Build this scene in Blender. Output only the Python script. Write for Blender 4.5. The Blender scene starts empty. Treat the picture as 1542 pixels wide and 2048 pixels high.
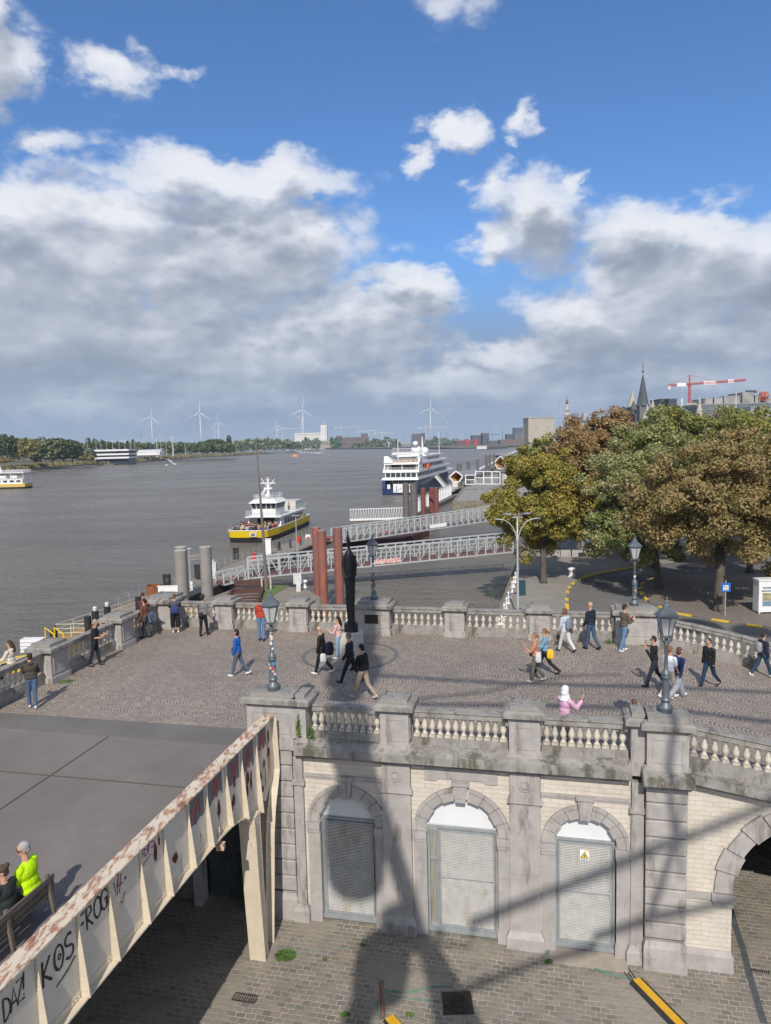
import bpy, math, random
import numpy as np
from mathutils import Vector, Matrix
PI = math.pi
sc = bpy.context.scene
COL = sc.collection
# ------------------------------------------------------------ camera
F_PX = 1450.0; IW, IH = 1542, 2048
PITCH = math.radians(5.4); ROLL = math.radians(1.4); CZ = 13.8
FWv = np.array([0, math.cos(PITCH), -math.sin(PITCH)])
_r = np.array([1., 0, 0]); _u = np.cross(_r, FWv)
_c, _s = math.cos(ROLL), math.sin(ROLL)
RTv = _c*_r - _s*_u; UPv = _s*_r + _c*_u
CAM = np.array([0, 0, CZ])
cd = bpy.data.cameras.new('camera'); cam = bpy.data.objects.new('camera', cd); COL.objects.link(cam)
cd.sensor_fit = 'VERTICAL'; cd.sensor_height = 36; cd.lens = F_PX/IH*36; cd.clip_start = 0.1; cd.clip_end = 20000
M3 = Matrix((RTv, UPv, -FWv)).transposed()
cam.matrix_world = Matrix.Translation((0, 0, CZ)) @ M3.to_4x4()
sc.camera = cam
sc.render.resolution_x = 771; sc.render.resolution_y = 1024
sc.view_settings.view_transform = 'Standard'; sc.view_settings.look = 'None'
sc.view_settings.exposure = 0.0; sc.view_settings.gamma = 1
# a viewing direction of the survey of the place, and points at a height / at a distance
def ray(x, y):
    d = FWv*F_PX + RTv*(x-IW/2) + UPv*(IH/2-y); return d/np.linalg.norm(d)
def at(x, y, z=0.0):
    d = ray(x, y); t = (z-CZ)/d[2]; return Vector(CAM+d*t)
def atY(x, y, Y):
    d = ray(x, y); return Vector(CAM+d*(Y/d[1]))
# ------------------------------------------------------------ sun and sky
SUN_EL = math.radians(41); SUN_AZ = math.radians(5.2)
ldir = Vector((math.sin(SUN_AZ)*math.cos(SUN_EL), math.cos(SUN_AZ)*math.cos(SUN_EL), -math.sin(SUN_EL)))
sl = bpy.data.lights.new('sun', 'SUN'); sl.energy = 4.3; sl.angle = math.radians(0.5); sl.color = (1.0, 0.93, 0.84)
so = bpy.data.objects.new('sun', sl); COL.objects.link(so); so.rotation_euler = ldir.to_track_quat('-Z', 'Y').to_euler()
so.location = (0, -40, 60)
w = bpy.data.worlds.new('World'); sc.world = w; w.use_nodes = True
nt = w.node_tree; nt.nodes.clear()
def N(t, **k):
    n = nt.nodes.new(t)
    for a, b in k.items(): setattr(n, a, b)
    return n
def Lk(a, b): nt.links.new(a, b)
def mth(op, a, b=None, c=None, clamp=False):
    n = N('ShaderNodeMath', operation=op, use_clamp=clamp)
    for i, v in enumerate((a, b, c)):
        if v is None: continue
        if isinstance(v, (int, float)): n.inputs[i].default_value = v
        else: Lk(v, n.inputs[i])
    return n.outputs[0]
def mrange(v, a, b, c=0.0, d=1.0, smooth=True):
    n = N('ShaderNodeMapRange'); n.interpolation_type = 'SMOOTHSTEP' if smooth else 'LINEAR'
    n.inputs[1].default_value = a; n.inputs[2].default_value = b; n.inputs[3].default_value = c; n.inputs[4].default_value = d
    Lk(v, n.inputs[0]); return n.outputs[0]
tc = N('ShaderNodeTexCoord'); sx = N('ShaderNodeSeparateXYZ'); Lk(tc.outputs['Generated'], sx.inputs[0])
AZ = mth('ARCTAN2', sx.outputs[0], sx.outputs[1]); EL = mth('ARCSINE', sx.outputs[2])
# cloud banks: direction (given as photo column/row), half width, half height, strength
CL = [(120, 560, 560, 250, 1.15), (-250, 600, 700, 310, 1.1), (500, 500, 300, 165, 1.05), (690, 640, 300, 120, .95),
      (330, 690, 700, 130, 1.1), (1320, 520, 220, 140, 1.2), (1520, 590, 260, 165, 1.1), (1200, 640, 230, 95, 1.0),
      (1130, 700, 420, 90, .9), (900, 770, 800, 75, .8), (1290, 770, 600, 80, .8), (300, 800, 800, 60, .8),
      (1075, 430, 115, 115, .95), (1000, 480, 100, 60, .7), (985, 375, 60, 75, .6), (900, 268, 85, 50, .85), (850, 340, 48, 62, .62),
      (1150, 360, 32, 40, .6), (1045, 240, 42, 42, .62), (1020, 285, 30, 30, .45), (215, 135, 150, 62, .75), (-50, 70, 130, 150, .9), (370, 150, 60, 35, .5),
      (830, 590, 150, 60, .9), (430, 370, 330, 75, .8), (880, 25, 130, 50, .34), (80, 290, 110, 50, .55), (560, 365, 170, 60, .8)]
def density(az, el, seed=0.0, full=True):
    cx = N('ShaderNodeCombineXYZ'); Lk(az, cx.inputs[0]); Lk(mth('MULTIPLY', el, 1.7), cx.inputs[1]); cx.inputs[2].default_value = seed
    nz = N('ShaderNodeTexNoise'); nz.inputs['Scale'].default_value = 6.5; nz.inputs['Detail'].default_value = 7.0 if full else 5.0; nz.inputs['Roughness'].default_value = .56; nz.inputs['Distortion'].default_value = .35
    Lk(cx.outputs[0], nz.inputs[0])
    nb = N('ShaderNodeTexVoronoi', feature='SMOOTH_F1'); nb.inputs['Scale'].default_value = 26; nb.inputs['Smoothness'].default_value = .6; nb.inputs['Detail'].default_value = 2.0 if full else 1.0; nb.inputs['Roughness'].default_value = .55
    Lk(cx.outputs[0], nb.inputs[0])
    wz = N('ShaderNodeTexNoise'); wz.inputs['Scale'].default_value = 10.0; wz.inputs['Detail'].default_value = 6.0 if full else 4.0; wz.inputs['Roughness'].default_value = .6; Lk(cx.outputs[0], wz.inputs[0]); ws = N('ShaderNodeSeparateColor'); Lk(wz.outputs['Color'], ws.inputs[0])
    az = mth('ADD', az, mth('MULTIPLY', mth('SUBTRACT', ws.outputs[0], .5), .13)); el = mth('ADD', el, mth('MULTIPLY', mth('SUBTRACT', ws.outputs[1], .5), .11))
    best = None
    for (px, py, rx, ry, st) in CL:
        d = ray(px, py); a0 = math.atan2(d[0], d[1]); e0 = math.asin(d[2])
        u = mth('MULTIPLY', mth('SUBTRACT', az, a0), F_PX/rx); v = mth('MULTIPLY', mth('SUBTRACT', el, e0), F_PX/ry)
        r2 = mth('ADD', mth('MULTIPLY', u, u), mth('MULTIPLY', v, v))
        val = mth('MULTIPLY', mth('SUBTRACT', 1.0, mth('SQRT', r2)), st)
        best = val if best is None else mth('MAXIMUM', best, val)
    best = mth('MAXIMUM', best, mrange(mth('ABSOLUTE', az), .75, 1.3, -1.0, .42))  # cloud cover added outside the view to brighten and neutralise the fill
    nn = mth('MULTIPLY', mth('SUBTRACT', nz.outputs[0], 0.48), 1.9)
    vv = mth('MULTIPLY', mth('SUBTRACT', 0.42, nb.outputs['Distance']), .30)
    return mth('ADD', mth('ADD', mth('MINIMUM', mth('MULTIPLY', best, 1.25), .75), nn), vv), best
D0, B0 = density(AZ, EL)
D1, B1 = density(mth('ADD', AZ, -0.012), mth('ADD', EL, 0.034), full=False)
alpha = mth('MULTIPLY', mrange(D0, 0.0, 0.45), mrange(B0, -.1, .7, .42, 1.0))
lit = mrange(mth('SUBTRACT', D0, D1), -0.55, 0.70, 0, 1)
topn = mrange(mth('ADD', mth('MULTIPLY', D1, .6), mth('MULTIPLY', B1, .45)), 0.02, 0.85, 1.0, 0.0)
low = mrange(EL, 0.05, 0.28, 0.74, 1.0, False)
vz = N('ShaderNodeTexNoise'); vz.inputs['Scale'].default_value = 5.0; vz.inputs['Detail'].default_value = 4.0; cv = N('ShaderNodeCombineXYZ'); Lk(AZ, cv.inputs[0]); Lk(mth('MULTIPLY', EL, 2.6), cv.inputs[1]); cv.inputs[2].default_value = 4.2; Lk(cv.outputs[0], vz.inputs[0])
broad = mth('MULTIPLY', mth('SUBTRACT', vz.outputs[0], .5), 1.1)
br = mth('MULTIPLY', mth('ADD', mth('ADD', mth('MULTIPLY', lit, .50), mth('MULTIPLY', topn, .46)), mth('ADD', broad, .27)), low, clamp=True)
def cramp(v, st):
    cr = N('ShaderNodeValToRGB'); Lk(v, cr.inputs[0]); e = cr.color_ramp.elements
    e[0].position, e[0].color = st[0][0], (*st[0][1], 1); e[1].position, e[1].color = st[-1][0], (*st[-1][1], 1)
    for p, c in st[1:-1]: q = e.new(p); q.color = (*c, 1)
    return cr.outputs[0]
ccol = cramp(br, [(0, (.235, .275, .365)), (.22, (.335, .38, .475)), (.45, (.48, .52, .61)), (.72, (.67, .705, .78)), (1, (.86, .88, .93))])
sky = N('ShaderNodeTexSky', sky_type='NISHITA'); sky.sun_disc = False; sky.sun_elevation = SUN_EL; sky.sun_rotation = PI+SUN_AZ
sky.altitude = 10; sky.air_density = 1.0; sky.dust_density = .35; sky.ozone_density = 2.2
tint = N('ShaderNodeMix'); tint.data_type = 'RGBA'; tint.blend_type = 'MULTIPLY'; tint.inputs[0].default_value = 1.0; Lk(sky.outputs[0], tint.inputs[6]); Lk(cramp(EL, [(0, (.64, .86, 1.16)), (.25, (.58, .85, 1.17)), (.6, (.58, .88, 1.19)), (1, (.64, .9, 1.17))]), tint.inputs[7])
bg1 = N('ShaderNodeBackground'); Lk(tint.outputs[2], bg1.inputs[0]); bg1.inputs[1].default_value = 0.122
bgh = N('ShaderNodeBackground'); Lk(cramp(EL, [(0, (.40, .48, .60)), (.05, (.31, .395, .53)), (.12, (.27, .36, .52)), (.22, (.17, .29, .52)), (1, (.2, .3, .45))]), bgh.inputs[0])
mh = N('ShaderNodeMixShader'); Lk(mrange(EL, 0.10, 0.26, 1.0, 0.0), mh.inputs[0]); Lk(bg1.outputs[0], mh.inputs[1]); Lk(bgh.outputs[0], mh.inputs[2])
bg2 = N('ShaderNodeBackground'); Lk(ccol, bg2.inputs[0]); bg2.inputs[1].default_value = 1.0
mix = N('ShaderNodeMixShader'); Lk(mth('MULTIPLY', alpha, mrange(EL, .0, .12, .25, 1.0)), mix.inputs[0]); Lk(mh.outputs[0], mix.inputs[1]); Lk(bg2.outputs[0], mix.inputs[2])
w.cycles.sampling_method = 'MANUAL'; w.cycles.sample_map_resolution = 512
wo = N('ShaderNodeOutputWorld'); Lk(mix.outputs[0], wo.inputs[0])

# ------------------------------------------------------------ frame of the terrace: s along the wall, k towards the street in front
AW = math.radians(12.8); WO = Vector((3.2, 18.75, 0)); WE = Vector((math.cos(AW), -math.sin(AW), 0)); WN = Vector((-math.sin(AW), -math.cos(AW), 0))
def wp(s, k, z): return WO + WE*s + WN*k + Vector((0, 0, z))
def to_sk(p): q = Vector((p[0], p[1], 0))-WO; return q.dot(WE), q.dot(WN)
PZ = 5.25
def floor_z(x, y):
    s, k = to_sk((x, y)); return PZ if s < 4.6 else PZ-.17*(s-4.6)
def on_floor(px, py):
    z = PZ
    for _ in range(12):
        p = at(px, py, z); z = floor_z(p.x, p.y)
    return p

# ------------------------------------------------------------ mesh builder
ROOTM = {}
class MB:
    def __init__(s): s.v = []; s.f = []; s.m = []
    def add(s, vs, fs, m=0):
        o = len(s.v); s.v += [tuple(v) for v in vs]; s.f += [tuple(i+o for i in f) for f in fs]; s.m += [m]*len(fs); return s
    def hexa(s, b, t, m=0):
        return s.add(list(b)+list(t), [(3, 2, 1, 0), (4, 5, 6, 7), (0, 1, 5, 4), (1, 2, 6, 5), (2, 3, 7, 6), (3, 0, 4, 7)], m)
    def box(s, x0, x1, y0, y1, z0, z1, m=0):
        return s.hexa([(x0, y0, z0), (x1, y0, z0), (x1, y1, z0), (x0, y1, z0)], [(x0, y0, z1), (x1, y0, z1), (x1, y1, z1), (x0, y1, z1)], m)
    def wbox(s, s0, s1, k0, k1, z0, z1, m=0, z0b=None, z1b=None):
        za, zb = (z0 if z0b is None else z0b), (z1 if z1b is None else z1b)
        return s.hexa([wp(s0, k1, z0), wp(s1, k1, za), wp(s1, k0, za), wp(s0, k0, z0)], [wp(s0, k1, z1), wp(s1, k1, zb), wp(s1, k0, zb), wp(s0, k0, z1)], m)
    def wfrust(s, s0, s1, k0, k1, z0, z1, ins, m=0):
        return s.hexa([wp(s0, k1, z0), wp(s1, k1, z0), wp(s1, k0, z0), wp(s0, k0, z0)], [wp(s0+ins, k1-ins, z1), wp(s1-ins, k1-ins, z1), wp(s1-ins, k0+ins, z1), wp(s0+ins, k0+ins, z1)], m)
    def prism(s, poly, fn, d0, d1, m=0):
        n = len(poly); a = [fn(p[0], p[1], d0) for p in poly]; b = [fn(p[0], p[1], d1) for p in poly]
        fs = [tuple(range(n))[::-1], tuple(range(n, 2*n))]+[(i, (i+1) % n, n+(i+1) % n, n+i) for i in range(n)]
        return s.add(a+b, fs, m)
    def tube(s, pts, r, n=8, m=0, cap=True):
        pts = [Vector(p) for p in pts]; rs = r if isinstance(r, (list, tuple)) else [r]*len(pts)
        rings = []; up = None
        for i, p in enumerate(pts):
            d = (pts[min(i+1, len(pts)-1)]-pts[max(i-1, 0)])
            if d.length < 1e-9: d = Vector((0, 0, 1))
            d.normalize()
            if up is None: up = Vector((0, 0, 1)) if abs(d.z) < .95 else Vector((1, 0, 0))
            x = d.cross(up)
            if x.length < 1e-6: x = d.orthogonal()
            x.normalize(); y = x.cross(d).normalized(); up = y
            rings.append([p+(x*math.cos(2*PI*j/n)+y*math.sin(2*PI*j/n))*rs[i] for j in range(n)])
        vs = [v for rg in rings for v in rg]; fs = []
        for i in range(len(pts)-1):
            for j in range(n):
                a = i*n+j; b = i*n+(j+1) % n; fs.append((a, b, b+n, a+n))
        if cap: fs.append(tuple(range(n))[::-1]); fs.append(tuple(range(len(vs)-n, len(vs))))
        return s.add(vs, fs, m)
    def lathe(s, prof, c=(0, 0, 0), n=16, m=0, sx=1, sy=1, rot=0):
        vs = []; fs = []
        for r, z in prof:
            for j in range(n):
                a = 2*PI*j/n+rot; vs.append((c[0]+r*sx*math.cos(a), c[1]+r*sy*math.sin(a), c[2]+z))
        for i in range(len(prof)-1):
            for j in range(n):
                a = i*n+j; b = i*n+(j+1) % n; fs.append((a, b, b+n, a+n))
        fs.append(tuple(range(n))[::-1]); fs.append(tuple(range(len(vs)-n, len(vs))))
        return s.add(vs, fs, m)
    def ball(s, c, rx, ry=None, rz=None, n=10, k=7, m=0, R=None):
        ry = ry or rx; rz = rz or rx; c = Vector(c); vs = []; fs = []
        for i in range(1, k):
            t = PI*i/k
            for j in range(n):
                a = 2*PI*j/n; v = Vector((rx*math.sin(t)*math.cos(a), ry*math.sin(t)*math.sin(a), rz*math.cos(t)))
                if R is not None: v = R @ v
                vs.append(c+v)
        tp = Vector((0, 0, rz)); 
        if R is not None: tp = R @ tp
        vs += [c+tp, c-tp]; T = len(vs)-2; B = T+1
        for i in range(k-2):
            for j in range(n):
                a = i*n+j; b = i*n+(j+1) % n; fs.append((a, a+n, b+n, b))
        for j in range(n):
            fs.append((T, j, (j+1) % n)); o = (k-2)*n; fs.append((B, o+(j+1) % n, o+j))
        return s.add(vs, fs, m)
    def beam(s, a, b, w, h=None, m=0, upv=(0, 0, 1)):
        a = Vector(a); b = Vector(b); h = h or w; d = (b-a).normalized(); u = Vector(upv)
        x = d.cross(u)
        if x.length < 1e-4: x = d.cross(Vector((1, 0, 0)))
        x.normalize(); y = x.cross(d).normalized(); x = x*w/2; y = y*h/2
        return s.hexa([a-x-y, a+x-y, a+x+y, a-x+y], [b-x-y, b+x-y, b+x+y, b-x+y], m)
    def quad(s, a, b, c, d, m=0): return s.add([a, b, c, d], [(0, 1, 2, 3)], m)
    def build(s, name, mats, parent=None, smooth=False, **props):
        me = bpy.data.meshes.new(name); vs = s.v
        if parent is not None:
            r = parent
            while r.parent is not None: r = r.parent
            Mi = ROOTM[r.name]; 
            if Mi is not None: vs = [tuple(Mi @ Vector(v)) for v in vs]
        me.from_pydata(vs, [], s.f)
        if not isinstance(mats, (list, tuple)): mats = [mats]
        for mt in mats: me.materials.append(mt)
        if len(mats) > 1: me.polygons.foreach_set('material_index', s.m)
        if smooth: me.polygons.foreach_set('use_smooth', [True]*len(s.f))
        me.update()
        o = bpy.data.objects.new(name, me); COL.objects.link(o)
        if parent is not None: o.parent = parent
        for k, v in props.items(): o[k] = v
        return o
def autosmooth(o, ang=40):
    me = o.data; me.polygons.foreach_set('use_smooth', [True]*len(me.polygons))
    try: me.set_sharp_from_angle(angle=math.radians(ang))
    except Exception: pass
    return o
def thing(name, label, cat, loc=(0, 0, 0), rz=0.0, group=None):
    o = bpy.data.objects.new(name, None); COL.objects.link(o); o.empty_display_size = .3
    o.location = loc; o.rotation_euler = (0, 0, rz); o['label'] = label; o['category'] = cat
    if group: o['group'] = group
    ROOTM[o.name] = (Matrix.Translation(Vector(loc)) @ Matrix.Rotation(rz, 4, 'Z')).inverted()
    return o
def local_thing(name, label, cat, group=None): return thing(name, label, cat, (0, 0, 0), 0, group)
def place(o, loc, rz=0.0, sc_=1.0):
    o.location = loc; o.rotation_euler = (0, 0, rz); o.scale = (sc_,)*3 if isinstance(sc_, (int, float)) else sc_; return o
def single(name, mb, mats, label, cat, loc, group=None, smooth=False, rz=0.0, world=True):
    """a thing that is one mesh; geometry given in world coordinates unless world=False"""
    loc = Vector(loc)
    if world:
        mb.v = [tuple(Vector(v)-loc) for v in mb.v]
    o = mb.build(name, mats, None, smooth); o.location = loc; o.rotation_euler = (0, 0, rz)
    o['label'] = label; o['category'] = cat
    if group: o['group'] = group
    ROOTM[o.name] = Matrix.Translation(loc).inverted()
    return o
def struct(name, mb, mats, kind='structure', smooth=False):
    o = mb.build(name, mats, None, smooth); o['kind'] = kind; return o
def clone(root, label=None, group=None):
    def rec(o, par):
        c = o.copy(); COL.objects.link(c); c.parent = par
        for ch in o.children: rec(ch, c)
        return c
    c = rec(root, None)
    if label: c['label'] = label
    if group: c['group'] = group
    ROOTM[c.name] = None
    return c

# ------------------------------------------------------------ materials
MATS = {}
def nodes_of(name):
    m = bpy.data.materials.new(name); m.use_nodes = True; t = m.node_tree
    b = t.nodes['Principled BSDF']; return m, t, b
def mat(name, c1, c2=None, scale=4.0, rough=.75, metal=0.0, bump=0.0, bscale=None, c3=None, streak=None, detail=6, spec=.4, lo=.35, hi=.65, rand=0.0, aniso=(1, 1, 1), t3=.62):
    if name in MATS: return MATS[name]
    m, t, b = nodes_of(name); nd, lk = t.nodes, t.links
    b.inputs['Roughness'].default_value = rough; b.inputs['Metallic'].default_value = metal; b.inputs['Specular IOR Level'].default_value = spec
    c1 = (*c1, 1); c2 = (*(c2 or [x*.8 for x in c1[:3]]), 1)
    tcn = nd.new('ShaderNodeTexCoord'); mp = nd.new('ShaderNodeMapping'); mp.inputs['Scale'].default_value = aniso; lk.new(tcn.outputs['Object'], mp.inputs[0])
    nz = nd.new('ShaderNodeTexNoise'); nz.inputs['Scale'].default_value = scale; nz.inputs['Detail'].default_value = detail; nz.inputs['Roughness'].default_value = .62; lk.new(mp.outputs[0], nz.inputs[0])
    rp = nd.new('ShaderNodeValToRGB'); rp.color_ramp.elements[0].position = lo; rp.color_ramp.elements[1].position = hi
    rp.color_ramp.elements[0].color = c1; rp.color_ramp.elements[1].color = c2; lk.new(nz.outputs[0], rp.inputs[0]); out = rp.outputs[0]
    if c3:
        n2 = nd.new('ShaderNodeTexNoise'); n2.inputs['Scale'].default_value = scale*.6; n2.inputs['Detail'].default_value = 9; n2.inputs['Roughness'].default_value = .7
        m2 = nd.new('ShaderNodeMapping'); m2.inputs['Scale'].default_value = streak or aniso; m2.inputs['Location'].default_value = (3.7, 1.9, 8.1); lk.new(tcn.outputs['Object'], m2.inputs[0]); lk.new(m2.outputs[0], n2.inputs[0])
        r2 = nd.new('ShaderNodeValToRGB'); r2.color_ramp.elements[0].position = t3-.06; r2.color_ramp.elements[1].position = t3+.05; r2.color_ramp.elements[0].color = (0, 0, 0, 1); r2.color_ramp.elements[1].color = (1, 1, 1, 1)
        lk.new(n2.outputs[0], r2.inputs[0]); mx = nd.new('ShaderNodeMix'); mx.data_type = 'RGBA'; lk.new(r2.outputs[0], mx.inputs[0]); lk.new(out, mx.inputs[6]); mx.inputs[7].default_value = (*c3, 1); out = mx.outputs[2]
    if rand:
        oi = nd.new('ShaderNodeObjectInfo'); hs = nd.new('ShaderNodeHueSaturation'); mr = nd.new('ShaderNodeMapRange'); mr.inputs[3].default_value = 1-rand; mr.inputs[4].default_value = 1+rand
        lk.new(oi.outputs['Random'], mr.inputs[0]); lk.new(mr.outputs[0], hs.inputs['Value']); lk.new(out, hs.inputs['Color']); out = hs.outputs[0]
    lk.new(out, b.inputs['Base Color'])
    if bump:
        n3 = nd.new('ShaderNodeTexNoise'); n3.inputs['Scale'].default_value = bscale or scale*6; n3.inputs['Detail'].default_value = 6; lk.new(mp.outputs[0], n3.inputs[0])
        bp = nd.new('ShaderNodeBump'); bp.inputs['Strength'].default_value = bump; bp.inputs['Distance'].default_value = .02; lk.new(n3.outputs[0], bp.inputs['Height']); lk.new(bp.outputs[0], b.inputs['Normal'])
    MATS[name] = m; return m
def rot_map(t, ang, src='Object'):
    tcn = t.nodes.new('ShaderNodeTexCoord'); mp = t.nodes.new('ShaderNodeMapping'); mp.inputs['Rotation'].default_value = (0, 0, ang); t.links.new(tcn.outputs[src], mp.inputs[0]); return mp.outputs[0]
def tm(t, op, a, b=None, clamp=False):
    n = t.nodes.new('ShaderNodeMath'); n.operation = op; n.use_clamp = clamp
    for i, v in enumerate((a, b)):
        if v is None: continue
        if isinstance(v, (int, float)): n.inputs[i].default_value = v
        else: t.links.new(v, n.inputs[i])
    return n.outputs[0]
def ramp(t, v, stops):
    r = t.nodes.new('ShaderNodeValToRGB'); t.links.new(v, r.inputs[0]); els = r.color_ramp.elements
    els[0].position, els[0].color = stops[0][0], (*stops[0][1], 1); els[1].position, els[1].color = stops[-1][0], (*stops[-1][1], 1)
    for p, c in stops[1:-1]: q = els.new(p); q.color = (*c, 1)
    return r.outputs[0]
def noise(t, vec, s, d=5, r=.6):
    n = t.nodes.new('ShaderNodeTexNoise'); n.inputs['Scale'].default_value = s; n.inputs['Detail'].default_value = d; n.inputs['Roughness'].default_value = r
    if vec is not None: t.links.new(vec, n.inputs[0])
    return n.outputs[0]
def mixc(t, f, a, b, mode='MIX'):
    m = t.nodes.new('ShaderNodeMix'); m.data_type = 'RGBA'; m.blend_type = mode
    for i, v in ((0, f), (6, a), (7, b)):
        if isinstance(v, (int, float)): m.inputs[i].default_value = v
        elif isinstance(v, tuple): m.inputs[i].default_value = (*v, 1)
        else: t.links.new(v, m.inputs[i])
    return m.outputs[2]
def bumpn(t, b, h, st=.5, dist=.02):
    bp = t.nodes.new('ShaderNodeBump'); bp.inputs['Strength'].default_value = st; bp.inputs['Distance'].default_value = dist; t.links.new(h, bp.inputs['Height']); t.links.new(bp.outputs[0], b.inputs['Normal'])

def m_setts():
    m, t, b = nodes_of('street_setts'); v = rot_map(t, AW)
    nd = t.nodes.new('ShaderNodeTexNoise'); nd.inputs['Scale'].default_value = 3.0; nd.inputs['Detail'].default_value = 3; t.links.new(v, nd.inputs[0])
    va = t.nodes.new('ShaderNodeVectorMath'); va.operation = 'MULTIPLY_ADD'; t.links.new(nd.outputs['Color'], va.inputs[0]); va.inputs[1].default_value = (.09, .09, 0); t.links.new(v, va.inputs[2])
    br = t.nodes.new('ShaderNodeTexBrick'); t.links.new(va.outputs[0], br.inputs[0])
    for k_, x in (('Scale', 1.0), ('Mortar Size', .017), ('Mortar Smooth', .4), ('Bias', 0.0), ('Brick Width', .245), ('Row Height', .165)): br.inputs[k_].default_value = x
    br.inputs['Color1'].default_value = (0, 0, 0, 1); br.inputs['Color2'].default_value = (1, 1, 1, 1); br.inputs['Mortar'].default_value = (.5, .5, .5, 1)
    sep = t.nodes.new('ShaderNodeSeparateColor'); t.links.new(br.outputs['Color'], sep.inputs[0])
    stone = ramp(t, sep.outputs[0], [(0, (.125, .117, .105)), (.35, (.19, .175, .155)), (.7, (.255, .222, .19)), (.88, (.175, .18, .178)), (1, (.33, .25, .20))])
    stone = mixc(t, tm(t, 'MULTIPLY', noise(t, v, 9), .8), stone, (.20, .19, .165))
    mort = mixc(t, ramp(t, noise(t, v, 1.3, 6, .7), [(.40, (0, 0, 0)), (.62, (1, 1, 1))]), (.44, .38, .30), (.24, .23, .16))
    c = mixc(t, br.outputs['Fac'], stone, mort)
    sand = ramp(t, noise(t, v, .33, 8, .72), [(.50, (0, 0, 0)), (.60, (1, 1, 1))])
    c = mixc(t, tm(t, 'MULTIPLY', sand, .75), c, (.30, .27, .225))
    moss = ramp(t, noise(t, v, 1.9, 9, .8), [(.60, (0, 0, 0)), (.68, (1, 1, 1))]); c = mixc(t, tm(t, 'MULTIPLY', moss, .45), c, (.10, .115, .06))
    t.links.new(c, b.inputs['Base Color']); b.inputs['Roughness'].default_value = .62; b.inputs['Specular IOR Level'].default_value = .35
    h = tm(t, 'ADD', tm(t, 'MULTIPLY', br.outputs['Fac'], -1.0), tm(t, 'MULTIPLY', noise(t, v, 22), .5)); bumpn(t, b, h, .8, .02)
    return m
def m_fans(name='plaza_setts'):
    m, t, b = nodes_of(name); v = rot_map(t, AW-PI/2); s = t.nodes.new('ShaderNodeSeparateXYZ'); t.links.new(v, s.inputs[0])
    wob = tm(t, 'MULTIPLY', tm(t, 'SUBTRACT', noise(t, v, .35, 2), .5), .5)
    U_ = tm(t, 'ADD', s.outputs[0], wob); V_ = s.outputs[1]; Wd = 1.02
    u = tm(t, 'SUBTRACT', tm(t, 'FRACT', tm(t, 'DIVIDE', U_, Wd)), .5); u2 = tm(t, 'MULTIPLY', u, u)
    arc = tm(t, 'MULTIPLY', tm(t, 'SQRT', tm(t, 'SUBTRACT', .36, u2)), 1.25)
    ph = tm(t, 'DIVIDE', tm(t, 'SUBTRACT', tm(t, 'ADD', V_, tm(t, 'MULTIPLY', wob, .6)), arc), .122)
    fr = tm(t, 'FRACT', ph); row = tm(t, 'FLOOR', ph); j1 = tm(t, 'LESS_THAN', fr, .24)
    ang = tm(t, 'MULTIPLY', tm(t, 'ARCSINE', tm(t, 'MULTIPLY', u, 1.6)), 6.5)
    w2 = tm(t, 'ADD', ang, tm(t, 'MULTIPLY', row, .5)); j2 = tm(t, 'LESS_THAN', tm(t, 'FRACT', w2), .14); jt = tm(t, 'MAXIMUM', j1, tm(t, 'MULTIPLY', j2, .6))
    cmb = t.nodes.new('ShaderNodeCombineXYZ'); t.links.new(tm(t, 'FLOOR', w2), cmb.inputs[0]); t.links.new(row, cmb.inputs[1]); t.links.new(tm(t, 'FLOOR', tm(t, 'DIVIDE', U_, Wd)), cmb.inputs[2])
    wn = t.nodes.new('ShaderNodeTexWhiteNoise'); t.links.new(cmb.outputs[0], wn.inputs[0])
    stone = ramp(t, wn.outputs['Value'], [(0, (.13, .108, .094)), (.45, (.19, .16, .14)), (.8, (.23, .195, .168)), (1, (.31, .265, .225))])
    big = ramp(t, noise(t, v, .22, 6, .65), [(.35, (.86, .86, .86)), (.65, (1.10, 1.09, 1.08))]); stone = mixc(t, 1.0, stone, big, 'MULTIPLY')
    c = mixc(t, jt, stone, ramp(t, noise(t, v, .5, 6, .7), [(.35, (.30, .26, .215)), (.65, (.44, .38, .31))]))
    t.links.new(c, b.inputs['Base Color']); b.inputs['Roughness'].default_value = .6; b.inputs['Specular IOR Level'].default_value = .3
    bumpn(t, b, tm(t, 'ADD', tm(t, 'MULTIPLY', jt, -1.0), tm(t, 'MULTIPLY', noise(t, v, 30), .4)), .5, .012)
    return m
def m_water():
    m, t, b = nodes_of('river_water'); tcn = t.nodes.new('ShaderNodeTexCoord')
    mp = t.nodes.new('ShaderNodeMapping'); mp.inputs['Rotation'].default_value = (0, 0, .25); mp.inputs['Scale'].default_value = (.55, 1.0, 1); t.links.new(tcn.outputs['Object'], mp.inputs[0]); v = mp.outputs[0]
    c = mixc(t, ramp(t, noise(t, v, .012, 5, .6), [(.38, (0, 0, 0)), (.62, (1, 1, 1))]), (.190, .172, .145), (.235, .214, .182))
    t.links.new(c, b.inputs['Base Color']); t.links.new(ramp(t, noise(t, v, .03, 5, .65), [(.35, (.20, .20, .20)), (.65, (.36, .36, .36))]), b.inputs['Roughness']); b.inputs['IOR'].default_value = 1.33; b.inputs['Specular IOR Level'].default_value = .5
    h = tm(t, 'ADD', tm(t, 'MULTIPLY', noise(t, v, .75, 5, .7), 1.5), tm(t, 'MULTIPLY', noise(t, v, .2, 4, .6), 2.6)); h = tm(t, 'ADD', h, tm(t, 'MULTIPLY', noise(t, v, 3.2, 4, .7), .62))
    h = tm(t, 'MULTIPLY', h, tm(t, 'ADD', tm(t, 'MULTIPLY', noise(t, v, .045, 4, .6), 1.6), .2)); bumpn(t, b, h, 1.0, 1.25)
    return m
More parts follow.
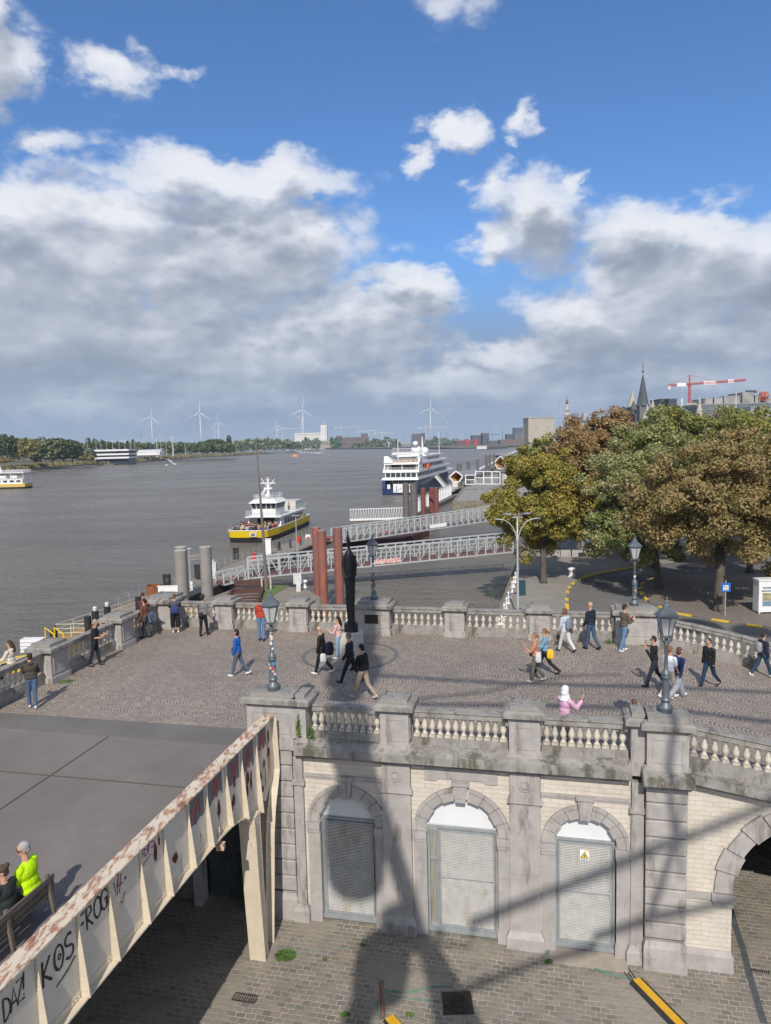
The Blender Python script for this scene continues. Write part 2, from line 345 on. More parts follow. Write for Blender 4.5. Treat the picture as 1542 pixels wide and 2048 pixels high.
def m_asphalt(name, c, joint=False):
    m, t, b = nodes_of(name); v = rot_map(t, AW)
    a = tuple(x*.86 for x in c); d = tuple(min(1, x*1.12) for x in c)
    cc = mixc(t, ramp(t, noise(t, v, .5, 8, .7), [(.35, (0, 0, 0)), (.65, (1, 1, 1))]), a, d)
    cc = mixc(t, tm(t, 'MULTIPLY', ramp(t, noise(t, v, 45, 3, .8), [(.4, (0, 0, 0)), (.7, (1, 1, 1))]), .35), cc, tuple(min(1, x*1.7) for x in c))
    cc = mixc(t, tm(t, 'MULTIPLY', ramp(t, noise(t, v, .17, 7, .75), [(.42, (0, 0, 0)), (.6, (1, 1, 1))]), .35), cc, tuple(x*.74 for x in c))
    st = ramp(t, noise(t, v, 1.1, 8, .8), [(.62, (0, 0, 0)), (.72, (1, 1, 1))]); cc = mixc(t, tm(t, 'MULTIPLY', st, .5), cc, tuple(x*.55 for x in c))
    t.links.new(cc, b.inputs['Base Color']); b.inputs['Roughness'].default_value = .8; b.inputs['Specular IOR Level'].default_value = .25
    bumpn(t, b, noise(t, v, 60, 4, .7), .35, .01)
    return m
def m_rubble(name, c1, c2, mort, bw=.5, rh=.16, dirt=(.12, .11, .09), dk=.5):
    m, t, b = nodes_of(name); tcn = t.nodes.new('ShaderNodeTexCoord')
    s = t.nodes.new('ShaderNodeSeparateXYZ'); t.links.new(rot_map(t, AW), s.inputs[0]); cm = t.nodes.new('ShaderNodeCombineXYZ')
    t.links.new(tm(t, 'ADD', s.outputs[0], s.outputs[1]), cm.inputs[0]); t.links.new(s.outputs[2], cm.inputs[1])
    nd = t.nodes.new('ShaderNodeTexNoise'); nd.inputs['Scale'].default_value = 2.2; t.links.new(cm.outputs[0], nd.inputs[0])
    va = t.nodes.new('ShaderNodeVectorMath'); va.operation = 'MULTIPLY_ADD'; t.links.new(nd.outputs['Color'], va.inputs[0]); va.inputs[1].default_value = (.10, .035, 0); t.links.new(cm.outputs[0], va.inputs[2])
    br = t.nodes.new('ShaderNodeTexBrick'); t.links.new(va.outputs[0], br.inputs[0]); br.offset_frequency = 2
    for k_, x in (('Scale', 1.0), ('Mortar Size', .005), ('Mortar Smooth', .5), ('Bias', 0.0), ('Brick Width', bw), ('Row Height', rh)): br.inputs[k_].default_value = x
    br.inputs['Color1'].default_value = (*c1, 1); br.inputs['Color2'].default_value = (*c2, 1); br.inputs['Mortar'].default_value = (*mort, 1)
    c = mixc(t, tm(t, 'MULTIPLY', ramp(t, noise(t, cm.outputs[0], 1.2, 9, .75), [(.45, (0, 0, 0)), (.7, (1, 1, 1))]), dk), br.outputs['Color'], dirt)
    t.links.new(c, b.inputs['Base Color']); b.inputs['Roughness'].default_value = .85; b.inputs['Specular IOR Level'].default_value = .2
    bumpn(t, b, tm(t, 'ADD', tm(t, 'MULTIPLY', br.outputs['Fac'], -1.0), noise(t, cm.outputs[0], 7, 8, .7)), .6, .03)
    return m
SETTS = m_setts(); FANS = m_fans(); WATER = m_water()
DECK = m_asphalt('deck_asphalt', (.176, .155, .146)); STRIP = m_asphalt('strip_asphalt', (.145, .135, .128)); ROAD = m_asphalt('road_asphalt', (.15, .145, .14)); PAVE = m_asphalt('quay_concrete', (.27, .255, .235))
LIME = m_rubble('pale_limestone', (.62, .57, .50), (.55, .50, .43), (.50, .45, .38), .40, .13, (.42, .38, .325), .7)
QUAYW = m_rubble('quay_masonry', (.20, .18, .14), (.27, .24, .19), (.09, .085, .07), 1.0, .45, (.06, .07, .035), .9)
BLUE = mat('bluestone', (.315, .295, .28), (.40, .378, .36), 2.2, .8, bump=.35, c3=(.20, .18, .165), streak=(1.6, 1.6, .35), t3=.60)
BLUED = mat('bluestone_weathered', (.215, .20, .185), (.31, .295, .275), 3.0, .85, bump=.4, c3=(.105, .10, .075), streak=(1.2, 1.2, .4), t3=.56)
BALU = mat('baluster_stone', (.58, .53, .445), (.42, .385, .32), 9, .85, bump=.5, c3=(.20, .18, .14), t3=.62, rand=.12)
CREAM = mat('cream_paint', (.62, .545, .425), (.54, .47, .36), 3, .5, c3=(.30, .13, .055), t3=.68, streak=(3, 3, .8), bump=.1)
CREAMW = mat('cream_paint_web', (.56, .52, .46), (.48, .45, .40), 2, .5, c3=(.30, .17, .09), t3=.735, streak=(2, 2, .5), bump=.1)
CREAMR = mat('rusty_cream_paint', (.62, .54, .42), (.36, .19, .12), 5.5, .65, c3=(.24, .10, .065), t3=.59, lo=.49, hi=.60, bump=.5, aniso=(2.2, .7, 1), streak=(1.5, .6, 1))
RUST = mat('rust', (.30, .105, .035), (.19, .07, .035), 3, .85, bump=.4, c3=(.10, .05, .035), t3=.6)
RUSTD = mat('dark_rust', (.055, .022, .016), (.09, .035, .02), 9, .9)
GALV = mat('galvanised_steel', (.44, .47, .48), (.36, .385, .395), 8, .5, .35)
GALVL = mat('light_galvanised_steel', (.50, .53, .55), (.40, .43, .45), 5, .5, .2)
GRATE = mat('grating_steel', (.64, .635, .62), (.54, .54, .52), 4, .5, .15, c3=(.50, .44, .36), t3=.60, streak=(1, 1, .3))
FRAMEM = mat('door_frame_steel', (.34, .365, .375), (.27, .295, .305), 4, .5, .2)
WHITE = mat('white_paint', (.78, .78, .78), (.70, .70, .70), 2, .45)
WHITED = mat('dusty_white', (.62, .62, .60), (.50, .50, .48), 3, .6)
TYMP = mat('tympanum_white', (.70, .72, .74), (.66, .68, .70), 1.5, .5)
BLACK = mat('black_rubber', (.02, .02, .022), (.035, .035, .035), 4, .6)
BRONZE = mat('dark_bronze', (.010, .011, .013), (.020, .021, .024), 6, .42, .4, bump=.3, bscale=14)
LAMPM = mat('lamp_iron', (.135, .16, .175), (.10, .12, .135), 6, .45, .3, bump=.1)
YEL = mat('yellow_paint', (.80, .56, .01), (.70, .47, .01), 2, .45)
YELK = mat('kerb_yellow', (.72, .50, .05), (.55, .38, .05), 3, .8)
REDP = mat('red_primer', (.27, .105, .085), (.21, .095, .08), .8, .7, c3=(.42, .12, .055), t3=.58, streak=(1, 1, .25), bump=.2)
REDPB = mat('maroon_paint', (.22, .075, .065), (.16, .06, .055), 2, .7)
PILEG = mat('grey_pile', (.29, .27, .255), (.235, .22, .21), .8, .7, c3=(.20, .17, .15), t3=.62, streak=(1, 1, .2), bump=.15)
PILED = mat('dark_pile', (.15, .14, .135), (.115, .105, .10), .8, .7)
NAVY = mat('navy_hull', (.015, .035, .10), (.02, .045, .12), 1, .35)
GLASSD = mat('dark_glass', (.03, .04, .05), (.05, .065, .075), 1, .12, spec=.8)
WOOD = mat('weathered_wood', (.16, .13, .105), (.11, .09, .075), 3, .8, aniso=(1, 1, 1), bump=.4)
WOODO = mat('orange_wood', (.62, .36, .11), (.50, .28, .08), 2, .6)
RED = mat('red_paint', (.55, .03, .02), (.48, .03, .02), 2, .5)
BLUEP = mat('blue_paint', (.02, .14, .45), (.02, .12, .40), 2, .5)
BRICK = mat('old_brick', (.22, .13, .095), (.17, .10, .08), .3, .9)
SLATE = mat('slate_roof', (.06, .07, .085), (.09, .10, .115), .6, .6)
CONC = mat('concrete', (.40, .385, .36), (.32, .31, .29), .6, .85, bump=.2)
MUD = mat('river_mud', (.20, .165, .13), (.14, .12, .09), .05, .7)
GRASS = mat('grass_bank', (.12, .13, .045), (.17, .155, .06), .06, .95)
# ============================================================ GROUND AND RIVER
rnd = random.Random(5)
S_RIV, K_FAR, S_B = -17.3, -12.45, 3.9
def poly(pts, z, name, m, kind='structure', thick=None):
    mb = MB()
    if thick is None: mb.add([(p[0], p[1], z) for p in pts], [tuple(range(len(pts)))])
    else: mb.prism([(p[0], p[1]) for p in pts], lambda a, b_, d: Vector((a, b_, d)), z-thick, z)
    return struct(name, mb, m, kind)
sk = lambda s, k: (wp(s, k, 0).x, wp(s, k, 0).y)
mb = MB(); mb.add([(-5300, 30, -3), (5300, 30, -3), (5300, 6000, -3), (-5300, 6000, -3)], [(0, 1, 2, 3)]); struct('river_water', mb, WATER)
mb = MB(); mb.add([(-5300, -50, -6), (5300, -50, -6), (5300, 6000, -6), (-5300, 6000, -6)], [(0, 1, 2, 3)]); struct('river_bed', mb, MUD)
# street in front of and under the terrace (one sheet on a solid block down into the ground)
poly([sk(S_RIV+.6, K_FAR+.5), sk(60, K_FAR+.5), sk(60, 40), sk(S_RIV+.6, 40)], 0, 'street', SETTS, thick=5)
# plaza slab and its ramp
mb = MB(); mb.wbox(S_RIV, 4.6, K_FAR-.3, -.2, PZ-.45, PZ); mb.wbox(4.6, 26, K_FAR-.3, -.2, PZ-.45, PZ, z0b=PZ-.45-.17*21.4, z1b=PZ-.17*21.4)
mb.wbox(S_RIV, -7.6, -.2, -.8+.6, PZ-.45, PZ)
struct('plaza_paving', mb, FANS)
# the ring set into the paving round the statue
rc = at(700, 1311, PZ); mb = MB(); n = 48
for (r0, r1) in ((1.80, 1.98),):
    vs = [(rc.x+r*math.cos(2*PI*i/n), rc.y+r*1.02*math.sin(2*PI*i/n), PZ+.006) for r in (r0, r1) for i in range(n)]
    mb.add(vs, [(i, (i+1) % n, n+(i+1) % n, n+i) for i in range(n)])
struct('paving_ring', mb, mat('ring_setts', (.10, .10, .10), (.17, .165, .16), 14, .7))
# bridge deck left of the girder
mb = MB(); mb.wbox(S_RIV, -6.66, -.85, .32, PZ-.3, PZ+.008); struct('asphalt_strip', mb, STRIP)
mb = MB()
for (a, b_) in ((S_RIV, -11.915), (-11.85, -6.90)):
    for (c, d) in ((.335, 2.90), (2.99, 9.5), (9.57, 30)): mb.wbox(a, b_, c, d, PZ-.3, PZ+.004)
struct('bridge_deck_paving', mb, DECK)
mb = MB(); mb.wbox(S_RIV, -6.92, .34, 30, PZ-.6, PZ-.012)
struct('joint_filler', mb, mat('joint_moss', (.07, .065, .045), (.10, .095, .06), 9, .95))
# ============================================================ BALUSTERS AND BALUSTRADES
def baluster_mesh(n=10, h=.62):
    mb = MB(); q = h/.62
    mb.box(-.085, .085, -.085, .085, 0, .075*q)
    mb.lathe([(.05, .075*q), (.075, .10*q), (.055, .13*q), (.042, .17*q), (.06, .22*q), (.088, .29*q), (.092, .33*q), (.075, .39*q), (.05, .46*q), (.04, .51*q), (.062, .53*q), (.05, .555*q), (.07, .575*q)], n=n)
    mb.box(-.08, .08, -.08, .08, .575*q, h)
    return mb
def balustrade(a, b_, za, zb, label, grp='stone balustrades round the terrace', count=None, base_h=.42, rail_top=1.20, depth=.30, dark=False):
    """a, b_: ground points (x,y); za, zb floor heights"""
    a = Vector((a[0], a[1], za)); b_ = Vector((b_[0], b_[1], zb)); d = b_-a; L = Vector((d.x, d.y, 0)).length
    t = thing('balustrade', label, 'balustrade', a, 0, grp)
    side = Vector((-d.y, d.x, 0)).normalized()
    def bar(z0, z1, w): 
        m_ = MB(); s_ = side*w/2; u0 = Vector((0, 0, z0)); u1 = Vector((0, 0, z1))
        m_.hexa([a-s_+u0, b_-s_+u0, b_+s_+u0, a+s_+u0], [a-s_+u1, b_-s_+u1, b_+s_+u1, a+s_+u1]); return m_
    m1 = bar(-.1, base_h-.10, depth*1.05); m2 = bar(base_h-.10, base_h, depth*.85); m1.v, m1.f, m1.m = m1.v, m1.f, m1.m
    m1.add(m2.v, m2.f); m1.build('base', BLUED, t)
    r = bar(rail_top-.20, rail_top-.05, depth*.85); r2 = bar(rail_top-.05, rail_top, depth*1.1); r.add(r2.v, r2.f); r.build('rail', BLUED, t)
    h = rail_top-.20-base_h; n = count or max(3, round(L/.29))
    me = None
    yaw = math.atan2(d.y, d.x)
    for i in range(n):
        p = a+d*((i+.62)/(n+.24))
        if me is None:
            o = baluster_mesh(10, h+.004).build('baluster', BALU); autosmooth(o, 50); me = o.data
        else: o = bpy.data.objects.new('baluster', me); COL.objects.link(o)
        o.parent = t; o.location = p-a+Vector((0, 0, base_h-.002)); o.rotation_euler = (0, 0, yaw)
    return t
def pier(s0, s1, k0, k1, zf, label, h=1.33, big=False, grp='stone piers of the balustrade', floor_=None, panel=True, m1=None):
    c = wp((s0+s1)/2, (k0+k1)/2, zf); t = thing('balustrade_pier', label, 'stone pier', c, 0, grp); m1 = m1 or BLUE
    z0 = zf if floor_ is None else floor_
    mb = MB(); mb.wbox(s0-.06, s1+.06, k0-.06, k1+.06, z0, zf+.22); mb.build('plinth', BLUE, t)
    mb = MB(); mb.wbox(s0, s1, k0, k1, zf+.22, zf+h-.002)
    if panel:                                     # recessed looking panels: a thin frame standing proud on each side
        a, b_, zb, zt, w, pr = .14, .14, zf+.34, zf+h-.18, .035, .018
        for kk, sg in ((k1, 1), (k0, -1)):
            ka, kb = (kk, kk+pr) if sg > 0 else (kk-pr, kk)
            for (x0, x1, y0, y1) in ((s0+a, s1-a, zb, zb+w), (s0+a, s1-a, zt-w, zt), (s0+a, s0+a+w, zb+w, zt-w), (s1-a-w, s1-a, zb+w, zt-w)): mb.wbox(x0, x1, ka, kb, y0, y1)
        for ss, sg in ((s1, 1), (s0, -1)):
            sa, sb = (ss, ss+pr) if sg > 0 else (ss-pr, ss)
            for (x0, x1, y0, y1) in ((k0+a, k1-a, zb, zb+w), (k0+a, k1-a, zt-w, zt), (k0+a, k0+a+w, zb+w, zt-w), (k1-a-w, k1-a, zb+w, zt-w)): mb.wbox(sa, sb, x0, x1, y0, y1)
    mb.build('shaft', m1, t)
    mb = MB(); mb.wbox(s0-.05, s1+.05, k0-.05, k1+.05, zf+h, zf+h+.07); mb.wbox(s0-.15, s1+.15, k0-.15, k1+.15, zf+h+.07, zf+h+.20); mb.wfrust(s0-.15, s1+.15, k0-.15, k1+.15, zf+h+.20, zf+h+.25, .09)
    mb.wbox(s0+.02, s1-.02, k0+.02, k1-.02, zf+h+.25, zf+h+.36)
    mb.build('cap', BLUED, t)
    return t
W2 = lambda s, k: sk(s, k)
near_s = [(-6.75, 1), (-3.15, 0), (.37, 0), (3.92, 1)]
# near side, standing on the wall head
NKZ = PZ+.0
pier(-7.5, -6.05, -.62, .12, PZ+.02, 'wide stone pier beside the rusty girder carrying the lamp with the sticker covered post', h=1.15, floor_=PZ-.1)
pier(-6.05, -5.72, -.56, .12, PZ+.02, 'narrow stone half pier attached right of the lamp pier by the girder', h=1.15, floor_=PZ-.1, panel=False)
pier(-3.56, -2.76, -.62, .10, PZ+.02, 'grey stone pier above the pilaster between the first and second mesh doors', h=1.15, floor_=PZ-.1)
pier(-.03, .77, -.62, .10, PZ+.02, 'grey stone pier above the pilaster between the second and third mesh doors', h=1.15, floor_=PZ-.1)
pier(3.42, 4.42, -.60, .34, PZ+.02, 'wide stone pier at the top of the ramp carrying the nearest right hand lamp', h=1.15, floor_=PZ-.1)
pier(3.06, 3.42, -.56, .12, PZ+.02, 'narrow stone half pier attached left of the pier with the nearest lamp', h=1.15, floor_=PZ-.1, panel=False)
balustrade(W2(-5.70, -.25), W2(-3.60, -.25), PZ, PZ, 'near stone balustrade above the first mesh door half in shadow', count=10)
balustrade(W2(-2.72, -.25), W2(-.07, -.25), PZ, PZ, 'near stone balustrade above the wide middle mesh door', count=12)
balustrade(W2(.81, -.25), W2(3.02, -.25), PZ, PZ, 'near stone balustrade in front of the woman in the pink coat', count=10)
balustrade(W2(4.46, -.15), W2(13.5, -.15), PZ+.02, PZ+.02-.165*9, 'near sloping balustrade running down the ramp at the right edge', count=36)
# far side
fp = [(-14.0, 'far stone pier right of the man in the black hat'), (-10.3, 'far stone pier right of the man in the red hooded top'), (-3.05, 'far stone pier between the statue and the river gangways'), (.6, 'far stone pier left of the walking woman in white trousers')]
for s_, lb in fp: pier(s_-.42, s_+.42, K_FAR-.42, K_FAR+.36, PZ, lb, h=1.12)
pier(-7.55, -5.95, K_FAR-.55, K_FAR+.55, PZ, 'wide far stone pier with dark plaque behind the statue', h=1.16)
pier(3.72, 5.35, K_FAR-.5, K_FAR+.5, PZ, 'wide far stone pier behind the man in the brown jacket', h=1.16)
balustrade(W2(-16.3, K_FAR), W2(-14.46, K_FAR), PZ, PZ, 'far balustrade between the corner and the man in the black hat')
balustrade(W2(-13.54, K_FAR), W2(-10.76, K_FAR), PZ, PZ, 'far balustrade behind the man in the red hooded top')
balustrade(W2(-9.84, K_FAR), W2(-7.6, K_FAR), PZ, PZ, 'far balustrade left of the dark statue')
balustrade(W2(-5.9, K_FAR), W2(-3.5, K_FAR), PZ, PZ, 'far balustrade right of the plaque pier partly in shadow')
balustrade(W2(-2.6, K_FAR), W2(.15, K_FAR), PZ, PZ, 'far balustrade in front of the open dock water')
balustrade(W2(1.05, K_FAR), W2(3.68, K_FAR), PZ, PZ, 'far balustrade behind the bald man in navy jacket')
cur = [(5.4, K_FAR), (7.0, K_FAR+.12), (8.6, K_FAR+.55), (10.2, K_FAR+1.4), (11.8, K_FAR+2.7), (13.4, K_FAR+4.3)]
lbs = ['top stretch of the far ramp balustrade beside the lamp pier', 'second stretch of the far ramp balustrade above the leather jacket man', 'third stretch of the far ramp balustrade curving towards the right', 'far ramp balustrade stretch left of the man with the grey backpack', 'lowest stretch of the far ramp balustrade at the picture edge']
for i in range(5):
    a, b_ = cur[i], cur[i+1]; balustrade(W2(*a), W2(*b_), PZ-.17*max(0, a[0]-4.6), PZ-.17*max(0, b_[0]-4.6), lbs[i])
# river side
rk = [(-.3, 'left edge stone pier of the river balustrade'), (-4.2, 'river side stone pier right of the couple at the balustrade'), (-8.7, 'river side stone pier right of the man in black shirt with the phone')]
for k_, lb in rk: pier(S_RIV-.45, S_RIV+.40, k_-.5, k_+.5, PZ, lb, h=1.12)
pier(S_RIV-.5, S_RIV+.75, K_FAR-.7, K_FAR+.75, PZ, 'big corner stone pier above the river behind the seated teenager', h=1.16, panel=False)
balustrade(W2(S_RIV, -.85), W2(S_RIV, -3.65), PZ, PZ, 'river balustrade stretch behind the couple at the left edge', dark=True)
balustrade(W2(S_RIV, -4.75), W2(S_RIV, -8.15), PZ, PZ, 'river balustrade stretch behind the man looking at his phone', dark=True)
balustrade(W2(S_RIV, -9.25), W2(S_RIV, -11.65), PZ, PZ, 'river balustrade stretch under the seated curly haired teenager', dark=True)
balustrade(W2(S_RIV, 8.0), W2(S_RIV, .25), PZ, PZ, 'river balustrade stretch running out of the left edge', dark=True)
# plaque on the far lamp pier
mb = MB(); mb.wbox(-7.06, -6.44, K_FAR+.55, K_FAR+.585, PZ+.55, PZ+.95)
single('plaque', mb, mat('plaque', (.03, .022, .018), (.05, .035, .03), 8, .5, .4), 'dark bronze plaque fixed to the wide pier behind the statue', 'plaque', wp(-6.7, K_FAR+.56, PZ+.7))
# ============================================================ TERRACE WALL
T = thing('terrace_wall', 'pale stone terrace wall with grey pilasters, arched mesh doors and a deep cornice', 'wall', wp(-1.5, 0, 0))
def arch_wall(mb, s0, s1, z1, cx, r, zs, k0, k1, n=20, z0=0.0):
    mb.wbox(s0, cx-r, k0, k1, z0, zs); mb.wbox(cx+r, s1, k0, k1, z0, zs)
    mb.wbox(s0, cx-r, k0, k1, zs, z1); mb.wbox(cx+r, s1, k0, k1, zs, z1)
    P = [(cx-r*math.cos(PI*i/n), zs+r*math.sin(PI*i/n)) for i in range(n+1)]
    for i in range(n):
        (a, za), (b_, zb) = P[i], P[i+1]
        mb.hexa([wp(a, k1, za), wp(b_, k1, zb), wp(b_, k0, zb), wp(a, k0, za)], [wp(a, k1, z1), wp(b_, k1, z1), wp(b_, k0, z1), wp(a, k0, z1)])
ZC = 4.95
arches = [(-4.63, .83, 3.02, -5.88, -3.57, 4.46), (-1.36, 1.0, 3.05, -2.74, -.04, 4.56), (1.93, .80, 3.05, .78, 3.08, 4.44)]
mb = MB()
for cx, r, zs, s0, s1, kt in arches: arch_wall(mb, s0, s1, ZC, cx, r, zs, -.75, 0)
arch_wall(mb, 4.42, 14, 3.35, 7.68, 2.12, 2.15, -.9, 0) if False else None
# the wall right of the pier follows the ramp down
def zr(s): return 5.0-.165*(s-4.42)
r_, cx_, zs_ = 2.12, 7.68, 2.15
mb.wbox(4.42, cx_-r_, -.9, 0, 0, zr(4.42), z1b=zr(cx_-r_)); mb.wbox(cx_+r_, 16, -.9, 0, 0, zr(cx_+r_), z1b=zr(16))
P = [(cx_-r_*math.cos(PI*i/26), zs_+r_*math.sin(PI*i/26)) for i in range(27)]
for (a, za), (b_, zb) in zip(P, P[1:]): mb.hexa([wp(a, 0, za), wp(b_, 0, zb), wp(b_, -.9, zb), wp(a, -.9, za)], [wp(a, 0, zr(a)), wp(b_, 0, zr(b_)), wp(b_, -.9, zr(b_)), wp(a, -.9, zr(a))])
mb.build('wall_face', LIME, T)
# vaulted passage behind the big arch
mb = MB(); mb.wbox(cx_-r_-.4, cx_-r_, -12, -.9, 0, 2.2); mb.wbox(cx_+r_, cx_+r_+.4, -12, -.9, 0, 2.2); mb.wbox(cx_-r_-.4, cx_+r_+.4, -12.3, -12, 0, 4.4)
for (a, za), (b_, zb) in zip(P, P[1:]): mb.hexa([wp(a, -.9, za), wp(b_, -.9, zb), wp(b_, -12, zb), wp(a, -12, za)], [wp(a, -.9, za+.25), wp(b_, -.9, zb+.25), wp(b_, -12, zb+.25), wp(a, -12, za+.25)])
mb.build('passage_vault', mat('shade_dark_brick', (.07, .062, .055), (.10, .09, .08), 2, .9), T)  # brick colour made near black, the passage's shade is put into it
# remaining body of the terrace (river side, back, under the bridge)
mb = MB(); mb.wbox(S_RIV-.3, -9.5, -.7, -.2, -4, 4.7); mb.wbox(-7.7, -7.4, -.75, -.1, 0, 5.0); mb.wbox(-9.5, -7.7, -.7, -.2, 3.3, 4.9)
mb.wbox(S_RIV-.35, S_RIV+.3, K_FAR-.5, 30, -5, PZ-.1); mb.wbox(S_RIV+.31, 26, K_FAR-.5, K_FAR+.3, -5, 4.6, z1b=1.2)
mb.build('rear_walling', QUAYW, T)
mb = MB()
for s0, s1 in ((-9.5, -9.25), (-7.75, -7.7)): mb.wbox(s0, s1, -.35, .08, 0, 3.3)
mb.build('shutter_jamb', BLUE, T)
mb = MB()
for i in range(52): z = .05+i*.0625; mb.hexa([wp(-9.25, -.5, z), wp(-7.75, -.5, z), wp(-7.75, -.53, z), wp(-9.25, -.53, z)], [wp(-9.25, -.47, z+.058), wp(-7.75, -.47, z+.058), wp(-7.75, -.53, z+.058), wp(-9.25, -.53, z+.058)])
mb.build('roller_shutter', mat('shutter_steel', (.20, .21, .22), (.15, .16, .165), 3, .5, .4), T)
# pilasters, rusticated piers, plinths
mb = MB(); wq = rnd.random
for (s0, s1) in ((-6.85, -6.16), ):
    pass
def rustic(mb, s0, s1, k1, z0, z1, n, g=.035):
    h = (z1-z0)/n
    mb.wbox(s0+.05, s1-.05, -.2, k1-.06, z0, z1)
    for i in range(n):
        a, b_ = z0+i*h+g/2, z0+(i+1)*h-g/2; c = .025
        for (q0, q1, ins) in ((a, a+c, 0), (b_-c, b_, 1)): pass
        B = [wp(s0+c, k1-c, a), wp(s1-c, k1-c, a), wp(s1-c, -.15, a), wp(s0+c, -.15, a)]; Bm = [wp(s0, k1, a+c), wp(s1, k1, a+c), wp(s1, -.15, a+c), wp(s0, -.15, a+c)]
        Tm = [wp(s0, k1, b_-c), wp(s1, k1, b_-c), wp(s1, -.15, b_-c), wp(s0, -.15, b_-c)]; Tt = [wp(s0+c, k1-c, b_), wp(s1-c, k1-c, b_), wp(s1-c, -.15, b_), wp(s0+c, -.15, b_)]
        mb.hexa(B, Bm); mb.hexa(Bm, Tm); mb.hexa(Tm, Tt)
for nm, s0, s1 in (('rusticated_pier', -7.38, -6.18), ('rusticated_pier', 3.42, 4.42)):
    kq = .12 if s0 < 0 else .30; mb = MB(); rustic(mb, s0, s1, kq, .85, 4.98 if s0 > 0 else 5.14, 9); mb.wbox(s0-.04, s1+.04, -.15, kq+.06, 0, .62); mb.wfrust(s0-.04, s1+.04, -.15, kq+.06, .62, .80, .06)
    mb.build(nm, BLUE, T)
for s0, s1, full in ((-6.16, -5.88, 0), (-3.57, -2.74, 1), (-.04, .78, 1), (3.08, 3.40, 0)):
    mb = MB(); k = .10
    mb.wbox(s0, s1, -.1, k, .5, 2.1); mb.wbox(s0+.004, s1-.004, -.1, k-.003, 2.106, 4.12); mb.wbox(s0-.05, s1+.05, -.1, k+.06, 4.12, 4.20); mb.wbox(s0-.03, s1+.03, -.1, k+.035, 4.20, 4.27)
    mb.wbox(s0+.01, s1-.01, -.1, k+.02, 4.27, ZC); mb.wbox(s0-.10, s1+.10, -.1, k+.13, 0, .32); mb.wfrust(s0-.10, s1+.10, -.1, k+.13, .32, .5, .09)
    o = mb.build('pilaster', BLUE, T)
    if full:
        c = (s0+s1)/2; m2 = MB(); n = 20
        for (r0, r1, pr) in ((0, .09, .035), (.12, .17, .03)):
            vs = [wp(c+r*math.cos(2*PI*i/n), k+.02+d, 4.62+r*math.sin(2*PI*i/n)) for r in (max(r0, .001), r1) for d in (0, pr) for i in range(n)]
            fs = []
            for i in range(n):
                j = (i+1) % n; fs += [(n+i, n+j, 3*n+j, 3*n+i), (2*n+i, 2*n+j, 3*n+j, 3*n+i), (i, j, n+j, n+i)]
            m2.add(vs, fs)
        m2.build('roundel', BLUE, o)
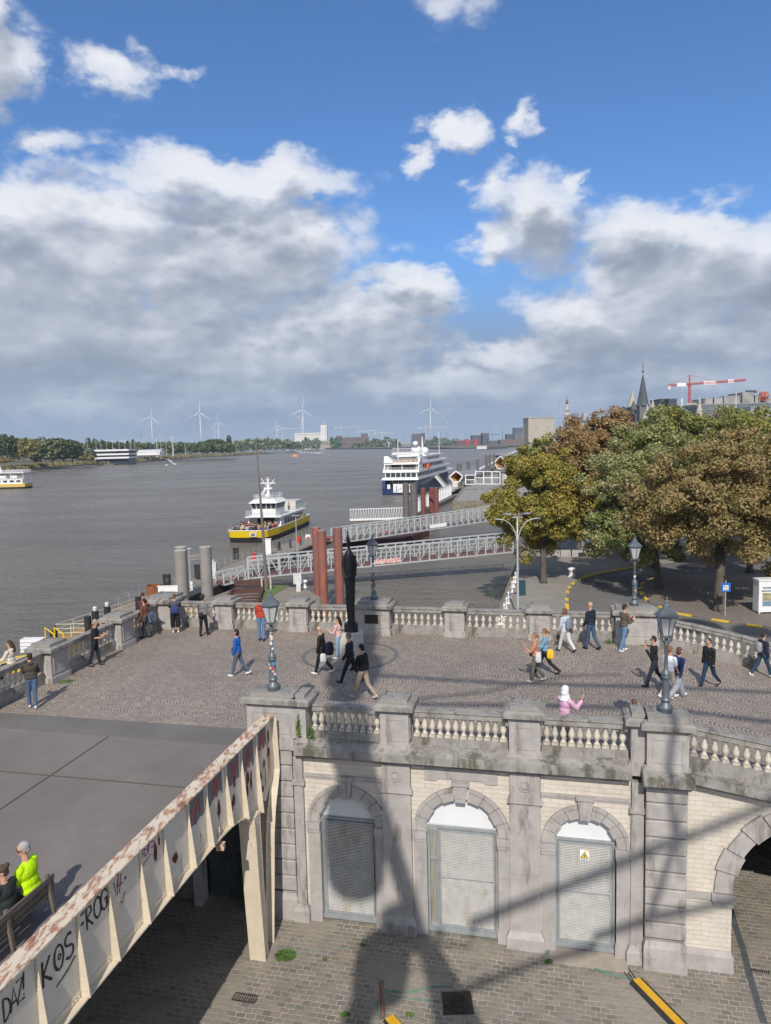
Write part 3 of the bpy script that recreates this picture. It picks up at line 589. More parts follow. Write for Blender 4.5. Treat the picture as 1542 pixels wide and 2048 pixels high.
# arch surrounds, keystones, imposts, string courses, jambs
for ai, (cx, r, zs, s0, s1, kt) in enumerate(arches):
    mb = MB(); nb = 9; w = .34
    for i in range(nb):
        if i == nb//2: continue
        a0, a1 = PI*i/nb+.008, PI*(i+1)/nb-.008; ri = r-(.03 if i % 2 else -.015); ro = r+w; kp = .055
        for (q0, q1, kk) in ((ri, r+w*.72, kp), (r+w*.72, ro, kp+.035)):
            pl = [(q0, a0), (q1, a0)]+[(q1, a0+(a1-a0)*t_/4) for t_ in range(1, 5)]+[(q0, a1-(a1-a0)*t_/4) for t_ in range(0, 4)]
            mb.prism([(cx-q*math.cos(a), zs+q*math.sin(a)) for q, a in pl], lambda u, v, d: wp(u, d, v), -.5, kk)
    mb.build('arch_surround', BLUE, T)
    mb = MB(); mb.prism([(cx-.13, zs+r-.06), (cx+.13, zs+r-.06), (cx+.20, kt-.10), (cx-.20, kt-.10)], lambda u, v, d: wp(u, d, v), -.5, .12); mb.wbox(cx-.24, cx+.24, -.1, .16, kt-.098, kt)
    mb.wbox(cx-.07, cx+.07, .12, .14, zs+r+.05, kt-.18); mb.build('keystone', BLUE, T)
    mb = MB()
    for (a, b_) in ((max(cx-r-.36, s0), cx-r+.03), (cx+r-.03, min(cx+r+.36, s1))):
        mb.wbox(a, b_, -.5, .10, zs-.22, zs-.01); mb.wbox(a+.01, b_-.01, -.5, .075, zs-.32, zs-.222); mb.wbox(a+.03, b_-.0, -.5, .045, .35, zs-.324); mb.wbox(a, b_, -.5, .08, 0, .348)
    mb.build('jamb_stone', BLUE, T)
    if ai != 1:
        mb = MB()
        for (a, b_) in ((s0+.002, cx-.245), (cx+.245, s1-.002)): mb.wbox(a, b_, -.1, .05, kt-.09, kt-.005); mb.wbox(a, b_, -.1, .025, kt-.15, kt-.092)
        mb.build('string_course', BLUE, T)
    else:
        mb = MB(); mb.prism([(cx-1.0, 4.93), (cx+1.0, 4.93), (cx+1.0, 4.53), (cx+.66, 4.53), (cx+.66, 4.60), (cx-.66, 4.60), (cx-.66, 4.53), (cx-1.0, 4.53)], lambda u, v, d: wp(u, d, v), -.1, .04); mb.build('blank_tablet', BLUE, T)
    # tympanum and door
    mb = MB(); n = 20; rr = r+.1; mb.prism([(cx-rr*math.cos(PI*i/n), zs-.05+(rr)*math.sin(PI*i/n)) for i in range(n+1)], lambda u, v, d: wp(u, d, v), -.25, -.20); mb.build('tympanum', TYMP, T)
    zt = zs+.08
    x0, x1 = cx-r+.02, cx+r-.02; zb = .18; 
    mb = MB(); fw = .07; ko = -.15
    mb.wbox(x0, x1, ko-.1, ko, zt-fw, zt); mb.wbox(x0, x0+fw, ko-.1, ko, zb, zt-fw); mb.wbox(x1-fw, x1, ko-.1, ko, zb, zt-fw); mb.wbox(x0, x1, ko-.12, ko+.10, zb-.12, zb)
    d = mb.build('door', FRAMEM, T)
    xi0 = x0+fw
    if ai == 1:                                    # fixed side strip with expanded mesh left of the leaf
        m3 = MB(); m3.wbox(xi0+.20, xi0+.25, ko-.08, ko+.01, zb, zt-fw); m3.wbox(xi0, xi0+.2, ko-.08, ko+.005, zt-1.0, zt-.96); m3.build('mullion', FRAMEM, d); xi0 += .25
    x1i = x1-fw
    m3 = MB(); f2 = .05
    m3.wbox(xi0+.01, x1i-.01, ko-.03, ko+.03, zt-fw-f2-.02, zt-fw-.02); m3.wbox(xi0+.01, x1i-.01, ko-.03, ko+.03, zb+.01, zb+.01+f2); m3.wbox(xi0+.01, xi0+.01+f2, ko-.03, ko+.03, zb+.01+f2, zt-fw-f2-.02); m3.wbox(x1i-.01-f2, x1i-.01, ko-.03, ko+.03, zb+.01+f2, zt-fw-f2-.02)
    m3.wbox(xi0+.06, x1i-.06, ko-.028, ko+.024, 1.62, 1.66)
    m3.build('leaf_frame', FRAMEM, d)
    g = MB(); zz = zb+.08
    while zz < zt-.15: g.wbox(xi0+.06, x1i-.06, ko-.025, ko+.02, zz, zz+.016); zz += .045
    xx = xi0+.09
    while xx < x1i-.07: g.wbox(xx, xx+.009, ko-.02, ko+.012, zb+.06, zt-.13); xx += .045
    if ai == 1:
        xx = x0+fw+.02
        while xx < x0+fw+.2: g.wbox(xx, xx+.012, ko-.02, ko+.0, zb, zt-fw); xx += .035
    g.build('grating', GRATE, d)
    b2 = MB(); b2.wbox(x0+.01, x1-.01, ko-.14, ko-.11, zb, zt-.01); b2.build('backing_sheet', mat('backing', (.20, .17, .13), (.15, .13, .10), 2, .8), d)
    hb = MB(); hx = x1i-.07 if ai != 0 else x1i-.06
    hb.wbox(hx, hx+.05, ko+.03, ko+.05, 1.55, 1.80); hb.tube([wp(hx+.025, ko+.05, 1.72), wp(hx+.025, ko+.10, 1.72), wp(hx-.08, ko+.10, 1.72)], .011, 6); hb.build('handle', GALV, d)
    tp = MB(); q = x0+.03                           # row of spikes along the top
    while q < x1-.03: tp.wbox(q, q+.02, ko-.06, ko-.04, zt, zt+.035); q += .05
    if ai < 2: tp.build('spike_strip', FRAMEM, d)
# stone frame on the passage arch
mb = MB(); nb = 13
for i in range(nb):
    a0, a1 = PI*i/nb+.006, PI*(i+1)/nb-.006; ri = r_-(.04 if i % 2 else -.02); ro = r_+(.50 if i % 2 else .44)
    pl = [(ri, a0), (ro, a0)]+[(ro, a0+(a1-a0)*t_/4) for t_ in range(1, 5)]+[(ri, a1-(a1-a0)*t_/4) for t_ in range(0, 4)]
    mb.prism([(cx_-q*math.cos(a), zs_+q*math.sin(a)) for q, a in pl], lambda u, v, d: wp(u, d, v), -.7, .09)
mb.wbox(cx_-r_-.50, cx_-r_+.06, -.7, .12, 1.93, 2.13); mb.wbox(4.44, cx_-r_-.502, -.1, .06, 1.93, 2.11); mb.wbox(cx_-r_-.45, cx_-r_+.03, -.7, .08, 1.78, 1.928); mb.wbox(4.44, cx_-r_+.05, -.7, .10, 0, .42); mb.wfrust(4.44, cx_-r_+.05, -.7, .10, .42, .55, .06)
mb.build('passage_arch_surround', BLUE, T)
# cornice
mb = MB()
for (s0, s1, k) in ((-5.98, 3.02, 0), (3.36, 4.48, .28)):
    mb.wbox(s0, s1, -.3, k+.14, 4.95, 5.03); mb.wbox(s0-.02, s1+.02, -.3, k+.24, 5.03, 5.10)
    mb.hexa([wp(s0-.05, k+.36, 5.10), wp(s1+.05, k+.36, 5.10), wp(s1+.05, -.3, 5.10), wp(s0-.05, -.3, 5.10)], [wp(s0-.05, k+.36, 5.33), wp(s1+.05, k+.36, 5.33), wp(s1+.05, -.3, 5.33), wp(s0-.05, -.3, 5.33)])
    mb.hexa([wp(s0-.05, k+.36, 5.33), wp(s1+.05, k+.36, 5.33), wp(s1+.05, -.09, 5.33), wp(s0-.05, -.09, 5.33)], [wp(s0-.05, k+.10, 5.43), wp(s1+.05, k+.10, 5.43), wp(s1+.05, -.09, 5.47), wp(s0-.05, -.09, 5.47)])
for (a, b_) in ((4.50, 16),):
    for (k, z0, z1) in ((.14, -.0, .08), (.24, .08, .14), (.36, .14, .36)): mb.wbox(a, b_, -.3, k, zr(a)+z0, zr(a)+z1, z0b=zr(b_)+z0, z1b=zr(b_)+z1)
mb.build('cornice', BLUED, T)
# ============================================================ BRIDGE GIRDER
G = thing('bridge_girder', 'cream riveted steel girder with rust, graffiti and an arched leg beside the terrace', 'girder', wp(-6.65, 1.5, 0))
GS = -6.66
gp = lambda t, s, z: wp(s, .66+t, z)
def zbot(t): 
    pts = [(1.50, 3.95), (1.66, 4.12), (1.93, 4.39), (2.3, 4.52), (2.75, 4.61), (3.3, 4.66), (4.6, 4.68), (40, 4.70)]
    for (a, za), (b_, zb) in zip(pts, pts[1:]):
        if t <= b_: return za+(zb-za)*(t-a)/(b_-a)
    return 4.7
tw = [(-.27, 6.2), (18, 6.2)]+[(t, zbot(t)) for t in (18, 9, 6, 4.6, 3.3, 2.75, 2.3, 1.93, 1.66, 1.5)]+[(1.05, 3.9), (.75, 4.25), (.30, 4.0), (.0, 4.3), (-.38, 4.6)]
mb = MB(); mb.prism(tw, lambda a, z, d: gp(a, d, z), GS-.02, GS); mb.build('web_plate', CREAMW, G)
mb = MB(); mb.prism([(-.27, 6.2), (18, 6.2), (18, 6.235), (-.27, 6.235)], lambda a, z, d: gp(a, d, z), GS-.26, GS+.10); mb.prism([(-.27, 6.14), (18, 6.14), (18, 6.198), (-.27, 6.198)], lambda a, z, d: gp(a, d, z), GS+.001, GS+.012)
mb.build('top_flange', CREAMR, G)
mb = MB(); P = [(1.45, 3.9)]+[(t, zbot(t)) for t in (1.5, 1.58, 1.66, 1.78, 1.93, 2.1, 2.3, 2.75, 3.3, 4.6, 8, 18)]
for (a, za), (b_, zb) in zip(P, P[1:]):
    mb.hexa([gp(a, GS-.24, za-.03), gp(b_, GS-.24, zb-.03), gp(b_, GS+.14, zb-.03), gp(a, GS+.14, za-.03)], [gp(a, GS-.24, za), gp(b_, GS-.24, zb), gp(b_, GS+.14, zb), gp(a, GS+.14, za)])
    mb.hexa([gp(a, GS+.001, za), gp(b_, GS+.001, zb), gp(b_, GS+.014, zb), gp(a, GS+.014, za)], [gp(a, GS+.001, za+.12), gp(b_, GS+.001, zb+.12), gp(b_, GS+.014, zb+.12), gp(a, GS+.014, za+.12)])
mb.build('bottom_flange', CREAM, G)
# deck edge beam and cross beams hidden behind the web
mb = MB(); mb.wbox(-6.98, -6.93, .6, 18, 4.6, PZ-.02)
for i in range(9): mb.wbox(S_RIV+.5, -7.0, 1.2+i*2.0, 1.4+i*2.0, 4.3, 4.9)
mb.build('cross_beams', mat('underside_paint', (.16, .14, .12), (.11, .095, .08), 2, .8), G)
def rivet(mb, p, r=.017):
    n = 6; vs = [p+WE*(-.002)+WN*r*math.cos(2*PI*i/n)+Vector((0, 0, r*math.sin(2*PI*i/n))) for i in range(n)]+[p+WE*.014+WN*r*.55*math.cos(2*PI*i/n)+Vector((0, 0, r*.55*math.sin(2*PI*i/n))) for i in range(n)]
    mb.add(vs, [(i, (i+1) % n, n+(i+1) % n, n+i) for i in range(n)]+[tuple(range(n, 2*n))])
def rivetn(mb, p, r=.017):
    n = 6; vs = [p-WN*.002+WE*r*math.cos(2*PI*i/n)+Vector((0, 0, r*math.sin(2*PI*i/n))) for i in range(n)]+[p+WN*.014+WE*r*.55*math.cos(2*PI*i/n)+Vector((0, 0, r*.55*math.sin(2*PI*i/n))) for i in range(n)]
    mb.add(vs, [(i, (i+1) % n, n+(i+1) % n, n+i) for i in range(n)]+[tuple(range(n, 2*n))])
RV = MB(); st = [.90, 1.84, 2.75, 3.79, 4.65, 5.65, 6.53, 7.55, 8.43, 9.42, 10.4, 11.3, 12.3]
for i, t in enumerate(st):
    zb = zbot(t) if t > 1.5 else 3.98; mb = MB()
    mb.prism([(zb+.01, .02), (6.19, .02), (6.19, .025), (zb+.01, .19)], lambda z, d, q: gp(t+q, GS+d, z), -.006, .006)     # gusset, widens downwards
    mb.prism([(-.10, zb+.125), (.0, zb+.125), (.0, 6.135), (-.10, 6.135)], lambda a, z, d: gp(t+a, GS+d, z), .001, .012)
    if i in (6, 7): mb.prism([(-.34, zb+.125), (-.11, zb+.125), (-.11, 5.75), (-.34, 5.75)], lambda a, z, d: gp(t+a, GS+d, z), .001, .010)
    mb.build('stiffener', CREAM, G)
    z = zb+.16
    while z < 6.1:
        rivet(RV, gp(t-.05, GS+.012, z)); z += .085
    z = zb+.06
    while z < 5.95:
        f = (6.19-z)/(6.19-zb); rivetn(RV, gp(t+.006, GS+.02+.10*f, z), .013); z += .085
    if i in (6, 7):
        z = zb+.18
        while z < 5.7:
            for a in (-.30, -.225, -.15): rivet(RV, gp(t+a, GS+.010, z))
            z += .085
t = 1.7
while t < 13:
    rivet(RV, gp(t, GS+.014, zbot(t)+.06)); t += .085
# end post (curved) and inner leg
ep = [(-.30, 6.2), (-.42, 4.62), (-.30, 4.3), (-.02, 3.7), (.16, 3.0), (.32, 1.5), (.50, 0)]
mb = MB()
for (a, za), (b_, zb) in zip(ep, ep[1:]):
    mb.hexa([gp(a, GS-.22, za), gp(a+.03, GS-.22, za), gp(a+.03, GS+.16, za), gp(a, GS+.16, za)], [gp(b_, GS-.22, zb), gp(b_+.03, GS-.22, zb), gp(b_+.03, GS+.16, zb), gp(b_, GS+.16, zb)])
    if zb < 6: mb.hexa([gp(a+.03, GS-.05, za), gp(a+.17, GS-.05, za), gp(a+.17, GS-.03, za), gp(a+.03, GS-.03, za)], [gp(b_+.03, GS-.05, zb), gp(b_+.15, GS-.05, zb), gp(b_+.15, GS-.03, zb), gp(b_+.03, GS-.03, zb)])
mb.build('end_post', CREAM, G)
for (a, za), (b_, zb) in zip(ep, ep[1:]):
    n_ = int(abs(zb-za)/.09)
    for j in range(n_): f = (j+.5)/n_; rivetn(RV, gp(a+(b_-a)*f+.032, GS+.10, za+(zb-za)*f), .013)
lg = [(4.15, 1.10, 1.60), (3.7, 1.12, 1.55), (2.0, 1.06, 1.44), (0, .94, 1.26)]
mb = MB()
for (za, a0, a1), (zb, b0, b1) in zip(lg, lg[1:]):
    mb.hexa([gp(a0, GS-.20, za), gp(a1, GS-.20, za), gp(a1, GS+.17, za), gp(a0, GS+.17, za)], [gp(b0, GS-.20, zb), gp(b1, GS-.20, zb), gp(b1, GS+.17, zb), gp(b0, GS+.17, zb)])
    for (u0, u1) in ((a1, b1),): mb.hexa([gp(u0, GS-.24, za), gp(u0+.02, GS-.24, za), gp(u0+.02, GS+.22, za), gp(u0, GS+.22, za)], [gp(u1, GS-.24, zb), gp(u1+.02, GS-.24, zb), gp(u1+.02, GS+.22, zb), gp(u1, GS+.22, zb)])
    n_ = int((za-zb)/.10)
    for j in range(n_):
        f = (j+.5)/n_; z = za+(zb-za)*f; l0 = a0+(b0-a0)*f; l1 = a1+(b1-a1)*f
        rivet(RV, gp(l0+.06, GS+.17, z), .014); rivet(RV, gp(l1-.07, GS+.17, z), .014); rivetn(RV, gp(l1+.02, GS+.12, z), .013); rivetn(RV, gp(l1+.02, GS-.12, z), .013)
mb.build('leg', CREAM, G)
RV.build('rivets', CREAM, G, kind='stuff')
# graffiti: brush strokes lying on the web plate
def stroke(mb, pts, w, ox, oz, sx, sz, off=.004):
    pts = [Vector((p[0]*sx, p[1]*sz)) for p in pts]; L = []; R_ = []
    for i, p in enumerate(pts):
        d = (pts[min(i+1, len(pts)-1)]-pts[max(0, i-1)]); d = d.normalized() if d.length > 0 else Vector((1, 0)); nrm = Vector((-d.y, d.x))*w/2*(.8+.4*rnd.random())
        L.append(p+nrm); R_.append(p-nrm)
    for i in range(len(pts)-1):
        q = [L[i], L[i+1], R_[i+1], R_[i]]
        mb.add([gp(ox-a.x, GS+off, oz+a.y) for a in q]+[gp(ox-a.x, GS+off+.002, oz+a.y) for a in q], [(4, 5, 6, 7), (0, 1, 5, 4), (1, 2, 6, 5), (2, 3, 7, 6), (3, 0, 4, 7)])
def arcp(cx, cy, rx, ry, a0, a1, n=12): return [(cx+rx*math.cos(math.radians(a0+(a1-a0)*i/n)), cy+ry*math.sin(math.radians(a0+(a1-a0)*i/n))) for i in range(n+1)]
GL = {'K': [[(0, 0), (.02, 1)], [(.55, 1), (.05, .45), (.6, 0)]], 'O': [arcp(.35, .5, .33, .48, 80, 445)], 'S': [arcp(.32, .74, .28, .24, 40, 260, 8)+arcp(.32, .25, .3, .25, 90, -150, 8)],
      'F': [[(0, 0), (0, 1), (.5, 1.02)], [(0, .55), (.4, .57)]], 'R': [[(0, 0), (0, 1), (.4, .95), (.45, .7), (.02, .5), (.55, 0)]], 'G': [arcp(.35, .5, .33, .48, 50, 330)+[(.64, .5), (.35, .48)]],
      'D': [[(0, 0), (0, 1)]+arcp(0, .5, .5, .5, 90, -90, 8)], 'A': [[(0, 0), (.28, 1), (.55, 0)], [(.08, .35), (.48, .35)]], 'Z': [[(0, 1), (.5, 1), (0, .02), (.55, 0)]], '!': [[(0, .3), (.1, 1.05)], [(0, .05), (.01, .1)]],
      'P': [[(0, 0), (0, 1), (.4, .92), (.4, .55), (0, .48)]], 'T': [[(0, 1), (.5, 1)], [(.25, 1), (.25, 0)]], 'E': [[(.5, 1), (0, 1), (0, 0), (.5, 0)], [(0, .5), (.4, .5)]], 'L': [[(0, 1), (0, 0), (.45, 0)]], 'N': [[(0, 0), (0, 1), (.5, 0), (.5, 1)]]}
def word(txt, ox, oz, h, w, m, sp=.78, slope=0.0):
    mb = MB()
    for i, c in enumerate(txt):
        for g in GL.get(c, []): stroke(mb, g, w, ox-i*sp*h*.8, oz+i*slope, h*.8, h)
    return mb
mb = word('KOS', 9.28, 5.50, .42, .045, 0, sp=.80, slope=.02); stroke(mb, [(0, 0), (.3, .08), (.5, .18)], .03, 9.0, 5.30, 1, 1); stroke(mb, arcp(0, 0, .03, .04, 0, 360), .03, 8.88, 5.73, 1, 1)
mb.build('graffiti_kos', mat('black_marker', (.012, .012, .014), (.02, .02, .02), 3, .5), G)
mb = word('FROG', 8.36, 5.66, .38, .045, 0, sp=.66, slope=.02); stroke(mb, [(0, 0), (.1, .1), (.05, .2), (.14, .26)], .04, 7.62, 5.82, 1, 1); mb.build('graffiti_frog', MATS['black_marker'], G)
mb = word('DAZ!', 10.1, 5.62, .34, .032, 0, sp=.50, slope=.03); mb.build('graffiti_daz', MATS['black_marker'], G)
PURP = mat('purple_marker', (.22, .045, .10), (.26, .06, .12), 3, .5)
mb = word('PASTPS', 6.50, 5.90, .24, .022, 0, sp=.42, slope=.01); stroke(mb, [(0, 0), (.3, .05)], .02, 6.42, 5.8, 1, 1); mb.build('graffiti_tag', PURP, G)
mb = MB()
for g in ([(0, .5), (.1, .1), (.2, .6)], [(.25, .7), (.1, .35), (.35, .3)], [(.3, .55), (.15, .0), (.28, -.15), (.4, .05)], [(0, -.2), (.03, -.35)]): stroke(mb, g, .028, 7.36, 5.62, .8, .8)
mb.build('graffiti_scribble', PURP, G)
GREYG = mat('grey_spray', (.10, .115, .125), (.14, .155, .165), 5, .6); REDG = mat('red_spray', (.42, .07, .06), (.36, .05, .05), 4, .6)
def blob_poly(cx, cz, rx, rz, n=14, j=.25): return [(cx+rx*math.cos(2*PI*i/n)*(1+j*(rnd.random()-.5)*2), cz+rz*math.sin(2*PI*i/n)*(1+j*(rnd.random()-.5)*2)) for i in range(n)]
mb = MB()
for (a, z0, z1) in ((4.22, 5.35, 6.13), (3.28, 5.5, 6.13), (2.30, 5.45, 6.13), (1.37, 5.35, 6.13), (.42, 5.5, 6.13)):
    w = .36 if a > 1 else .28
    pl = [(a-w, z1), (a+w, z1), (a+w, z0+.2)]+[(a+w-(2*w)*i/7, z0+.25*rnd.random()) for i in range(8)]+[(a-w, z0+.3)]
    mb.prism(pl, lambda u, z, d: gp(u, d, z), GS+.001, GS+.003)
mb.build('graffiti_grey_patch', GREYG, G)
mb = MB()
for ox, oz in ((4.5, 5.45), (3.55, 5.5), (2.58, 5.4), (1.62, 5.35), (.62, 5.4)):
    for _ in range(4):
        mb = MB(); x, z = rnd.random()*.3, rnd.random()*.3; stroke(mb, [(x, z), (x+.08, z+.3), (x+.2, z+.35+.1*rnd.random()), (x+.24, z+.1)], .035, ox, oz, 1, 1, .0045); mb.build('graffiti_red_letter', REDG, G)
mb = MB(); mh = MB()
for (a, z, rx, rz) in ((5.95, 5.78, .05, .17), (5.80, 5.95, .03, .10), (5.22, 5.24, .10, .09), (6.39, 5.09, .06, .09), (3.16, 5.25, .06, .2), (2.33, 5.05, .08, .14), (2.25, 5.5, .06, .18), (2.45, 4.9, .05, .1), (1.55, 4.9, .09, .15), (1.45, 5.2, .08, .14), (1.25, 5.05, .05, .25), (.62, 4.85, .07, .12), (.5, 4.45, .05, .09), (.35, 5.1, .05, .12), (3.1, 5.2, .04, .08), (.02, 5.3, .1, .12), (-.02, 5.75, .05, .16), (7.0, 5.9, .03, .02)):
    pl = blob_poly(a, z, rx*1.25, rz*1.2, 14, .3); mb.prism(pl, lambda u, v, d: gp(u, d, v), GS+.001, GS+.005)
    pl = [(a+(u-a)*.8, z+(v-z)*.82) for u, v in pl]; mh.prism(pl, lambda u, v, d: gp(u, d, v), GS+.001, GS+.008)
    mb.build('rust_edge', RUST, G); mh.build('rusted_hole', RUSTD, G); mb = MB(); mh = MB()
mb = MB()
for (a, z0, z1, w) in ((.05, 4.3, 5.6, .05), (-.05, 4.4, 5.2, .06), (.28, 4.3, 4.9, .04), (4.98, 4.8, 5.2, .015), (4.08, 4.9, 5.15, .012), (1.5, 4.5, 4.8, .02), (2.33, 4.72, 4.85, .02)):
    pl = [(a-w, z1), (a+w, z1)]+[(a+w*(1-i/4)*(.6+.8*rnd.random()), z1-(z1-z0)*(i+1)/5) for i in range(4)]+[(a, z0)]+[(a-w*.5, (z0+z1)/2)]
    mb.prism(pl, lambda u, v, d: gp(u, d, v), GS+.0005, GS+.0035); mb.build('rust_streak', mat('rust_stain', (.30, .13, .05), (.42, .26, .14), 12, .8), G); mb = MB()
mb = MB(); p = gp(3.35, GS, 4.66); mb.box(p.x+.02, p.x+.20, p.y-.12, p.y+.05, p.z-.28, p.z-.14); mb.beam(p+Vector((.08, 0, .25)), p+Vector((.1, 0, -.15)), .03); mb.build('lamp_bracket', CREAMR, G)
# ============================================================ STREET LAMPS
def lamp(h=3.0, post_n=14):
    t = local_thing('street_lamp', 'x', 'street lamp')
    hp = h-1.02
    mb = MB(); mb.lathe([(.17, 0), (.17, .06), (.19, .10), (.185, .15), (.12, .22), (.10, .26), (.12, .29), (.13, .33), (.10, .37), (.09, .40), (.10, .62), (.085, .85)], n=post_n)
    mb.lathe([(.085, .85), (.11, .88), (.12, .93), (.10, .97), (.12, 1.0), (.11, 1.04), (.065, 1.09), (.048, 1.15), (.042, hp-.28), (.055, hp-.26), (.06, hp-.22), (.042, hp-.18), (.038, hp-.02)], n=post_n)
    autosmooth(mb.build('post', LAMPM, t))
    mb = MB()
    for a in range(4):
        c, s = math.cos(a*PI/2+.4), math.sin(a*PI/2+.4); mb.tube([(c*.04, s*.04, hp-.20), (c*.16, s*.16, hp-.10), (c*.20, s*.20, hp+.0), (c*.14, s*.14, hp+.05)], .012, 6); mb.ball((c*.21, s*.21, hp-.04), .022, n=6, k=4)
    mb.build('scroll_bracket', LAMPM, t)
    r6 = PI/6
    mb = MB()
    for i in range(6):
        a = 2*PI*i/6+r6; c, s = math.cos(a), math.sin(a); mb.beam((c*.13, s*.13, hp+.03), (c*.245, s*.245, hp+.50), .022)
    mb.lathe([(.15, hp-.02), (.155, hp+.03), (.12, hp+.035)], n=6, rot=r6); mb.lathe([(.25, hp+.49), (.265, hp+.50), (.262, hp+.525)], n=6, rot=r6)
    mb.build('lantern_frame', LAMPM, t)
    mb = MB(); mb.lathe([(.125, hp+.035), (.235, hp+.488)], n=6, rot=r6); mb.build('lantern_glass', mat('lantern_glass', (.50, .51, .51), (.42, .43, .44), 2, .25), t)
    mb = MB(); mb.lathe([(.30, hp+.526), (.305, hp+.545), (.20, hp+.66), (.10, hp+.74), (.085, hp+.80), (.05, hp+.84), (.03, hp+.86)], n=6, rot=r6)
    mb.lathe([(.03, hp+.86), (.045, hp+.885), (.03, hp+.91), (.012, hp+.95), (.022, hp+.965), (.004, hp+1.02)], n=8); mb.build('lantern_roof', LAMPM, t)
    return t
def stickers(L, n, z0, z1, seed):
    r = random.Random(seed); cols = [(.8, .8, .8), (.75, .72, .65), (.6, .05, .05), (.1, .3, .5), (.85, .85, .85), (.8, .45, .3)]
    ms = [mat('sticker_%d' % i, c, None, 6, .5) for i, c in enumerate(cols)]; mb = MB()
    for i in range(n):
        z = z0+(z1-z0)*r.random(); a = -PI/2+(r.random()-.5)*2.4; rr = .052 if z > 1.12 else .102; w = .03+.03*r.random(); h = .04+.05*r.random(); da = w/rr*.8
        if .82 < z < 1.14: continue
        mb.add([(rr*math.cos(a-da), rr*math.sin(a-da), z), (rr*math.cos(a), rr*math.sin(a), z), (rr*math.cos(a+da), rr*math.sin(a+da), z), (rr*math.cos(a+da), rr*math.sin(a+da), z+h), (rr*math.cos(a), rr*math.sin(a), z+h), (rr*math.cos(a-da), rr*math.sin(a-da), z+h)], [(0, 1, 4, 5), (1, 2, 3, 4)], r.randrange(6))
    mb.build('sticker_patch', ms, L)
LG = 'old lantern posts on the terrace piers'
capz = PZ+.02+1.15+.36
l0 = lamp(3.0); l0['label'] = 'sticker covered lantern post on the wide pier beside the rusty girder'; l0['group'] = LG
l1 = clone(l0, 'clean grey lantern post on the pier at the top of the ramp', LG)
l2 = clone(l0, 'lantern post on the plaque pier behind the dark statue', LG); l3 = clone(l0, 'lantern post on the far pier beside the ramp in front of the trees', LG)
place(l0, wp(-6.77, -.16, capz)); place(l1, wp(3.92, -.13, capz)); place(l2, wp(-6.75, K_FAR, PZ+1.16+.36)); place(l3, wp(4.5, K_FAR, PZ+1.16+.36))
for L_, n_, sd in ((l0, 34, 1), (l2, 26, 2), (l3, 14, 3)): 
    ROOTM[L_.name] = Matrix.Identity(4); stickers(L_, n_, .42, 1.75 if L_ is not l3 else 1.3, sd)
# ============================================================ STATUE
sb = at(697, 1318, PZ); sx0, sy0 = sb.x+.12, sb.y+.45
S = thing('statue', 'tall slender dark bronze statue of a robed figure on a pale plinth', 'statue', (sx0, sy0, PZ))
mb = MB(); mb.box(sx0-.46, sx0+.46, sy0-.46, sy0+.46, PZ-.02, PZ+1.02); mb.build('plinth', mat('plinth_stone', (.44, .415, .385), (.52, .49, .46), 4, .8, bump=.4, c3=(.33, .31, .28), t3=.6), S)
def ell_ring(cx, cy, z, rx, ry, rot=0, n=20, sq=1.0):
    out = []
    for j in range(n):
        a = 2*PI*j/n; x, y = rx*math.copysign(abs(math.cos(a))**sq, math.cos(a)), ry*math.copysign(abs(math.sin(a))**sq, math.sin(a)); out.append((cx+x*math.cos(rot)-y*math.sin(rot), cy+x*math.sin(rot)+y*math.cos(rot), z))
    return out
def loft(mb, rings, m=0):
    n = len(rings[0]); vs = [v for r in rings for v in r]; fs = []
    for i in range(len(rings)-1):
        for j in range(n): a = i*n+j; b_ = i*n+(j+1) % n; fs.append((a, b_, b_+n, a+n))
    fs += [tuple(range(n))[::-1], tuple(range(len(vs)-n, len(vs)))]; mb.add(vs, fs, m); return mb
zz = PZ+1.02
mb = MB(); loft(mb, [ell_ring(sx0+dx, sy0, zz+z, rx, ry, 0, 24, .85) for z, rx, ry, dx in ((0, .29, .29, 0), (.34, .28, .28, 0), (.345, .19, .19, 0.02))]); mb.build('bronze_base', BRONZE, S)
prof = [(.33, .24, .22, .02), (.6, .235, .22, .02), (1.1, .25, .23, .01), (1.6, .28, .25, 0), (2.1, .33, .27, 0), (2.45, .36, .28, 0), (2.75, .345, .27, 0), (3.0, .33, .25, 0), (3.2, .30, .22, 0), (3.34, .20, .16, 0), (3.42, .09, .09, .0), (3.52, .085, .085, -.01), (3.6, .11, .12, -.01), (3.75, .125, .14, -.01), (3.88, .11, .13, -.015), (3.96, .075, .09, -.02), (4.05, .04, .05, -.02), (4.14, .035, .04, -.03), (4.2, .02, .02, -.03)]
mb = MB(); loft(mb, [ell_ring(sx0+dx+.01*math.sin(z*9), sy0, zz+z*.975, rx*.66, ry*.72, .2, 24, .9) for z, rx, ry, dx in prof])
for sg in (-1, 1):
    mb.tube([(sx0+sg*.19, sy0, zz+3.10), (sx0+sg*.245, sy0-.04, zz+2.7), (sx0+sg*.22, sy0-.12, zz+2.3), (sx0+sg*.08, sy0-.19, zz+2.2), (sx0, sy0-.21, zz+2.26)], [.08, .07, .06, .05, .04], 10)
    mb.tube([(sx0+sg*.15, sy0-.10, zz+2.2), (sx0+sg*.14, sy0-.13, zz+1.4), (sx0+sg*.11, sy0-.12, zz+.5)], [.035, .045, .02], 8)
autosmooth(mb.build('robed_figure', BRONZE, S), 60)
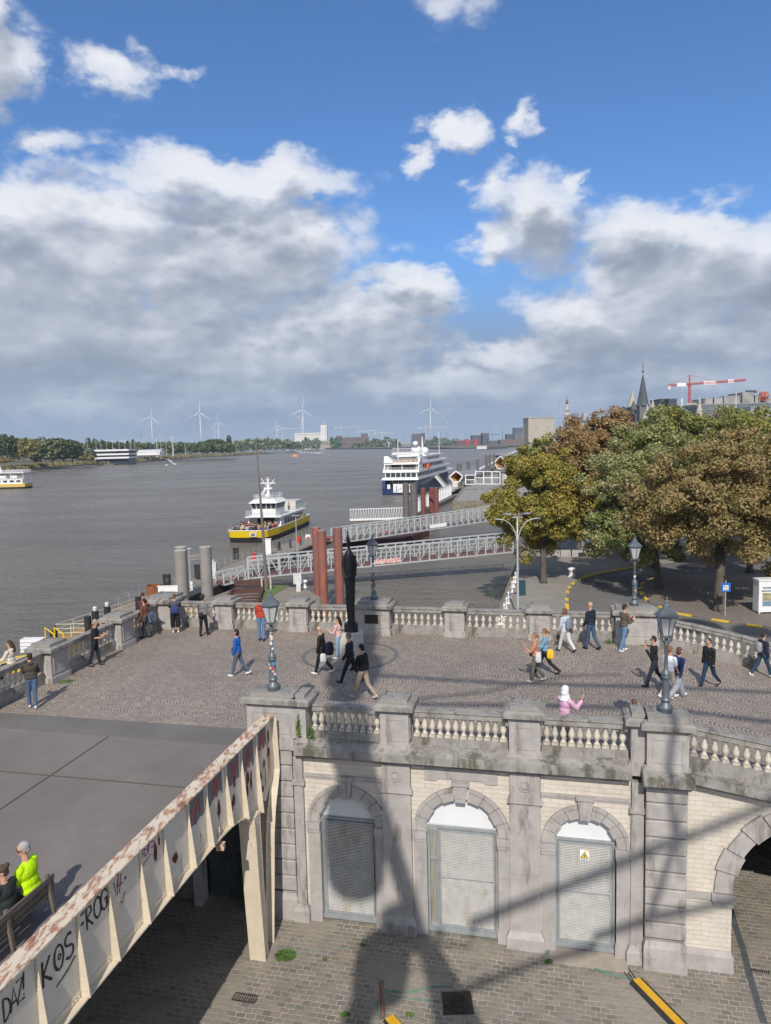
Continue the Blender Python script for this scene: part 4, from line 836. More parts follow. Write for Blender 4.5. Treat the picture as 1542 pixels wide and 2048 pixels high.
# ============================================================ PEOPLE
def vox(mb, size, smooth=3):
    me = bpy.data.meshes.new('tmp'); me.from_pydata(mb.v, [], mb.f); ob = bpy.data.objects.new('tmp', me); COL.objects.link(ob)
    m = ob.modifiers.new('r', 'REMESH'); m.mode = 'VOXEL'; m.voxel_size = size
    s = ob.modifiers.new('s', 'SMOOTH'); s.factor = .6; s.iterations = smooth
    dg = bpy.context.evaluated_depsgraph_get(); out = bpy.data.meshes.new_from_object(ob.evaluated_get(dg)); bpy.data.objects.remove(ob); bpy.data.meshes.remove(me)
    return out
def capsule(mb, a, b_, ra, rb, n=10, sx=1.0):
    a = Vector(a); b_ = Vector(b_); mb.ball(a, ra, n=n, k=6); mb.ball(b_, rb, n=n, k=6); mb.tube([a, b_], [ra, rb], n)
def skel(P):
    """joints of a standing / walking / sitting body; +Y is forward, X right"""
    J = {}; hip = Vector((0, 0, 0)); lean = P.get('lean', 0.04)
    J['pelvis'] = hip; up = Vector((0, math.sin(lean), math.cos(lean)))
    J['waist'] = hip+up*.17; J['chest'] = hip+up*.38; J['neck'] = hip+up*.54; nod = P.get('nod', .05); tw_ = P.get('turn', 0.0)
    J['headc'] = J['neck']+Vector((0, math.sin(lean+nod)*.2, math.cos(lean+nod)*.2)); J['turn'] = tw_; J['nod'] = nod+lean
    for i, sg in enumerate((-1, 1)):
        sw, kn = P.get('legs', ((.3, .1), (-.25, .35)))[i]; sp = P.get('spread', .0)
        h = hip+Vector((sg*.095, 0, -.02)); k_ = h+Vector((sg*math.sin(sp)*.43, math.sin(sw)*.43, -math.cos(sw)*.43)); a = k_+Vector((0, math.sin(sw-kn)*.43, -math.cos(sw-kn)*.43))
        J['hip%d' % i], J['knee%d' % i], J['ankle%d' % i] = h, k_, a; J['fp%d' % i] = (sw-kn)*.5+P.get('toe', 0.)
        sh = J['neck']+Vector((sg*.185, 0, -.075)); fl, ab, el, inw = P.get('arms', ((.2, .12, .3, .0), (-.2, .12, .3, .0)))[i]
        ud = Vector((sg*math.sin(ab), math.sin(fl)*math.cos(ab), -math.cos(fl)*math.cos(ab))); e_ = sh+ud*.29
        fd = Vector((sg*(math.sin(ab)*(1-inw)-math.sin(inw)), math.sin(fl+el), -math.cos(fl+el))).normalized(); wr = e_+fd*.25
        J['sh%d' % i], J['el%d' % i], J['wr%d' % i], J['fd%d' % i] = sh, e_, wr, fd
    lo = min(J['ankle0'].z, J['ankle1'].z)-.085
    if not P.get('sit'): 
        for k_ in list(J):
            if isinstance(J[k_], Vector): J[k_] = J[k_]-Vector((0, 0, lo))
    return J
SKIN = mat('skin', (.50, .29, .20), (.44, .25, .17), 6, .55); SKIND = mat('dark_skin', (.16, .085, .055), (.13, .07, .045), 6, .5)
EYE = mat('eye_dark', (.02, .015, .012), (.02, .015, .012), 1, .3)
CM = {}
def cloth(c, r=.85):
    k_ = 'cloth_%d_%d_%d' % tuple(int(x*255) for x in c)
    return mat(k_, c, tuple(x*.78 for x in c), 14, r, bump=.25, bscale=35)
def person(loc, heading, label, P, top, legs, shoes=(.04, .04, .04), hair=(.03, .02, .015), skin=None, sleeve='long', hairstyle='short', hem=.0, legw=1.0, legtype='trousers', size=1.0, coat=0.0, tm_=None, hat=None, hood=False, width=1.0, extra=None, glasses=False):
    width = width*1.09; J = skel(P); skin = skin or SKIN
    t = local_thing('person', label, 'person')
    R_ = Matrix.Rotation(J['turn'], 3, 'Z') @ Matrix.Rotation(-J['nod'], 3, 'X'); hc = J['headc']
    mb = MB(); mb.ball(hc+R_ @ Vector((0, 0, .02)), .077, .095, .105, 14, 10, R=R_); mb.ball(hc+R_ @ Vector((0, .03, -.05)), .056, .064, .062, 10, 7, R=R_); mb.ball(hc+R_ @ Vector((0, .098, -.012)), .016, .022, .026, 8, 6, R=R_); mb.ball(hc+R_ @ Vector((0, .085, -.06)), .03, .012, .012, 8, 5, R=R_)
    for sg in (-1, 1): mb.ball(hc+R_ @ Vector((sg*.079, -.005, -.005)), .014, .022, .03, 8, 6, R=R_)
    capsule(mb, J['neck']-Vector((0, 0, .05)), hc-Vector((0, 0, .06)), .062, .054)
    mb.ball(J['chest'], .145*width, .098, .17, 12, 8); mb.ball(J['waist'], .125*width, .09, .14, 12, 8); mb.ball(J['pelvis']+Vector((0, 0, .02)), .15*width, .105, .12, 12, 8)
    for i, sg in enumerate((-1, 1)):
        capsule(mb, J['neck']-Vector((0, 0, .06)), J['sh%d' % i], .05, .054); capsule(mb, J['sh%d' % i], J['el%d' % i], .05, .038); capsule(mb, J['el%d' % i], J['wr%d' % i], .038, .026)
        capsule(mb, J['hip%d' % i], J['knee%d' % i], .082, .052); capsule(mb, J['knee%d' % i], J['ankle%d' % i], .05, .034); capsule(mb, J['ankle%d' % i]-Vector((0, 0, .03)), J['ankle%d' % i]+Vector((0, .1, -.05)), .035, .03)
        fd = J['fd%d' % i]; w_ = J['wr%d' % i]; side = fd.cross(Vector((0, 0, 1))); side = (side if side.length > .2 else Vector((0, 1, 0))).normalized(); pn = fd.cross(side).normalized()
        mb.tube([w_, w_+fd*.045, w_+fd*.09], [.026, .036, .033], 8)
        for f in range(4):
            b0 = w_+fd*.08+side*(f-1.5)*.019; ln = (.062, .074, .07, .055)[f]; mb.tube([b0, b0+fd*ln*.55-pn*.006, b0+fd*ln*.9-pn*.026], [.0105, .0095, .008], 6)
        tb = w_+fd*.03+side*sg*.026; mb.tube([tb, tb+fd*.03+side*sg*.022, tb+fd*.06+side*sg*.02-pn*.012], [.013, .011, .009], 6)
    me = vox(mb, .0105, 2); me.materials.append(skin)
    me.polygons.foreach_set('use_smooth', [True]*len(me.polygons)); ob = bpy.data.objects.new('body', me); COL.objects.link(ob); ob.parent = t
    for sg in (-1, 1):
        m2 = MB(); m2.ball(hc+R_ @ Vector((sg*.03, .088, .018)), .012, .008, .009, 6, 4); m2.build('eye', EYE, t)
    if glasses:
        m2 = MB(); 
        for sg in (-1, 1): m2.ball(hc+R_ @ Vector((sg*.034, .096, .018)), .028, .008, .02, 8, 5, R=R_); m2.beam(hc+R_ @ Vector((sg*.06, .09, .02)), hc+R_ @ Vector((sg*.082, .0, .02)), .008)
        m2.build('sunglasses', EYE, t)
    # ---- top
    g = .028 if coat else .022; mb = MB(); sk_ = (sleeve == 'long')
    mb.ball(J['chest']+Vector((0, 0, -.01)), (.15+g)*width, .108+g, .18, 14, 9); mb.ball(J['waist'], (.135+g)*width, .102+g, .16, 14, 9); mb.ball(J['pelvis']+Vector((0, 0, .07-hem*.3)), (.148+g)*width, .118+g, .10+hem*.4, 14, 8)
    if hem > .12:
        p0 = J['pelvis']; loft(mb, [ell_ring(p0.x, p0.y, p0.z+z, rx, ry, 0, 16) for z, rx, ry in ((-hem, .20*width, .17), (-hem*.5, .19*width, .155), (.05, .16*width, .12))])
    for i in range(2):
        capsule(mb, J['neck']-Vector((0, 0, .07)), J['sh%d' % i], .06, .054+g)
        e_ = J['el%d' % i]; s_ = J['sh%d' % i]
        if sk_: capsule(mb, s_, e_, .052+g, .042+g); capsule(mb, e_, J['wr%d' % i]-J['fd%d' % i]*.015, .042+g, .034+g*.8)
        elif sleeve == 'short': capsule(mb, s_, s_+(e_-s_)*.7, .054+g, .052+g)
    if hood: mb.ball(J['neck']+Vector((0, -.09, .0)), .10, .06, .06, 10, 6)
    mb.lathe([(.066, 0), (.066, .035), (.05, .04)], c=tuple(J['neck']-Vector((0, 0, .035))), n=12)
    me = vox(mb, .0125, 3); me.materials.append(tm_ or cloth(top)); me.polygons.foreach_set('use_smooth', [True]*len(me.polygons)); ob = bpy.data.objects.new('jacket' if sk_ else 'shirt', me); COL.objects.link(ob); ob.parent = t
    # ---- legs
    mb = MB(); mb.ball(J['pelvis']+Vector((0, 0, .02)), .158*width, .118, .12, 14, 8)
    for i in range(2):
        h, k_, a = J['hip%d' % i], J['knee%d' % i], J['ankle%d' % i]
        if legtype == 'shorts': capsule(mb, h, h+(k_-h)*.88, .095, .085)
        elif legtype == 'cropped': capsule(mb, h, k_, .10*legw, .10*legw); capsule(mb, k_, k_+(a-k_)*.35, .10*legw, .10*legw)
        else: capsule(mb, h, k_, .102, .072*legw); capsule(mb, k_, a+(k_-a)*.06, .070*legw, .058*legw)
    me = vox(mb, .0125, 3); me.materials.append(cloth(legs)); me.polygons.foreach_set('use_smooth', [True]*len(me.polygons)); ob = bpy.data.objects.new(legtype if legtype != 'cropped' else 'trousers', me); COL.objects.link(ob); ob.parent = t
    for i in range(2):
        a = J['ankle%d' % i]; fp = J['fp%d' % i]; RX = Matrix.Rotation(fp, 3, 'X'); m2 = MB()
        m2.ball(a+RX @ Vector((0, .065, -.045)), .047, .135, .042, 12, 6, R=RX); m2.ball(a+RX @ Vector((0, -.01, -.01)), .046, .055, .055, 10, 6, R=RX)
        o = m2.build('shoe', cloth(shoes, .5), t, smooth=True)
    # ---- hair / hat
    if hairstyle != 'bald' and hairstyle != 'scarf':
        m2 = MB(); m2.ball(hc+R_ @ Vector((0, -.018, .042)), .088, .097, .093, 14, 9, R=R_); m2.ball(hc+R_ @ Vector((0, -.05, -.01)), .076, .062, .085, 12, 8, R=R_)
        if hairstyle == 'long': m2.tube([hc+R_ @ Vector((0, -.06, .03)), hc+R_ @ Vector((0, -.095, -.10)), hc+R_ @ Vector((.01, -.105, -.26)), hc+R_ @ Vector((.015, -.09, -.36))], [.07, .082, .075, .03], 10)
        if hairstyle == 'bob': m2.ball(hc+R_ @ Vector((0, -.035, -.045)), .098, .085, .095, 12, 8, R=R_)
        if hairstyle == 'pony': m2.tube([hc+R_ @ Vector((0, -.10, .03)), hc+R_ @ Vector((0, -.16, -.02)), hc+R_ @ Vector((0, -.15, -.16))], [.035, .034, .012], 8)
        if hairstyle == 'bun': m2.ball(hc+R_ @ Vector((0, -.10, .09)), .05, n=8, k=6)
        if hairstyle == 'curly':
            rr = random.Random(3)
            for _ in range(34): v = Vector((rr.gauss(0, 1), rr.gauss(0, 1)-.4, rr.gauss(0, 1)+.5)).normalized(); m2.ball(hc+R_ @ (Vector((0, -.02, .04))+v*.095), .034, n=6, k=4)
        me = vox(m2, .012, 1); me.materials.append(cloth(hair, .7)); me.polygons.foreach_set('use_smooth', [True]*len(me.polygons)); ob = bpy.data.objects.new('hair', me); COL.objects.link(ob); ob.parent = t
    if hairstyle == 'scarf':
        m2 = MB(); m2.ball(hc+R_ @ Vector((0, -.012, .03)), .105, .118, .125, 14, 9, R=R_); m2.ball(hc+R_ @ Vector((0, -.03, -.06)), .115, .11, .10, 12, 8, R=R_); m2.tube([J['neck']-Vector((0, 0, .08)), hc-Vector((0, 0, .07))], [.17, .10], 14)
        me = vox(m2, .013, 3); me.materials.append(cloth(hair)); me.polygons.foreach_set('use_smooth', [True]*len(me.polygons)); ob = bpy.data.objects.new('headscarf', me); COL.objects.link(ob); ob.parent = t
    if hat:
        m2 = MB(); o = hc+R_ @ Vector((0, -.01, .065)); m2.lathe([(.15, 0), (.155, .008), (.105, .02), (.10, .08), (.085, .11), (.04, .12)], c=tuple(o), n=16); m2.build('hat', cloth(hat), t, smooth=True)
    place(t, loc, heading-PI/2, size)
    return t, J
def bag(kind, root, pos, label, cat, c, sz=(.13, .07, .16), strap=None, name=None, strap_r=.008):
    """bags hang from a person but are things of their own"""
    Mx = Matrix.Translation(root.location) @ Matrix.Rotation(root.rotation_euler.z, 4, 'Z') @ Matrix.Scale(root.scale[0], 4)
    mb = MB(); sx_, sy_, sz_ = sz
    loft(mb, [ell_ring(0, 0, z*sz_, sx_*w, sy_*w, 0, 14, .6) for z, w in ((-1, .55), (-.92, .9), (-.5, 1.03), (.3, 1), (.8, .85), (1, .45))])
    t = thing(name or 'shoulder_bag', label, cat, Mx @ Vector(pos), root.rotation_euler.z)
    o = MB(); o.v = [tuple(v) for v in mb.v]; o.f = mb.f; o.m = mb.m
    ROOTM[t.name] = Matrix.Identity(4); o.build('bag_body', cloth(c), t, smooth=True)
    if strap:
        m2 = MB(); m2.tube([Vector(p)-Vector(pos) for p in strap], strap_r*1.6, 6); m2.build('strap', cloth(tuple(x*.6 for x in c)), t)
    return t
walk = lambda s=.35: ((s, .08), (-s*.8, .45)); walk2 = lambda s=.35: ((-s*.8, .45), (s, .08))
stand = ((.03, .03), (-.03, .05))
LEFT, RIGHT, AWAY, CAMW = PI, 0.0, PI/2, -PI/2
A_SW = ((.35, .1, .25, 0), (-.3, .1, .15, 0)); A_DN = ((.05, .12, .2, 0), (0, .12, .2, 0)); A_PH = ((.3, .1, .2, .0), (.35, .15, 1.75, .3)); A_RAIL = ((.7, .2, .7, .2), (.7, .2, .7, .2))
DEN = (.075, .125, .22); DEND = (.03, .05, .10); BLK = (.012, .012, .014); GRY = (.22, .22, .235); WHT = (.70, .70, .70)
PP = []
def pers(px, py, *a, **k): r = person(on_floor(px, py), *a, **k); PP.append(r); return r
r, J = pers(66, 1416, 1.95, 'man in dark brown hooded jacket, blue jeans and white shoes at the left balustrade', dict(legs=((.12, .02), (-.12, .08)), arms=((.5, .1, .8, .2), (.5, .1, .9, .2)), turn=.2), (.062, .052, .043), DEN, WHT, hood=True, width=1.1, size=1.03)
sx_ = at(40, 1372, PZ); rr_ = wp(S_RIV-.12, -2.35, PZ+1.14)
r, J = person(rr_, PI*.96, 'woman in cream top with long brown hair sitting on the left balustrade', dict(sit=True, legs=((1.35, 1.3), (1.4, 1.2)), arms=((.5, .1, .8, .2), (.4, .1, .8, .2)), turn=.3), (.66, .59, .50), (.03, .03, .035), hair=(.055, .03, .02), hairstyle='long', hood=True)
r, J = pers(192, 1332, .1, 'grey haired man in black t-shirt holding a phone with striped bag at his hip', dict(legs=((.16, .03), (-.2, .12)), arms=((.2, .12, 1.35, .2), (.25, .1, 1.4, .15)), nod=.2), (.012, .014, .018), (.015, .018, .028), (.05, .04, .035), hair=(.33, .29, .25), sleeve='short', size=1.04)
bag('s', r, (-.21, -.02, .93), 'striped shoulder bag on the man in the black t-shirt', 'bag', (.42, .42, .33), (.09, .15, .14), [(-.2, .1, 1.0), (-.06, .12, 1.3), (.1, .05, 1.42), (-.05, -.12, 1.3), (-.2, -.12, 1.0)])
p_ = wp(S_RIV+.16, -10.35, PZ+1.20)
r, J = person(p_, .15-.6, 'teenager with dark curly hair in maroon jacket sitting on the river balustrade', dict(sit=True, legs=((1.25, 1.15), (1.35, 1.0)), arms=((.5, .1, 1.3, .4), (.6, .1, 1.6, .3)), nod=.3), (.13, .03, .04), DEN, BLK, hairstyle='curly', size=.95)
r, J = pers(293, 1276, 2.9, 'man in open brown leather jacket and grey trousers standing near the seated teenager', dict(legs=((.1, .03), (-.1, .08)), arms=A_DN), (.145, .062, .035), (.07, .07, .075), BLK, hair=(.015, .012, .01), width=1.08, coat=1, tm_=mat('brown_leather', (.16, .065, .038), (.11, .045, .028), 10, .4, bump=.3), size=1.0)
r, J = pers(352, 1266, AWAY+.25, 'woman in dark grey top and black culottes leaning on the far balustrade', dict(lean=.22, legs=stand, arms=A_RAIL, spread=.05), (.075, .08, .105), BLK, WHT, hair=(.16, .08, .05), hairstyle='bun', sleeve='long', legtype='cropped', legw=1.05)
bag('b', r, (0, -.17, 1.13), 'blue backpack worn by the woman in black culottes', 'backpack', (.03, .045, .17), (.18, .09, .17), None, 'backpack')
r, J = pers(408, 1272, AWAY-.3, 'man in grey jacket and black hat at the far balustrade', dict(legs=((-.1, .1), (.22, .05)), arms=((.2, .15, .5, .1), (.1, .1, .3, 0)), lean=.0), (.17, .165, .185), BLK, BLK, hair=(.02, .02, .02), hat=(.02, .02, .02), width=1.12, size=1.03)
bag('s', r, (.0, -.17, 1.0), 'black shoulder bag on the man in the black hat', 'bag', (.02, .02, .03), (.12, .06, .10), [(-.1, -.02, 1.05), (-.2, -.1, 1.25), (-.12, -.1, 1.45), (.06, .0, 1.5)])
r, J = pers(524, 1281, AWAY, 'man in red hooded top and blue jeans at the far balustrade', dict(legs=((.0, .05), (-.12, .1)), arms=((.3, .12, .9, .3), (.3, .12, .9, .3)), nod=.15), (.42, .045, .025), (.11, .19, .33), BLK, hood=True, width=1.15, size=1.06)
r, J = pers(478, 1352, 3.05, 'person in bright blue jacket and grey jeans walking left across the plaza', dict(legs=walk(.3), arms=((.1, .1, .3, 0), (.1, .1, .4, 0))), (.01, .10, .42), (.09, .11, .17), WHT, hair=(.015, .012, .012), hairstyle='bob', width=1.1, size=1.0)
bag('s', r, (.0, .18, .98), 'small black bag hung in front of the blue jacket', 'bag', (.02, .02, .02), (.10, .05, .11), [(-.1, .1, 1.0), (-.12, .0, 1.3), (.1, -.1, 1.45), (.05, .1, 1.2)])
r, J = pers(645, 1348, 2.95, 'bald man in black jacket and trousers with white trainers walking left', dict(legs=walk(.3), arms=((.1, .1, .2, 0), (-.2, .12, .2, 0)), nod=.2), BLK, BLK, WHT, hairstyle='bald', width=1.15, glasses=True, hood=True, size=1.02)
bag('p', r, (-.24, -.12, .68), 'white plastic bag carried by the bald man in black', 'plastic bag', (.62, .63, .65), (.05, .12, .17), None, 'plastic_bag')
bag('b', r, (-.02, -.30, .98), 'black and blue rucksack hanging behind the bald man in black', 'rucksack', (.015, .02, .045), (.17, .15, .24), None, 'rucksack')
r, J = pers(679, 1318, 2.7, 'woman in pale pink top and light jeans standing beside the statue plinth', dict(legs=((.08, .02), (-.1, .12)), arms=((.3, .1, 1.3, .4), (.3, .1, 1.2, .3)), turn=.5), (.62, .40, .38), (.27, .40, .52), WHT, hair=(.012, .01, .01), hairstyle='long', size=.95)
r, J = pers(702, 1366, 2.9, 'grey haired man in dark navy coat walking left in front of the plinth', dict(legs=walk(.42), arms=((.1, .1, .6, .3), (.0, .1, .3, 0))), (.012, .014, .022), (.014, .018, .03), (.03, .03, .04), hair=(.16, .145, .135), width=1.08, coat=1, hem=.0, size=1.05)
r, J = pers(727, 1398, 2.55, 'man in black sweater and beige trousers walking past the statue', dict(legs=walk(.36), arms=((.35, .12, .6, .2), (-.15, .12, .3, 0))), (.008, .008, .010), (.33, .27, .21), (.50, .45, .38), hair=(.01, .01, .01), width=1.12, size=1.06)
r, J = pers(1071, 1364, 2.95, 'woman in orange top and olive trousers holding up her phone', dict(legs=walk(.2), arms=((.5, .15, 1.7, .1), (.2, .1, 1.0, .2)), turn=.2), (.50, .22, .13), (.13, .12, .095), (.62, .60, .55), hair=(.24, .14, .08), hairstyle='pony', sleeve='short', size=.98)
bag('s', r, (.16, .14, .98), 'small black camera bag on the woman in the orange top', 'bag', (.02, .02, .02), (.07, .06, .07), [(.14, .1, 1.0), (.0, .13, 1.3), (-.1, .0, 1.45)])
bag('p', r, (-.22, -.1, .98), 'white cloth bag hanging behind the woman in the orange top', 'cloth bag', (.60, .60, .60), (.04, .10, .19), None, 'cloth_bag')
r, J = pers(1091, 1348, 2.9, 'woman in light denim jacket and black leggings walking left', dict(legs=walk2(.5), arms=((.4, .1, 1.6, .2), (.1, .1, .3, 0))), (.18, .33, .48), BLK, BLK, hair=(.20, .10, .055), hairstyle='pony', size=.98)
bag('p', r, (-.18, -.18, .82), 'yellow shopping bag carried by the woman in denim jacket', 'shopping bag', (.85, .52, .03), (.05, .12, .18), None, 'shopping_bag')
r, J = pers(1131, 1304, 2.2, 'woman in white trousers and pale blue blouse walking along the far balustrade', dict(legs=walk(.33), arms=((.1, .12, .5, .1), (.15, .1, .4, .1))), (.48, .55, .63), (.62, .62, .62), (.03, .03, .06), hair=(.16, .08, .05), hairstyle='bob', size=1.0)
bag('b', r, (0, -.17, 1.18), 'patterned backpack on the woman in white trousers', 'backpack', (.20, .23, .32), (.15, .09, .22), None, 'backpack')
bag('s', r, (.20, -.08, .88), 'grey brown handbag at the side of the woman in white trousers', 'handbag', (.13, .11, .11), (.05, .14, .12), [(.18, .0, 1.0), (.14, .02, 1.3), (.08, .0, 1.45)], 'handbag')
r, J = pers(1182, 1299, 2.2, 'bald man in navy hooded jacket and blue jeans by the far balustrade', dict(legs=walk(.2), arms=((.1, .12, .5, .2), (.0, .12, .2, 0)), turn=.4), (.012, .018, .035), (.05, .09, .17), BLK, hairstyle='bald', hood=True, width=1.12, glasses=True, size=1.08)
r, J = pers(1247, 1303, .35, 'man in brown jacket and blue jeans holding a camera before the wide pier', dict(legs=((.12, .02), (-.2, .12)), arms=((.3, .1, 1.5, .5), (.3, .1, 1.5, .5)), nod=.1), (.115, .085, .07), (.12, .22, .36), WHT, hair=(.02, .015, .012), width=1.06, glasses=True, size=1.06)
bag('c', r, (.05, .30, 1.22), 'black camera held by the man in the brown jacket', 'camera', (.015, .015, .015), (.06, .04, .04), [(.05, .2, 1.25), (.1, .1, 1.5), (-.1, .1, 1.5), (.0, .2, 1.25)], 'camera', .004)
r, J = pers(1308, 1374, 2.95, 'man in black jacket and dark jeans walking left with hand at his face', dict(legs=walk(.33), arms=((.5, .1, 2.1, .5), (-.1, .1, .3, 0))), (.012, .013, .016), (.018, .028, .05), BLK, hair=(.02, .015, .012), width=1.05, glasses=True, size=1.0)
r, J = pers(1338, 1396, .6, 'boy in white t-shirt and beige shorts walking right behind the lamp post', dict(legs=walk2(.3), arms=((.2, .12, .9, .2), (.1, .1, .4, 0))), (.66, .70, .78), (.33, .30, .26), (.72, .72, .72), hair=(.22, .10, .05), sleeve='short', legtype='shorts', size=.97)
r, J = pers(1356, 1396, .35, 'woman in navy sweater and wide grey trousers walking right', dict(legs=walk(.38), arms=((.1, .1, .2, 0), (-.35, .12, .15, 0))), (.012, .028, .11), (.30, .32, .37), WHT, hair=(.10, .05, .03), hairstyle='bob', legw=1.55, size=.97)
bag('s', r, (-.20, -.06, .98), 'dark grey tote bag on the woman in the navy sweater', 'tote bag', (.10, .12, .15), (.05, .16, .20), [(-.18, .02, 1.15), (-.15, .0, 1.42)], 'tote_bag')
r, J = pers(1418, 1374, -2.7, 'man in shiny black leather bomber jacket and dark jeans walking alone', dict(legs=walk2(.36), arms=((.05, .1, .2, 0), (.0, .12, .1, 0)), nod=.12), BLK, (.015, .04, .075), (.02, .02, .02), hair=(.05, .045, .04), width=1.1, tm_=mat('black_leather', (.018, .018, .02), (.012, .012, .013), 9, .28, bump=.4), size=1.0)
r, J = pers(1524, 1354, .25, 'man in navy padded jacket with a backpack walking right at the edge', dict(legs=walk2(.42), arms=((.3, .1, .3, 0), (-.1, .12, .4, .1))), (.014, .02, .045), (.02, .05, .10), WHT, hair=(.03, .025, .02), hood=True, width=1.05, glasses=True, size=1.0)
bag('b', r, (0, -.19, 1.2), 'light grey backpack on the man in the navy padded jacket', 'backpack', (.28, .29, .30), (.13, .10, .20), None, 'backpack')
p_ = wp(3.25, -1.0, PZ); 
r, J = person(p_, AWAY, 'girl with long brown hair half hidden behind the lamp pier', dict(legs=walk(.2), arms=A_DN), (.42, .42, .48), (.2, .2, .22), WHT, hair=(.13, .06, .035), hairstyle='long', size=.83)
p_ = wp(1.42, -.95, PZ)
r, J = person(p_, .55, 'woman in pink coat and white headscarf holding a phone at the near balustrade', dict(legs=stand, arms=((.4, .1, 1.2, .5), (.75, .2, 1.75, .0)), turn=.1), (.70, .40, .56), (.45, .42, .42), WHT, hair=(.72, .75, .76), hairstyle='scarf', hem=.30, coat=1, size=.98)
# bench with the two people on the bridge deck
bA = at(101, 1741, PZ+.85); bB = at(-60, 1878, PZ+.85); bd = (bB-bA); bd.z = 0; bd.normalize(); bn = Vector((-bd.y, bd.x, 0)); 
if bn.x > 0: bn = -bn
B = thing('bench', 'weathered wooden bench on the bridge deck seen from behind', 'bench', (bA.x, bA.y, PZ))
b0 = Vector((bA.x, bA.y, PZ)); Ln = 2.3
mb = MB()
for i in range(3): z = .50+i*.13; o_ = bn*(-.03-.015*i); mb.beam(b0+o_+Vector((0, 0, z)), b0+bd*Ln+o_+Vector((0, 0, z)), .03, .105)
mb.build('backrest', WOOD, B)
mb = MB()
for i in range(3): o_ = bn*(.08+i*.14); mb.beam(b0+o_+Vector((0, 0, .44)), b0+bd*Ln+o_+Vector((0, 0, .44)), .12, .035)
mb.build('seat', WOOD, B)
for q in (.12, 1.15, 2.18):
    mb = MB(); c_ = b0+bd*q; mb.beam(c_-bn*.14, c_-bn*.02+Vector((0, 0, .84)), .06); mb.beam(c_+bn*.45, c_+bn*.38+Vector((0, 0, .42)), .06); mb.beam(c_+Vector((0, 0, .40)), c_+bn*.42+Vector((0, 0, .40)), .05); mb.build('leg', WOOD, B)
bh = math.atan2(bn.y, bn.x)
SITP = dict(sit=True, legs=((1.5, 1.5), (1.45, 1.4)), arms=((.3, .1, 1.0, .3), (.3, .1, 1.0, .3)), lean=.12)
q_ = b0+bd*.27+bn*.20+Vector((0, 0, .60))
person(q_, bh+.1, 'grey haired man in neon yellow shirt sitting on the wooden bench', dict(SITP, turn=.7), (.52, .85, .0), (.03, .03, .04), hair=(.36, .35, .34), width=1.18, glasses=True, sleeve='short', size=1.08)
q_ = b0+bd*.80+bn*.22+Vector((0, 0, .56))
person(q_, bh, 'woman in dark green jacket sitting beside the man in neon yellow', dict(SITP, turn=.7), (.022, .028, .028), (.03, .03, .04), hair=(.07, .04, .03), hairstyle='bun', width=1.0, size=.97)
# ============================================================ STREET FURNITURE BY THE WALL
p_ = at(765, 2035, 0); mb = MB(); mb.lathe([(.055, 0), (.055, .82), (.068, .83), (.068, .90), (.05, .93)], n=12)
o = single('bollard_post', mb, mat('rusty_post', (.20, .12, .09), (.13, .085, .07), 9, .8), 'thin rusty steel post with a red cap near the manhole', 'post', p_, world=False, smooth=False)
p_ = at(915, 2006, 0); M_ = thing('manhole_cover', 'round black iron manhole cover in a square frame', 'manhole', p_)
mb = MB(); q = .37; mb.box(p_.x-q, p_.x+q, p_.y-q, p_.y+q, .001, .012); mb.build('frame', mat('iron', (.03, .028, .026), (.05, .045, .04), 9, .5, .5, bump=.5), M_)
mb = MB(); mb.lathe([(.32, .012), (.32, .024), (.30, .026)], c=(p_.x, p_.y, 0), n=32)
for i in range(24): a = 2*PI*i/24; mb.ball((p_.x+.26*math.cos(a), p_.y+.26*math.sin(a), .027), .02, .02, .008, 6, 4)
for i in range(-3, 4): mb.box(p_.x-.18, p_.x+.18, p_.y+i*.055-.01, p_.y+i*.055+.01, .024, .034)
mb.build('cover', MATS['iron'], M_)
p_ = at(490, 1996, 0); mb = MB(); ex = WE*.30; ey = WN*.12
for i in range(11): c_ = p_+ex*(-1+2*i/10)+Vector((0, 0, .008)); mb.beam(c_-ey, c_+ey, .022, .012)
mb.beam(p_-ex-ey+Vector((0, 0, .008)), p_+ex-ey+Vector((0, 0, .008)), .02, .014); mb.beam(p_-ex+ey+Vector((0, 0, .008)), p_+ex+ey+Vector((0, 0, .008)), .02, .014)
single('drain_grate', mb, MATS['iron'], 'rusty slotted drain grate set in the setts left of the manhole', 'drain', p_)
p_ = at(1520, 1944, 0); mb = MB()
for i in range(9): c_ = p_+WE*(-.2+.05*i)+Vector((0, 0, .008)); mb.beam(c_-WN*.05, c_+WN*.05, .018, .012)
mb.beam(p_-WE*.23-WN*.05+Vector((0, 0, .008)), p_+WE*.23-WN*.05+Vector((0, 0, .008)), .02, .012)
single('drain_grate', mb, MATS['iron'], 'narrow drain grate beside the gutter at the right edge', 'drain', p_)
# gutter channel
mb = MB(); gpts = [(1455, 1795), (1470, 1850), (1488, 1905), (1500, 1955), (1528, 2047)]
for a, b_ in zip(gpts, gpts[1:]): mb.beam(at(*a, 0)+Vector((0, 0, .002)), at(*b_, 0)+Vector((0, 0, .002)), .16, .012)
struct('gutter_channel', mb, mat('gutter_iron', (.10, .11, .125), (.07, .075, .08), 6, .55))
